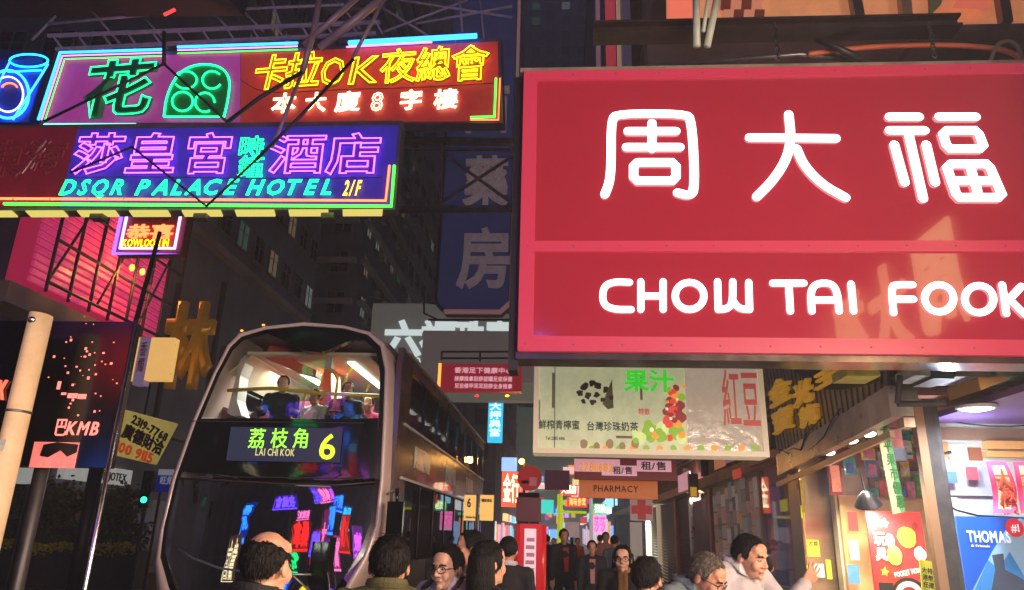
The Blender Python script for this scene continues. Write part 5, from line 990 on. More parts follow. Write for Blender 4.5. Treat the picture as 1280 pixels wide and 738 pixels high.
# ================================================================ stall B: wall facing the camera around the red poster
SB = thing('toy_stall', 'brightly lit stall with cream walls and a red poster', 'stall', (5, 11.6, 0)); PB_ = YP(11.6)
CW = mat('cream_wall', (222, 200, 160), .5, var=.3, vs=1.5)
uu = PB_.rect(1046, 560, 1240, 738); b = MB(); b.pb(PB_, uu[0], uu[1]+.5, -.1, 3.3, -.2, 0); part(b, 'wall', CW, SB)
b = MB(); b.box(4.02, 7, 8.6, 11.58, 3.34, 3.44); part(b, 'ceiling', mat('stall_ceiling', (190, 130, 110), .4, var=.3), SB)
b = MB(); b.box(4.0, 7, 8.6, 11.8, -.1, .02); part(b, 'floor', mat('stall_floor', (150, 130, 110), .4), SB)
b = MB(); b.box(6.9, 7, 8.6, 11.58, .02, 3.34); part(b, 'side_wall', CW, SB)
for k, (x0, y0, x1, y1, cc, lab) in enumerate(((1052, 585, 1082, 619, (206, 190, 160), None), (1046, 560, 1083, 586, (140, 70, 54), None), (1100, 590, 1142, 622, (196, 204, 200), None), (1083, 560, 1100, 620, (170, 110, 70), None), (1100, 560, 1160, 589, (120, 84, 66), None), (1052, 620, 1083, 738, (222, 180, 116), None), (1120, 622, 1160, 640, (216, 190, 150), None))):
    uu = PB_.rect(x0, y0, x1, y1); b = MB(); b.pb(PB_, *uu, .003, .03+.012*k); part(b, 'wall_panel', mat('wp_%d' % k, cc, .45, var=.2, vs=3), SB)
uu = PB_.rect(1036, 578, 1053, 619); pf = part(MB().pb(YP(11.4), *YP(11.4).rect(1036, 578, 1053, 619), -.03, 0), 'framed_notice', mat('red_frame_notice', (150, 40, 36), .4), SB); b = MB(); b.pb(YP(11.4), *YP(11.4).rect(1039, 582, 1050, 615), .002, .012); part(b, 'print', mat('peach_print', (230, 150, 120), .5, emit=(230, 140, 110), es=.3, var=.4, vs=14), pf)
write('開始營業了平正', PB_, PB_.uz(1077, 690)[0], PB_.uz(1090, 690)[0], PB_.uz(1085, 738)[1]-.1, PB_.uz(1085, 656)[1], mat('brown_print'), SB, d=.05, vert=True, depth=.01, bold=.01, joined=True)
b = MB(); b.pb(PB_, *PB_.rect(1074, 571, 1102, 580), .2, .3); part(b, 'small_sign', mat('tan_sign', (200, 130, 90), .5), SB); writepx('時事通', PB_, 1077, 572, 1099, 579, mat('brown_print'), SB, d=.31, joined=True, depth=.01)
# hanging packets of toys and a small stock shelf under the stall ceiling
PK_ = [((40, 150, 150), 'teal'), ((206, 60, 50), 'red'), ((230, 200, 60), 'yellow'), ((60, 90, 180), 'blue'), ((210, 120, 160), 'pink'), ((90, 160, 70), 'green'), ((220, 220, 220), 'white')]
rn2 = random.Random(21)
for row, (yy, zz_, n_) in enumerate(((11.2, 3.05, 8), (10.6, 3.2, 7), (9.9, 3.22, 5))):
    for k in range(n_):
        cc, nm_ = PK_[(k*3+row*2) % 7]; x_ = 4.25+k*.26+rn2.uniform(-.04, .04); h_ = rn2.uniform(.2, .34); w_ = rn2.uniform(.13, .19); z_ = zz_-rn2.uniform(.05, .18)
        t_ = thing('toy_packet', nm_+' toy packet, '+('first', 'second', 'third', 'fourth', 'fifth', 'sixth', 'seventh', 'eighth')[k]+' from the left in the '+('back', 'middle', 'front')[row]+' row hanging under the stall ceiling', 'toy packet', (x_, yy, z_-h_))
        b = MB(); a_ = rn2.uniform(-.03, .03); b.hexa((x_-w_/2, yy, z_-h_), (x_+w_/2, yy+a_, z_-h_), (x_+w_/2, yy+a_, z_), (x_-w_/2, yy, z_), (0, .03, 0)); part(b, 'packet', mat('pkt_'+nm_, cc, .3, coat=.6, var=.5, vs=14), t_)
        b = MB(); b.hexa((x_-w_*.36, yy-.006, z_-h_*.9), (x_+w_*.3, yy-.006, z_-h_*.9), (x_+w_*.36, yy-.006, z_-h_*.45), (x_-w_*.3, yy-.006, z_-h_*.4), (0, -.02, 0)); part(b, 'toy', mat('pkt_'+PK_[(k+row+3) % 7][1], PK_[(k+row+3) % 7][0], .3, coat=.6, var=.5, vs=14), t_)
        b = MB(); b.tube([(x_, yy+.01, z_), (x_, yy+.01, 3.34)], .004, 4); part(b, 'string', BLACK, t_)
for k in range(9):
    x_ = 4.5+k*.13; h_ = .12+.1*((k*7) % 3); t_z = 2.35
    b = MB(); b.box(x_, x_+.11, 11.25, 11.4, t_z, t_z+h_); solo(b, 'toy_box', mat('pkt_'+PK_[k % 7][1], PK_[k % 7][0], .3, coat=.6, var=.5, vs=14), PK_[k % 7][1]+' carton on the wall shelf, '+('first', 'second', 'third', 'fourth', 'fifth', 'sixth', 'seventh', 'eighth', 'ninth')[k]+' from the left', 'box')
part(MB().box(4.4, 5.8, 11.2, 11.59, 2.31, 2.348), 'shelf', mat('shelf_wood', (150, 110, 76), .5, var=.3), SB)
for k, (xa, za, xb, zb2) in enumerate(((4.1, 3.3, 6.2, 3.2), (4.1, 3.28, 5.2, 3.0), (4.9, 3.3, 6.4, 2.9))):
    b = MB(); b.tube([(xa+(xb-xa)*f, 9.2+.3*k, za+(zb2-za)*f-.16*math.sin(math.pi*f)) for f in [i_/8 for i_ in range(9)]], .009, 5); part(b, 'wire', BLACK, SB, True)
# red poster
P = YP(10.2); s = thing('red_poster', 'red toy poster with star shapes and curved lettering on the lit stall', 'poster', P.pt(1125, 738))
uu = P.rect(1090, 640, 1160, 770); b = MB(); b.pb(P, *uu, -.03, 0); part(b, 'sheet', mat('poster_red', (206, 30, 30), .35, emit=(206, 24, 24), es=.12, coat=.3), s)
def star(P, x, y, r, m, parent, d):
    u, z = P.uz(x, y); k = (P.uz(x+50, y)[0]-P.uz(x-50, y)[0])/100*r; b = MB(); b.poly([P.w(u+k*(1 if i % 2 == 0 else .45)*math.sin(math.pi*i/5+.2), z+k*(1 if i % 2 == 0 else .45)*math.cos(math.pi*i/5+.2), d) for i in range(10)], P.n*.005); part(b, 'star_print', m, parent)
CRP = mat('cream_print', (240, 220, 200), .5, emit=(240, 220, 200), es=.15); YP_ = mat('amber_print', (246, 170, 40), .5, emit=(246, 160, 30), es=.15)
star(P, 1105, 654, 6, CRP, s, .002); star(P, 1106, 715, 6, YP_, s, .002)
for x, y, r, m_, sx in ((1133, 672, 13, YP_, .9), (1118, 695, 12, mat('leafy_print', (90, 160, 60), .5), .8), (1150, 693, 9, CRP, .8), (1112, 676, 8, CRP, .7), (1116, 698, 6, YP_, .8), (1143, 658, 6, mat('deep_red_print', (120, 20, 20), .5), .6)): blob(P, x, y, r, m_, s, 'print', d=.002+.002*rnd.random(), t=.006, sx=sx)
writepx('玩具', P, 1093, 664, 1108, 702, CRP, s, d=.004, bold=.02, vert=True, depth=.006, name='character')
o = tilted('POCKET MON', P, 1119, 722, 12, 6, 33, CRP, s, d=.008, bold=.02, depth=.004)
b = MB(); u, z = P.uz(1137, 745); k = (P.uz(1187, 700)[0]-P.uz(1087, 700)[0])/100
for r0_, r1_, m_ in ((22, 18, BLACK), (17, 11, CRP)):
    b = MB(); arcp = [P.w(u+k*r0_*math.cos(math.radians(a_)), z+k*r0_*math.sin(math.radians(a_)), .01) for a_ in range(0, 181, 12)]+[P.w(u+k*r1_*math.cos(math.radians(a_)), z+k*r1_*math.sin(math.radians(a_)), .01) for a_ in range(180, -1, -12)]; b.poly(arcp, P.n*.004); part(b, 'arc_print', m_, s)
b = MB(); b.pb(P, P.uz(1098, 730)[0], P.uz(1116, 730)[0], P.uz(1105, 738)[1]-.2, P.uz(1105, 728)[1], .002, .008); part(b, 'arc_print', BLACK, s)
# yellow price sheet
P = YP(9.6); s = thing('price_sheet', 'tilted yellow price sheet in front of the red poster', 'sheet', P.pt(1168, 738)); b = MB(); b.poly([P.pt(x, y) for x, y in ((1149, 699), (1180, 706), (1188, 745), (1153, 740))], -P.n*.01); part(b, 'sheet', mat('lemon_sheet', (222, 214, 40), .5, var=.12), s)
for k, (tx, x, y) in enumerate((('大特價買', 1152, 716), ('港幣五十', 1153, 725), ('任擇三件', 1154, 734))): tilted(tx, P, x, y, -10, 7, 26, BLACK, s, d=.004, depth=.004)
# vertical green banner
P = YP(9.0); s = thing('vertical_banner', 'long narrow green and cream banner hanging before the stall', 'banner', P.pt(1115, 640))
bl = [(1088, 494), (1100, 490), (1130, 640), (1116, 643)]; b = MB(); b.poly([P.pt(x, y) for x, y in bl], -P.n*.015); part(b, 'cloth', mat('banner_cream', (216, 206, 140), .6, var=.2), s); b = MB(); b.poly([P.pt(x, y, .003) for x, y in ((1096, 493), (1102, 490), (1132, 640), (1126, 641))], -P.n*.002); part(b, 'green_edge', mat('banner_green', (90, 150, 84), .6), s)
for k in range(7): tilted('開大平果市優惠'[k], P, 1097+k*4.0, 530+k*17.5, 0, 15, 10, mat('banner_ink', (24, 110, 24), .6), s, d=.006, bold=.02, depth=.004)
# pillars between stalls
P = YP(8.8)
for k, (xa, ya, xb, w_, m_, lab) in enumerate(((1161, 600, 1156, .10, mat('lit_wood2', (150, 112, 74), .6), 'slim warm lit wooden post left of the weathered post'), (1172, 600, 1150, .16, mat('weathered_post', (64, 58, 52), .7, var=.5, vs=5), 'weathered grey steel post between the two stalls'), (1184, 620, 1160, .1, mat('grey_angle_post', (74, 72, 68), .5, .4, var=.4, vs=6), 'dark grey angle post right of the weathered post'))):
    q = P.pt(xa, ya); b = MB(); b.box(q.x-w_/2, q.x+w_/2, 8.8+.01*k, 8.8+w_, -.1, 3.75); solo(b, 'post', m_, lab, 'post')
# stall A recess with purple ceiling
SA = thing('white_stall', 'lit stall with purple ceiling and pale boards at right edge', 'stall', (6, 9.4, 0)); PA = YP(9.4); xr = PA.pt(1400, 600).x
b = MB(); b.box(4.42, xr, 6.9, 9.38, 3.13, 3.2); part(b, 'ceiling', mat('purple_ceiling', (110, 84, 150), .4, var=.15, vs=1), SA)
b = MB(); b.box(4.42, xr, 9.395, 9.45, -.1, 3.1); part(b, 'wall', mat('pale_stall_wall', (196, 206, 196), .5, var=.12, vs=2), SA)
b = MB(); b.box(4.2, xr, 6.5, 9.4, -.1, .015); part(b, 'floor', MATS['stall_floor'], SA)
for k, (x0, y0, x1, y1, cc, d_, nm) in enumerate(((1150, 530, 1300, 535, (206, 206, 200), .1, 'cornice'), (1150, 536, 1300, 551, (150, 120, 96), .02, 'wood_panel'), (1148, 553, 1184, 573, (214, 140, 80), .03, 'wood_panel'), (1227, 553, 1300, 563, (236, 176, 100), .12, 'shelf_board'), (1227, 566, 1300, 573, (236, 176, 100), .12, 'shelf_board'), (1184, 556, 1206, 577, (206, 204, 206), .05, 'paper_sheet'), (1164, 577, 1245, 620, (176, 184, 190), .06, 'white_board'), (1192, 628, 1207, 684, (226, 226, 208), .05, 'paper_sheet'), (1178, 622, 1200, 684, (206, 214, 196), .03, 'paper_sheet'), (1182, 686, 1207, 745, (170, 170, 170), .04, 'grey_panel'), (1210, 560, 1226, 576, (150, 90, 60), .02, 'wood_panel'))):
    uu = PA.rect(x0, y0, x1, y1); b = MB(); b.pb(PA, *uu, .006, d_+.004); part(b, nm, mat('sa_%d' % k, cc, .45, var=.15, vs=3), SA)
b = MB(); b.tube([PA.pt(1170, 622, .2), PA.pt(1195, 638, .2), PA.pt(1222, 645, .25), PA.pt(1280, 648, .25)], .012, 5); part(b, 'cable', BLACK, SA)
b = MB(); b.hexa(V((4.42, 6.9, 3.21)), V((xr, 6.9, 3.21)), V((xr, 6.9, 3.3)), V((4.42, 6.9, 3.3)), (0, .06, 0)); part(b, 'fascia_strip', STEEL2, SA)
# blue poster
P = YP(9.0); s = thing('blue_poster', 'blue poster with white mountain shapes and white lettering at right edge', 'poster', P.pt(1240, 738)); uu = P.rect(1205, 647, 1330, 780); b = MB(); b.pb(P, *uu, -.03, 0); part(b, 'sheet', mat('poster_blue', (30, 96, 196), .35, emit=(20, 90, 200), es=.12, coat=.4), s)
for k, (pts_, cc) in enumerate(((((1215, 740), (1240, 690), (1262, 655), (1275, 648), (1310, 660), (1320, 745)), (150, 196, 226)), (((1215, 745), (1235, 700), (1248, 712), (1262, 690), (1280, 720), (1300, 700), (1315, 750)), (60, 140, 206)), (((1238, 745), (1244, 712), (1240, 694), (1254, 692), (1256, 712), (1275, 722), (1310, 745)), (70, 80, 96)))):
    b = MB(); b.poly([P.pt(x, y, .002+.004*k) for x, y in pts_], P.n*.003); part(b, 'mountain_print', mat('bpp_%d' % k, cc, .4, emit=cc, es=.1), s)
TW = mat('poster_white', (240, 244, 250), .5, emit=(240, 244, 250), es=.25)
writepx('THOMAS', P, 1208, 664, 1262, 678, TW, s, d=.018, bold=.03, depth=.004, name='letter'); writepx('& Friends', P, 1213, 681, 1236, 684, TW, s, d=.018, joined=True, depth=.004)
u, z = P.uz(1267, 660); b = MB(); b.lathe(P.w(u, z, .018), [(.1, 0), (.1, .006)], 20, (0, -1, 0)); part(b, 'round_badge', mat('badge_red', (214, 40, 50), .4, emit=(214, 40, 50), es=.15), s); writepx('#1', P, 1262, 655, 1272, 665, TW, s, d=.026, depth=.003, joined=True)
# pink banners
for k, (x, lab) in enumerate(((0, 'wavy pink banner with yellow centre hanging at the lit white stall'), (34, 'second pink banner cut by the right edge of the photo'))):
    P = YP(8.6); s = thing('pink_banner', lab, 'banner', P.pt(1254+x, 642)); vs = []; n_ = 12
    for i in range(n_+1):
        f = i/n_; y_ = 577+65*f; off = 5*math.sin(f*3.4)*(.5+f)*.8 if k == 0 else 0
        for q in (0, 1): vs.append(P.pt(1233+x+q*(24+6*math.sin(f*3))+f*(10)+off*.6, y_, .05*math.sin(f*6+q)))
    b = MB(); b.add(vs+[v+V((0, .012, 0)) for v in vs], [(2*i, 2*i+1, 2*i+3, 2*i+2) for i in range(n_)]+[(2*i+2+2*(n_+1), 2*i+3+2*(n_+1), 2*i+1+2*(n_+1), 2*i+2*(n_+1)) for i in range(n_)]); part(b, 'cloth', mat('banner_pink', (226, 66, 110), .6), s, True)
    vs2 = [];
    for i in range(1, n_):
        a_, c_ = vs[2*i], vs[2*i+1]; vs2 += [a_.lerp(c_, .2)-V((0, .006, 0)), a_.lerp(c_, .8)-V((0, .006, 0))]
    b = MB(); b.add(vs2, [(2*i, 2*i+1, 2*i+3, 2*i+2) for i in range(n_-2)]); part(b, 'yellow_centre', mat('banner_yellow', (242, 190, 130), .6), s, True)
    for j in range(3): a_, c_ = vs[2*(2+3*j)], vs[2*(2+3*j)+1]; m_ = a_.lerp(c_, .5); PZ = Plane((m_.x, m_.y-.03, 0), (1, 0)); write('大減價'[j], PZ, -.09, .09, m_.z-.2, m_.z, mat('banner_ink_red', (200, 60, 40), .6), s, d=0, bold=.01, depth=.006)
# ceiling lamps of the stalls
WLMP = neon('lamp_white', (225, 238, 255), 14)
def downlight(q, label, e, r=.13, aim=(0, 0, -1)):
    s = thing('downlight', label, 'lamp', q); b = MB(); b.lathe(q, [(r*1.25, .02), (r*1.25, 0), (r, -.015), (r, .0)], 20); part(b, 'rim', WHITEP, s, True); b = MB(); b.lathe(q, [(r*.95, -.012), (r*.5, -.03), (.01, -.035)], 20); part(b, 'lens', WLMP, s, True)
    lamp('AREA', 'lamp_light', s, q+V((0, 0, -.06)), e, (235, 240, 255), r*1.6, aim); return s
q = YP(8.0).pt(1216, 482); downlight(V((q.x, 8.0, 3.1)), 'bright round downlight in the purple ceiling', 60, .16)
q = PA.pt(1196, 564, .5); s = thing('spot_lamp', 'small white clip lamp over the white board', 'lamp', q); b = MB(); b.sph(q, .05, .05, .05); part(b, 'bulb', WLMP, s); b = MB(); b.tube([q+V((0, .04, 0)), q+V((0, .5, 0))], .02, 6); part(b, 'arm', BLACK, s); lamp('POINT', 'lamp_light', s, q+V((0, -.1, -.08)), 24, (230, 238, 255), .05)
def bell(x, y, Y, label, r=.13, e=40, tilt=(0, -.35, -1), col_=(250, 236, 220), m=None):
    q = YP(Y).pt(x, y); s = thing('pendant_lamp', label, 'lamp', q); ax = V(tilt).normalized(); b = MB(); b.lathe(q, [(r, .06), (r*.98, .05), (r*.62, -.06), (r*.25, -.12), (.02, -.13)], 18, ax); part(b, 'shade', m or CHROME, s, True); b = MB(); b.lathe(q, [(.01, .02), (r*.7, .045), (r*.6, .06), (.01, .075)], 14, ax); part(b, 'bulb', neon('bulb_warm', (255, 236, 210), 16), s, True)
    b = MB(); b.tube([q-ax*.13, q-ax*.13+V((0, .1, .3))], .012, 5); part(b, 'stem', BLACK, s); lamp('SPOT', 'lamp_light', s, q+ax*.1, e, col_, r*.6, ax, 130); return s
bell(1084, 626, 10.0, 'black shaded lamp shining on the red poster', .17, 420, (.25, .4, -1), m=BLACK)
bell(1009, 572, 12.2, 'glass lamp left of the steel column top', .12, 300); bell(1036, 562, 11.0, 'glass lamp above the framed red notice', .12, 300); bell(1064, 547, 10.2, 'glass lamp under the awning rail', .12, 340); bell(1086, 538, 9.6, 'glass lamp nearest to the green banner', .12, 380)
# metal rail holding the lamps, corrugated awning
Pw = XR(3.55)
aw = thing('awning', 'corrugated dark awning with yellow cut out letters under the red sign', 'awning', Pw.pt(1040, 520))
a0, a1 = Pw.pt(972, 570), Pw.pt(1112, 482); t0_, t1_ = XR(3.95).pt(952, 440), XR(3.95).pt(1112, 446)
nn = 26
for k in range(nn):
    f0, f1 = k/nn, (k+.62)/nn; b = MB(); A_, B_, C_, D_ = a0.lerp(a1, f0), a0.lerp(a1, f1), t0_.lerp(t1_, f1), t0_.lerp(t1_, f0); b.hexa(A_, B_, C_, D_, (.04, 0, 0)); part(b, 'corrugation', mat('awning_rib', (156, 152, 150), .4, .2, var=.3), aw)
b = MB(); b.hexa(a0+V((.05, 0, 0)), a1+V((.05, 0, 0)), t1_+V((.05, 0, 0)), t0_+V((.05, 0, 0)), (.03, 0, 0)); part(b, 'backing_sheet', mat('awning_back', (44, 42, 44), .6), aw)
b = MB(); b.hexa(a0+V((-.03, 0, -.32)), a1+V((-.03, 0, -.34)), a1+V((-.03, 0, 0)), a0+V((-.03, 0, 0)), (.12, 0, 0)); part(b, 'awning_rail', mat('brown_rail', (150, 138, 138), .3, .6, var=.5, vs=2), aw)
b = MB(); b.beam(a0+V((-.04, 0, -.46)), a1+V((-.04, 0, -.52)), .05, .07); part(b, 'lamp_rail', mat('tan_rail', (170, 140, 116), .35, .4), aw)
YCH = mat('yellow_cutout', (214, 166, 46), .4, emit=(210, 150, 30), es=.22)
PWm = XR(3.5)
for ch, x0, y0, x1, y1 in (('金', 962, 476, 986, 506), ('光', 992, 478, 1014, 506), ('飾', 996, 508, 1026, 540) if 0 else ('飾', 1000, 508, 1022, 532), ('寶', 966, 512, 990, 540), ('玉', 1018, 462, 1048, 482), ('石', 1052, 456, 1076, 476)):
    uu = PWm.rect(x0, y0, x1, y1); write(ch, PWm, *uu, YCH, aw, d=.0, bold=.035, depth=.06, name='cutout_letter')
# junk between red sign and stall ceiling
P = YP(7.3)
for k, (x0, y0, x1, y1, cc, lab) in enumerate(((1058, 458, 1100, 470, (196, 190, 60), 'yellow patterned panel under the red sign'), (1142, 458, 1162, 470, (170, 180, 180), 'pale grey duct box above the purple ceiling'), (1164, 458, 1190, 474, (40, 60, 70), 'dark teal box above the purple ceiling'), (1192, 460, 1236, 472, (120, 116, 110), 'grey bundled sheet above the purple ceiling'), (1242, 458, 1300, 472, (150, 180, 160), 'pale green panel above the purple ceiling'))):
    uu = P.rect(x0, y0, x1, y1); b = MB(); b.pb(P, *uu, -.4-.01*k, .0+.012*k); solo(b, 'overhead_box', mat('oh_%d' % k, cc, .5, var=.35, vs=6), lab, 'box')
b = MB(); b.hexa(P.pt(1226, 488), P.pt(1262, 474), P.pt(1262, 471), P.pt(1222, 471), (0, .6, 0)); solo(b, 'tan_board', mat('tan_board', (214, 160, 100), .5), 'tan wedge of board next to the round downlight', 'board')
b = MB(); b.tube([P.pt(1122, 505), P.pt(1182, 504)], .03, 8); b.tube([P.pt(1122, 505), P.pt(1125, 470)], .03, 8); solo(b, 'pipe_bracket', STEEL, 'dark bracket pipe crossing the purple ceiling corner', 'pipe')
# rubbish and wires near the pillar head
for k, (x0, y0, x1, y1, cc, Y) in enumerate(((1120, 470, 1146, 500, (96, 88, 80), 8.2), (1126, 506, 1142, 520, (150, 140, 124), 8.25), (1108, 524, 1128, 534, (120, 50, 40), 8.9), (1130, 522, 1144, 534, (206, 170, 130), 8.3), (1112, 536, 1128, 560, (170, 90, 80), 9.2), (1116, 560, 1134, 576, (40, 36, 44), 9.0))):
    PJ = YP(Y); uu = PJ.rect(x0, y0, x1, y1); b = MB(); b.pb(PJ, *uu, -.2, 0); solo(b, 'junction_box', mat('jb_%d' % k, cc, .5, var=.4, vs=8), ('dusty grey box at the head of the weathered post', 'pale bracket box under the dusty grey box', 'dark red box beside the post head', 'peach box beside the post head', 'rosy panel below the dark red box', 'black cone like box above the white panel')[k], 'box')
# ================================================================ jeweller's own shopfront beside the camera (unseen; lamps added there to light crowd and bus)
JS = thing('jewellery_shop', 'lit jewellery shopfront under the big red sign, beside the camera', 'shop', (4.4, 1.5, 0)); WJ = XR(4.3)
b = MB(); b.pb(WJ, -5.6, 12, 3.0, 5.3, -.3, 0); part(b, 'fascia', mat('red_fascia', (170, 26, 36), .3), JS); b = MB(); b.pb(WJ, -5.6, 12, 5.35, 8.0, -2.2, -.3); part(b, 'upper_wall', CONC2, JS)
b = MB(); b.pb(WJ, -5.6, 12, -.1, .5, -.3, 0); part(b, 'plinth', mat('marble', (150, 120, 110), .2, var=.3), JS); b = MB(); b.pb(WJ, -5.6, 12, .1, 3.0, -2.0, -1.9); part(b, 'back_wall', mat('cream_wall2', (226, 206, 176), .5), JS)
b = MB(); b.pb(WJ, -5.6, 12, 2.9, 2.99, -1.9, -.3); part(b, 'ceiling', WHITEP, JS)
GLD = neon('gold_letter', (255, 214, 150), 3)
for k, ch in enumerate('周大福'): write(ch, WJ, -4.9+k*1.3, -3.9+k*1.3, 4.0, 5.15, GLD, JS, d=.03, bold=.03, depth=.04, name='character')
for k in range(6):
    b = MB(); b.pb(WJ, -5.6+k*2.9, -5.5+k*2.9, .5, 3.0, -.12, 0); part(b, 'mullion', mat('brass_trim'), JS)
    b = MB(); b.pb(WJ, -5.3+k*2.7, -3.2+k*2.7, 2.86, 2.895, -1.5, -.7); part(b, 'light_panel', neon('shop_light', (255, 232, 200), 9), JS)
b = MB(); b.pb(WJ, -5.5, 12, .5, 3.0, -.06, -.045); part(b, 'shop_glass', glass('shop_glass', (240, 240, 236), .06, .02, .7), JS)
lamp('AREA', 'added_fill_lamp', JS, (4.2, 1.8, 2.7), 420, (255, 222, 186), 2.2, (-1, .25, -.2)); lamp('AREA', 'added_fill_lamp', JS, (4.2, -3.5, 2.7), 850, (246, 226, 214), 2.4, (-.8, 1, -.02))  # added fill lamps that brighten faces and the bus front
# canopy with orange lamp light put in as emission, and hanging things, top right
P = YP(8.2); s = thing('upper_canopy', 'orange lit balcony with brown checked cloth above the steel beam', 'balcony', P.pt(1050, 20))
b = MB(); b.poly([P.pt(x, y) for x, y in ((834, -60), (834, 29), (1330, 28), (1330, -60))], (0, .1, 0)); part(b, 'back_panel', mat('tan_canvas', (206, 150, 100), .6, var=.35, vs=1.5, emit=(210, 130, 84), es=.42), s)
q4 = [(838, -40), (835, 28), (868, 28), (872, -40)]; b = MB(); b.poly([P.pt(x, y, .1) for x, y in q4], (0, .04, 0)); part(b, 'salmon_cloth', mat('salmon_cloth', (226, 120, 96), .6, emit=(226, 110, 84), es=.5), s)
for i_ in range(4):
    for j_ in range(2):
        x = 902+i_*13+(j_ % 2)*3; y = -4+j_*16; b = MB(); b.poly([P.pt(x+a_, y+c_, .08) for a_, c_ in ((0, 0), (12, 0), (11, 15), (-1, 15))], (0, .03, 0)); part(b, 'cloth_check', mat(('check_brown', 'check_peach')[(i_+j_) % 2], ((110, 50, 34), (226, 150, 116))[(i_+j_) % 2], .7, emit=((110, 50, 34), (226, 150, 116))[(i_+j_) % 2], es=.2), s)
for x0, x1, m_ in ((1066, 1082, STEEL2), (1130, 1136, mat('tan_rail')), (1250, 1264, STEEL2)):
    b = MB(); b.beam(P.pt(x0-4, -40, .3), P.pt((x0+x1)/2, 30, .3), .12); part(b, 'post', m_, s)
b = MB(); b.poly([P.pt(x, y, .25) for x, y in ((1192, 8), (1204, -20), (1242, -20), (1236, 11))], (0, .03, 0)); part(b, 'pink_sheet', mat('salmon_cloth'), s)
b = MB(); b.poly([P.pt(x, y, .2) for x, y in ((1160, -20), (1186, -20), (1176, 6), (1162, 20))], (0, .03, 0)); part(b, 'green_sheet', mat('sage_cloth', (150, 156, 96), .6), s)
b = MB(); q = P.pt(1190, 29, .6); b.box(4.2, 8.6, 7.4, 8.28, q.z-.28, q.z-.18); part(b, 'ledge', mat('mauve_ledge', (120, 92, 92), .5, .3, var=.3), s)
b = MB(); b.box(1.2, 9, 8.8, 9.2, 4.6, 9.5); solo(b, 'dark_hoarding', mat('hoarding', (70, 62, 64), .7, var=.5, vs=1.5), 'dark weathered hoarding behind the top of the red sign', 'hoarding')

# extra clutter in front of the shops
P = YP(11.3); CLT = thing('cable_bundle', 'tangled black cables hanging along the awning rail', 'cables', (3.4, 11, 3))
for k in range(7):
    rk = random.Random(k); a_ = V((3.5+rk.uniform(-.1, .3), 9.2+rk.uniform(0, 1.5), 3.3)); c_ = V((3.5+rk.uniform(-.1, .3), 12+rk.uniform(0, 1.5), 3.1)); b = MB()
    b.tube([a_.lerp(c_, f/8)-V((0, 0, rk.uniform(.1, .3)*math.sin(math.pi*f/8))) for f in range(9)], .008, 5); part(b, 'cable', BLACK, CLT, True)
for k, (x0, y0, x1, y1, Y, cc, lab) in enumerate(((1001, 600, 1006, 640, 11.8, (214, 190, 60), 'narrow yellow paper strip taped on the steel column'), (1018, 705, 1030, 722, 11.85, (226, 220, 200), 'pale paper notice low on the steel column'), (1060, 640, 1072, 664, 11.3, (214, 70, 60), 'red price tag on the cream wall panel'), (1062, 676, 1073, 700, 11.3, (240, 236, 220), 'white price tag on the cream wall panel'), (1060, 706, 1074, 730, 11.3, (80, 140, 190), 'blue flyer low on the cream wall panel'), (1208, 584, 1222, 600, 9.2, (220, 70, 80), 'red sticker on the white board'), (1184, 590, 1196, 604, 9.2, (60, 100, 170), 'blue sticker on the white board'), (1176, 640, 1186, 670, 9.2, (230, 200, 90), 'yellow tag beside the cable'))):
    PQ = YP(Y); uu = PQ.rect(x0, y0, x1, y1); b = MB(); b.pb(PQ, *uu, 0, .008); solo(b, 'paper_notice', mat('pn_%d' % k, cc, .6, var=.25, vs=12), lab, 'notice')

for k, u_ in enumerate((-14.0, -16.5, -18.2, -21.0, -24.0)):
    b = MB(); b.pb(W, u_-.3, u_+.1, 3.35, 3.8, -.045, .12); solo(b, 'meter_box', mat('meter_grey_%d' % (k % 3), ((130, 124, 120), (150, 110, 96), (100, 106, 112))[k % 3], .5, var=.35, vs=4), ('nearest', 'second nearest', 'middle', 'second farthest', 'farthest')[k]+' meter box on the arcade lintel', 'meter box')
b = MB(); b.tube([W.w(-13, 3.95, .05), W.w(-18, 3.93, .06), W.w(-30, 3.96, .05)], .025, 6); b.tube([W.w(-13, 4.1, .05), W.w(-20, 4.05, .07), W.w(-30, 4.12, .05)], .018, 6); part(b, 'conduit', mat('lilac_conduit', (130, 110, 140), .5), A)
# ================================================================ people
def remesh(mb, name, vox, it=2, noise_amp=0.):
    me = mb.mesh(name); o = bpy.data.objects.new(name, me); col.objects.link(o)
    r_ = o.modifiers.new('r', 'REMESH'); r_.mode = 'VOXEL'; r_.voxel_size = vox; s_ = o.modifiers.new('s', 'SMOOTH'); s_.iterations = it; s_.factor = .5
    m = bpy.data.meshes.new_from_object(o.evaluated_get(bpy.context.evaluated_depsgraph_get())); bpy.data.objects.remove(o); bpy.data.meshes.remove(me)
    if noise_amp:
        nr = [v.normal.copy() for v in m.vertices]; cs = [v.co.copy() for v in m.vertices]; fl = []
        for c, n_ in zip(cs, nr): fl.extend(c + n_*noise_amp*(noise.noise(V((c.x*9, c.y*9, c.z*4.5)))+.5*noise.noise(c*22)))
        m.vertices.foreach_set('co', fl)
    m.polygons.foreach_set('use_smooth', [True]*len(m.polygons)); m.name = name; return m
SK = lambda k: mat('skin_%d' % k, ((196, 142, 114), (182, 128, 102), (210, 160, 134), (172, 116, 92))[k], .48, var=.22, vs=22, bump=.25, bs=240)
HB = mat('black_hair', (15, 11, 10), .62, bump=.6, bs=170, stretch=(1, 1, .15), var=.5, vs=90, spec=.25); HG = mat('grey_hair', (84, 74, 66), .6, bump=.6, bs=170, stretch=(1, 1, .25), var=.5, vs=50)
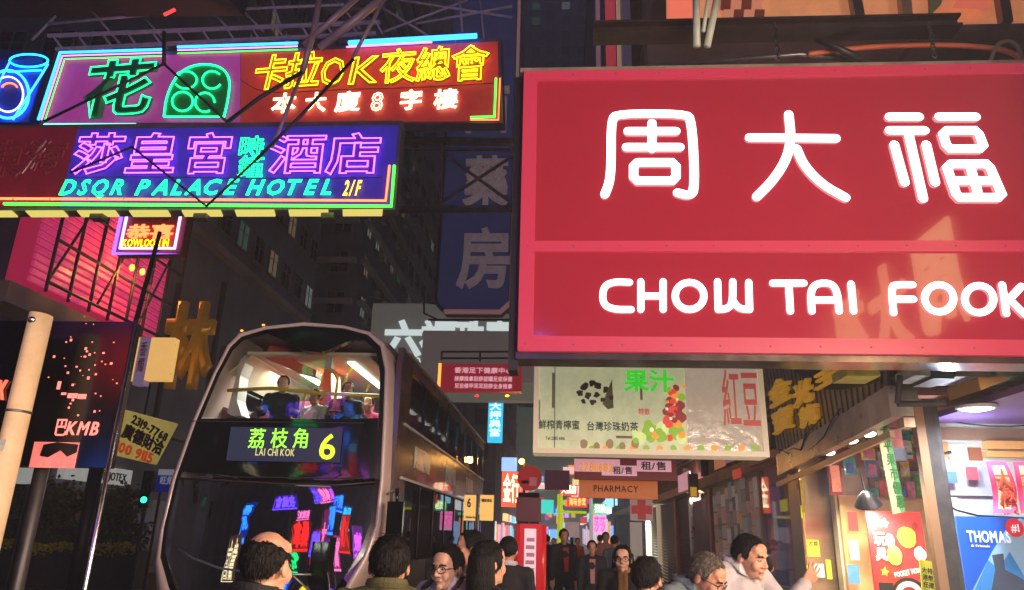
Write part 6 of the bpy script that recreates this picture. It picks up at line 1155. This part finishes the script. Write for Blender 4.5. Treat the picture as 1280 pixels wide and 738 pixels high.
def person(label, x, y, h=1.72, face=0, skin=0, hair='short', hm=None, top=None, topname='jacket', bottom=None, yaw=0, pitch=0, glasses=False, vox=.008, arms=((0, 0), (0, 0)), pose='stand', z=0, inner=None, group=None, bag=None, collar=None, arm_pts=None, hand=False, scarf=None, stoop=0.):
    """face: degrees, 0 looks towards the camera (-Y), positive turns to the viewer's right"""
    s_ = h/1.75; hm = hm or HB; bottom = bottom or mat('dark_trousers', (28, 28, 34), .8, var=.2)
    root = bpy.data.objects.new('person', None); col.objects.link(root); root.location = (x, y, z); root.rotation_euler = (0, 0, math.radians(face)); root.scale = (s_,)*3
    tag(root, label, 'person', group); WL[root.name] = V((x, y, z))
    sit = pose == 'sit'; hip = .92
    R = Matrix.Rotation(math.radians(yaw), 3, 'Z')@Matrix.Rotation(math.radians(pitch), 3, 'X'); N0 = V((0, .005, 1.53)); HS = 1.12
    def H(p): return N0 + V((0, -stoop*.8, -.035-stoop)) + R@((V(p)-N0)*HS)
    def legs(mb, e=0., shoe=True):
        for sx in (-1, 1):
            st = .0 if pose != 'walk' else .16*sx
            hp = V((.09*sx, 0, hip)); kn = V((.1*sx, -.44, .94)) if sit else V((.1*sx, -.04-st*.6, .50)); an = V((.1*sx, -.42, .5)) if sit else V((.1*sx, .02-st, .09))
            mb.cap(hp, kn, .085+e, .062+e); mb.cap(kn, an, .06+e, .042+e)
            if shoe: mb.cap(an+V((0, .04, -.04)), an+V((.01*sx, -.15, -.05)), .042, .036)
    def armp(sx, i):
        sh = V((.185*sx, .01, 1.415))
        if arm_pts and arm_pts[i]: return sh, V(arm_pts[i][0]), V(arm_pts[i][1])
        a_, b_ = arms[i]; a_ = math.radians(a_); b_ = math.radians(b_)   # shoulder forward, elbow bend
        el = sh + V((.05*sx, -.29*math.sin(a_), -.29*math.cos(a_))); wr = el + V((-.01*sx, -.26*math.sin(a_+b_), -.26*math.cos(a_+b_))); return sh, el, wr
    # --- body, one continuous mesh
    mb = MB(); mb.sph((0, .01, .96), .155, .11, .13); mb.sph((0, .0, 1.12), .14, .1, .17); mb.sph((0, .0, 1.29), .165, .112, .18); mb.cap((-.15, .01, 1.41), (.15, .01, 1.41), .06, .06); mb.cap((0, .02, 1.42), H((0, .008, 1.57)), .062, .056)
    for sx in (-1, 1): mb.cap((0, .025, 1.46), (.15*sx, .015, 1.415), .05, .05)
    legs(mb)
    for i, sx in enumerate((-1, 1)):
        sh, el, wr = armp(sx, i); mb.cap(sh, el, .05, .04); mb.cap(el, wr, .04, .027)
        d = (wr-el).normalized(); side = d.cross(V((0, 1, 0)) if abs(d.y) < .8 else V((0, 0, 1))).normalized(); nn_ = side.cross(d)
        pc = wr+d*.05; mb.cap(wr, wr+d*.02, .024, .026)
        for q in range(5): mb.cap(wr+d*.015+side*(q-2)*.01, wr+d*.082+side*(q-2)*.0165, .014, .0125)
        for q, L in enumerate((.066, .078, .072, .056)):
            bs_ = wr+d*.085+side*(q-1.5)*.0215; spread = side*(q-1.5)*.012; curl = .012 if hand and i == 1 else .03
            m1 = bs_+d*L*.55+spread*.6+nn_*curl*.4; mb.cap(bs_, m1, .0098, .009, 8); mb.cap(m1, bs_+d*L+spread+nn_*curl, .009, .0078, 8)
        tb = wr+d*.03-side*.026; mb.cap(tb, tb+d*.035-side*.03, .013, .011, 8); mb.cap(tb+d*.035-side*.03, tb+d*.065-side*.036, .011, .009, 8)
    for c, r_ in (((0, .012, 1.665), (.073, .092, .086)), ((0, -.028, 1.625), (.060, .066, .083)), ((0, -.03, 1.567), (.050, .054, .044)), ((0, -.079, 1.545), (.021, .016, .016)), ((-.036, -.064, 1.605), (.026, .024, .03)), ((.036, -.064, 1.605), (.026, .024, .03)), ((0, -.052, 1.688), (.057, .038, .042)),
                  ((-.077, .012, 1.63), (.010, .020, .033)), ((.077, .012, 1.63), (.010, .020, .033)), ((-.014, -.098, 1.606), (.009, .010, .008)), ((.014, -.098, 1.606), (.009, .010, .008))):
        mb.sph(H(c), *[q*HS for q in r_], n=16, R=R)
    mb.cap(H((0, -.090, 1.652)), H((0, -.110, 1.610)), .008, .0125, 8); mb.cap(H((-.035, -.085, 1.664)), H((.035, -.085, 1.664)), .0105, .0105, 8); mb.cap(H((-.017, -.088, 1.580)), H((.017, -.088, 1.580)), .0075, .0075, 8); mb.cap(H((-.014, -.086, 1.569)), H((.014, -.086, 1.569)), .0075, .0075, 8)
    def add(name, m, mt, par=None, lab=None):
        if not m.materials: m.materials.append(mt)
        o = bpy.data.objects.new(name, m); col.objects.link(o); o.parent = par or root; WL[o.name] = V((x, y, z))
        if lab: o['label'] = lab
        return o
    body = add('body', remesh(mb, 'body', vox, 3), SK(skin))
    if vox < .012:
        for sx in (-1, 1):
            e = MB(); e.sph(H((.031*sx, -.0815, 1.640)), .0135, .009, .0058, 10, R); ey = add('eye', e.mesh('eye', smooth=True), mat('eye_white', (170, 160, 154), .25))
            e = MB(); e.sph(H((.031*sx, -.0890, 1.640)), .0066, .004, .0058, 10, R); add('iris', e.mesh('iris', smooth=True), mat('iris_dark', (26, 16, 12), .2), ey)
            e = MB(); e.tube([H((.014*sx, -.0955, 1.657)), H((.032*sx, -.0975, 1.664)), (H((.052*sx, -.082, 1.658)))], .0045, 6, flat=R@V((0, 1, 0)), ff=.5); add('eyebrow', e.mesh('eyebrow', smooth=True), HB)
        e = MB(); e.tube([H((-.023, -.0865, 1.5745)), H((0, -.0965, 1.5755)), H((.023, -.0865, 1.5745))], .0042, 6, flat=(R@V((0, 0, 1))), ff=.9)
        add('lips', e.mesh('lips', smooth=True), mat('lip', (150, 80, 72), .4))
    if glasses:
        e = MB()
        for sx in (-1, 1):
            e.tube([H((.032*sx+.025*math.cos(t), -.106+.012*abs(math.cos(t)) if math.cos(t)*sx > 0 else -.106, 1.637+.017*math.sin(t))) for t in [k*math.pi/6 for k in range(13)]], .0024, 5)
            e.tube([H((.056*sx, -.096, 1.642)), H((.079*sx, -.02, 1.642)), H((.08*sx, .02, 1.636))], .0024, 5)
        e.tube([H((-.008, -.108, 1.641)), H((.008, -.108, 1.641))], .0024, 5); add('glasses', e.mesh('glasses'), BLACK)
    # --- hair
    nphi, nth = 64, 44; vs = []; fs = []
    for i in range(nth+1):
        th = math.pi*i/nth
        for k in range(nphi):
            ph = 2*math.pi*k/nphi; d = V((math.sin(th)*math.cos(ph), math.sin(th)*math.sin(ph), math.cos(th)))
            zz = 1.66+.095*d.z + .008*noise.noise(d*7+V((x*3, 0, y)))+.006*noise.noise(d*24); f = -d.y
            mixf = lambda a_, b2, t_: a_+(b2-a_)*min(1, max(0, t_))
            if hair == 'long': low = mixf(1.50, 1.705, (f-.42)/.2)
            else: low = mixf(mixf(1.575, 1.612, (f+.5)/.5), 1.703, (f-.42)/.2)
            fld = (zz-low)/.022
            if hair == 'bald': fld = min(fld, (mixf(1.735, 1.695, (f+.6)/.8)-zz)/.03)
            g2 = min(1, max(0, fld)); g2 = g2*g2*(3-2*g2)
            thick = -.012+(.012+(.010 if hair != 'bald' else .006) + .004*noise.noise(d*4+V((x, y, 0)))+.004*noise.noise(V((d.x*17, d.y*17, d.z*6))))*g2
            if fld < 0: thick = -.012+max(-.02, fld*.01)
            q = V((d.x*(.074+thick), d.y*(.093+thick)+.012, d.z*(.087+thick)+1.665))
            vs.append(H(q))
    fs = [(i*nphi+k, i*nphi+(k+1) % nphi, (i+1)*nphi+(k+1) % nphi, (i+1)*nphi+k) for i in range(nth) for k in range(nphi)]
    hm_ = MB(); hm_.add(vs, fs)
    if vox <= .0125:      # loose locks that break the outline
        hr = random.Random(int(x*100)+7)
        for i in range(3, nth-2):
            for k in range(nphi):
                if hr.random() > .62: continue
                p = vs[i*nphi+k]; dn = vs[(i+1)*nphi+k]-p; c0_ = H((0, .012, 1.655)); out_ = (p-c0_).normalized()
                if (vs[(i+1)*nphi+k]-c0_).length < (.074 if hair != 'bald' else .078)*HS: continue
                sd = vs[i*nphi+(k+1) % nphi]-p; L = hr.uniform(.018, .036); t_ = (dn.normalized()+sd.normalized()*hr.gauss(0, .35)).normalized(); w_ = sd.normalized()*hr.uniform(.0018, .004)
                tip = p+t_*L+out_*hr.uniform(-.001, .006); hm_.add([p-w_-out_*.002, p+w_-out_*.002, p+t_*L*.5+w_*.8+out_*.0035, tip, p+t_*L*.5-w_*.8+out_*.0035], [(0, 1, 2, 4), (4, 2, 3)])
    if hair == 'long':
        lh = MB()
        for k in range(14):
            an = math.radians(12+k*12); c_, s1 = math.cos(an), math.sin(an); q0 = H((.078*c_, .02+.085*s1, 1.67)); lh.cap(q0, H((.086*c_, .02+.09*s1, 1.56)), .026, .026); lh.cap(H((.086*c_, .02+.09*s1, 1.56)), V((.105*c_, .03+.085*s1+.0, 1.36+.02*math.sin(k*5))), .028, .018)
        hair_o = add('hair', hm_.mesh('hair', smooth=True), hm); add('hair_lengths', remesh(lh, 'hair_lengths', .012, 3, .006), hm, hair_o)
    else: add('hair', hm_.mesh('hair', smooth=True), hm)
    # --- clothes
    if top:
        c = MB(); e = .018; c.sph((0, .01, .98), .155+e, .115+e, .12); c.sph((0, .0, 1.12), .145+e, .105+e, .17); c.sph((0, .0, 1.28), .168+e, .117+e, .18); c.cap((-.15, .01, 1.405), (.15, .01, 1.405), .06+e, .06+e); c.cap((0, .025, 1.42), (0, .024, 1.468), .078, .07)
        for sx in (-1, 1): c.cap((.03*sx, .025, 1.455), (.15*sx, .015, 1.42), .062, .064)
        for i, sx in enumerate((-1, 1)): sh, el, wr = armp(sx, i); c.cap(sh, el, .054+e, .044+e); c.cap(el, el.lerp(wr, .95), .044+e, .034+e)
        co = add(topname, remesh(c, topname, max(.012, vox*1.3), 3, .009), top)
        if collar:
            k_ = MB(); 
            for sx in (-1, 1): k_.hexa(V((.012*sx, -.112, 1.39)), V((.085*sx, -.085, 1.43)), V((.088*sx, .02, 1.51)), V((.06*sx, -.065, 1.495)), (0, -.006, .006))
            k_.tube([V((.082*math.cos(t), .018+.074*math.sin(t), 1.50-.012*math.sin(t)*-1)) for t in [math.radians(-60+k*15) for k in range(21)]], .016, 6, flat=(0, 0, 1), ff=1.5)
            add('collar', k_.mesh('collar', smooth=False), collar, co)
        if inner:
            k_ = MB(); k_.hexa((-.035, -.146, 1.0), (.035, -.146, 1.0), (.055, -.108, 1.42), (-.055, -.108, 1.42), (0, .03, 0)); add('shirt_front', k_.mesh('shirt_front'), inner, co)
        if topname == 'shirt':
            for k in range(6): k_ = MB(); k_.sph((0, -.139+.004*k, 1.08+.055*k), .005, .003, .005, 6); add('button', k_.mesh('button'), WHITEP, co)
    if scarf:
        k_ = MB(); k_.tube([V((.075*math.cos(t), .01+.075*math.sin(t), 1.47)) for t in [k*math.pi/8 for k in range(17)]], .03, 8); k_.cap((.02, -.09, 1.45), (.03, -.13, 1.2), .035, .03); k_.cap((-.02, -.09, 1.45), (-.02, -.13, 1.26), .03, .028); add('scarf', remesh(k_, 'scarf', .012, 2, .006), scarf)
    c = MB(); legs(c, .016, False); c.sph((0, .01, .95), .162, .122, .12); add('trousers', remesh(c, 'trousers', .016, 2, .006), bottom)
    if not sit:
        c = MB()
        for sx in (-1, 1): st = .0 if pose != 'walk' else .16*sx; c = MB(); c.cap(V((.1*sx, .06-st, .055)), V((.11*sx, -.14-st, .045)), .052, .044); add('shoe', remesh(c, 'shoe', .016, 1), BLACK)
    if bag:
        for sx in (-1, 1): c = MB(); c.tube([V((.10*sx, -.02, 1.52)), V((.11*sx, -.135, 1.45)), V((.15*sx, -.15, 1.3)), V((.15*sx, -.12, 1.1))], .022, 6, flat=(0, 1, 0), ff=.4); add('backpack_strap', c.mesh('backpack_strap'), bag)
        c = MB(); c.sph((0, .2, 1.22), .15, .09, .22, 16); add('backpack', c.mesh('backpack', smooth=True), bag)
    return root
def headat(px, topy, Y): p = YP(Y).pt(px, topy); return p.x, Y, p.z
def put(px, topy, Y, label, **k):
    x, y, zt = headat(px, topy, Y); hgt = k.pop('h', None) or zt
    h_ = hgt/(1.77-k.get('stoop', 0))*1.75; return person(label, x, y, h=h_, z=0 if abs(zt-hgt) < .001 else zt-hgt, **k)
cl = lambda n_, c_, r_=.8, v=.2: mat(n_, c_, r_, var=v, vs=6, bump=.3, bs=120)
put(334, 655, 2.9, 'balding man in a black jacket seen from behind in front of the bus', face=148, yaw=22, stoop=.03, skin=0, hair='bald', top=cl('black_cloth', (20, 18, 20)), collar=MATS['black_cloth'], vox=.007)
put(489, 664, 3.5, 'dark haired person in an olive hooded jacket seen from behind', face=186, stoop=.04, hair='short', top=cl('olive_cloth', (74, 70, 38)), collar=MATS['olive_cloth'], vox=.008, skin=1)
put(566, 678, 4.75, 'young man with black glasses and white shirt looking towards the camera', face=-22, stoop=.05, yaw=-6, pitch=4, glasses=True, hair='short', top=cl('white_shirt', (204, 194, 204)), topname='shirt', collar=MATS['white_shirt'], bag=BLACK, vox=.007, skin=2)
put(588, 660, 6.2, 'man in a pink shirt in profile behind the young man with glasses', face=-75, top=cl('pink_shirt', (196, 130, 130)), topname='shirt', vox=.012, skin=1)
put(612, 672, 4.6, 'long haired woman in black seen from behind beside the bus', face=130, hair='long', top=MATS['black_cloth'], vox=.012, skin=0)
put(636, 668, 7.2, 'person in a dark coat with a white collar walking away', face=175, top=cl('charcoal_cloth', (34, 32, 38)), collar=MATS['white_shirt'], vox=.016)
put(705, 660, 15.0, 'pedestrian in dark clothes carrying an orange red bag', face=20, pose='walk', top=MATS['charcoal_cloth'], inner=cl('rust_cloth', (190, 60, 36)), vox=.018)
put(740, 674, 13.5, 'man in a dark open jacket over a pale pink shirt', face=0, pose='walk', top=MATS['charcoal_cloth'], inner=MATS['pink_shirt'], vox=.018)
put(778, 679, 7.6, 'woman with glasses and long black hair wearing a leopard scarf', face=-8, stoop=.04, hair='long', glasses=True, top=MATS['black_cloth'], scarf=cl('leopard_scarf', (140, 100, 50), .8, .7), vox=.009, skin=2)
put(808, 692, 4.6, 'black haired person seen from behind left of the grey haired man', face=160, yaw=-10, top=MATS['black_cloth'], vox=.008, skin=0)
put(859, 684, 4.7, 'grey haired man with glasses looking down to the right', face=48, stoop=.08, yaw=8, pitch=26, hair='short', hm=HG, glasses=True, top=cl('slate_jacket', (92, 104, 112)), collar=MATS['slate_jacket'], vox=.007, skin=1)
put(920, 664, 5.4, 'black haired man in a grey striped shirt looking down to the right', face=34, stoop=.09, yaw=10, pitch=12, top=cl('grey_shirt', (176, 168, 172)), topname='shirt', collar=cl('pale_collar', (214, 208, 206)), vox=.007, skin=0, arm_pts=(None, ((.36, -.06, 1.2), (.46, -.13, 1.36))), hand=True)
put(950, 685, 6.2, 'person with dark hair mostly hidden behind the man in the grey shirt', face=170, top=MATS['charcoal_cloth'], vox=.016)
for k, (px, ty, Y, fc, c_) in enumerate(((684, 668, 21, 170, 'charcoal_cloth'), (757, 664, 19, 10, 'pink_shirt'), (768, 668, 16.5, 165, 'slate_jacket'), (692, 672, 26, 0, 'black_cloth'), (722, 672, 27, 20, 'rust_cloth'), (750, 668, 24, 170, 'black_cloth'), (771, 670, 22, 0, 'grey_shirt'), (655, 671, 24, 180, 'slate_jacket'), (641, 676, 12, 170, 'black_cloth'))):
    put(px, ty, Y, ('dark clothed pedestrian walking away right of the red pillar', 'distant pedestrian in pink near the railing', 'pedestrian in slate jacket walking away near the pale panel', 'distant pedestrian in black beside the yellow green post', 'distant pedestrian in rust top beyond the railing', 'distant dark clothed pedestrian walking away beyond the railing', 'distant pedestrian in grey shirt near the cross sign', 'distant pedestrian in slate jacket left of the red pillar', 'black clothed pedestrian between the bus and the red pillar')[k], face=fc, pose='walk', top=MATS[c_], vox=.03)
# passengers on the upper deck
for px, ty, Y, fc, c_, lab, sk in ((356, 468, 10.25, 14, cl('navy_cloth', (40, 42, 60)), 'passenger in a dark jacket sitting at the front of the upper deck', 2), (396, 484, 10.5, -20, cl('pale_top', (190, 186, 184)), 'passenger in a pale top sitting in the middle of the upper deck', 1), (436, 476, 10.5, 20, MATS['charcoal_cloth'], 'passenger in dark clothes with raised arm on the upper deck', 3), (461, 493, 10.9, 10, cl('magenta_cloth', (196, 50, 96)), 'passenger in a pink top by the right upper deck window', 2)):
    x, y, zt = headat(px, ty, Y); person(lab, x, y, 1.7, fc, sk, top=c_, pose='sit', z=zt-1.72, vox=.014, arms=((30, 60), (30, 60)))
# ================================================================ thin night haze
hz = bpy.data.materials.new('haze'); hz.use_nodes = True; N = hz.node_tree; N.nodes.remove(N.nodes['Principled BSDF'])
pv = N.nodes.new('ShaderNodeVolumePrincipled'); pv.inputs['Density'].default_value = .0037; pv.inputs['Color'].default_value = (.8, .84, 1, 1); pv.inputs['Anisotropy'].default_value = .3
N.links.new(pv.outputs[0], N.nodes['Material Output'].inputs['Volume'])
b = MB(); b.box(-310, 310, -310, 610, -1.7, 175); tag(part(b, 'haze', hz, None), kind='stuff')
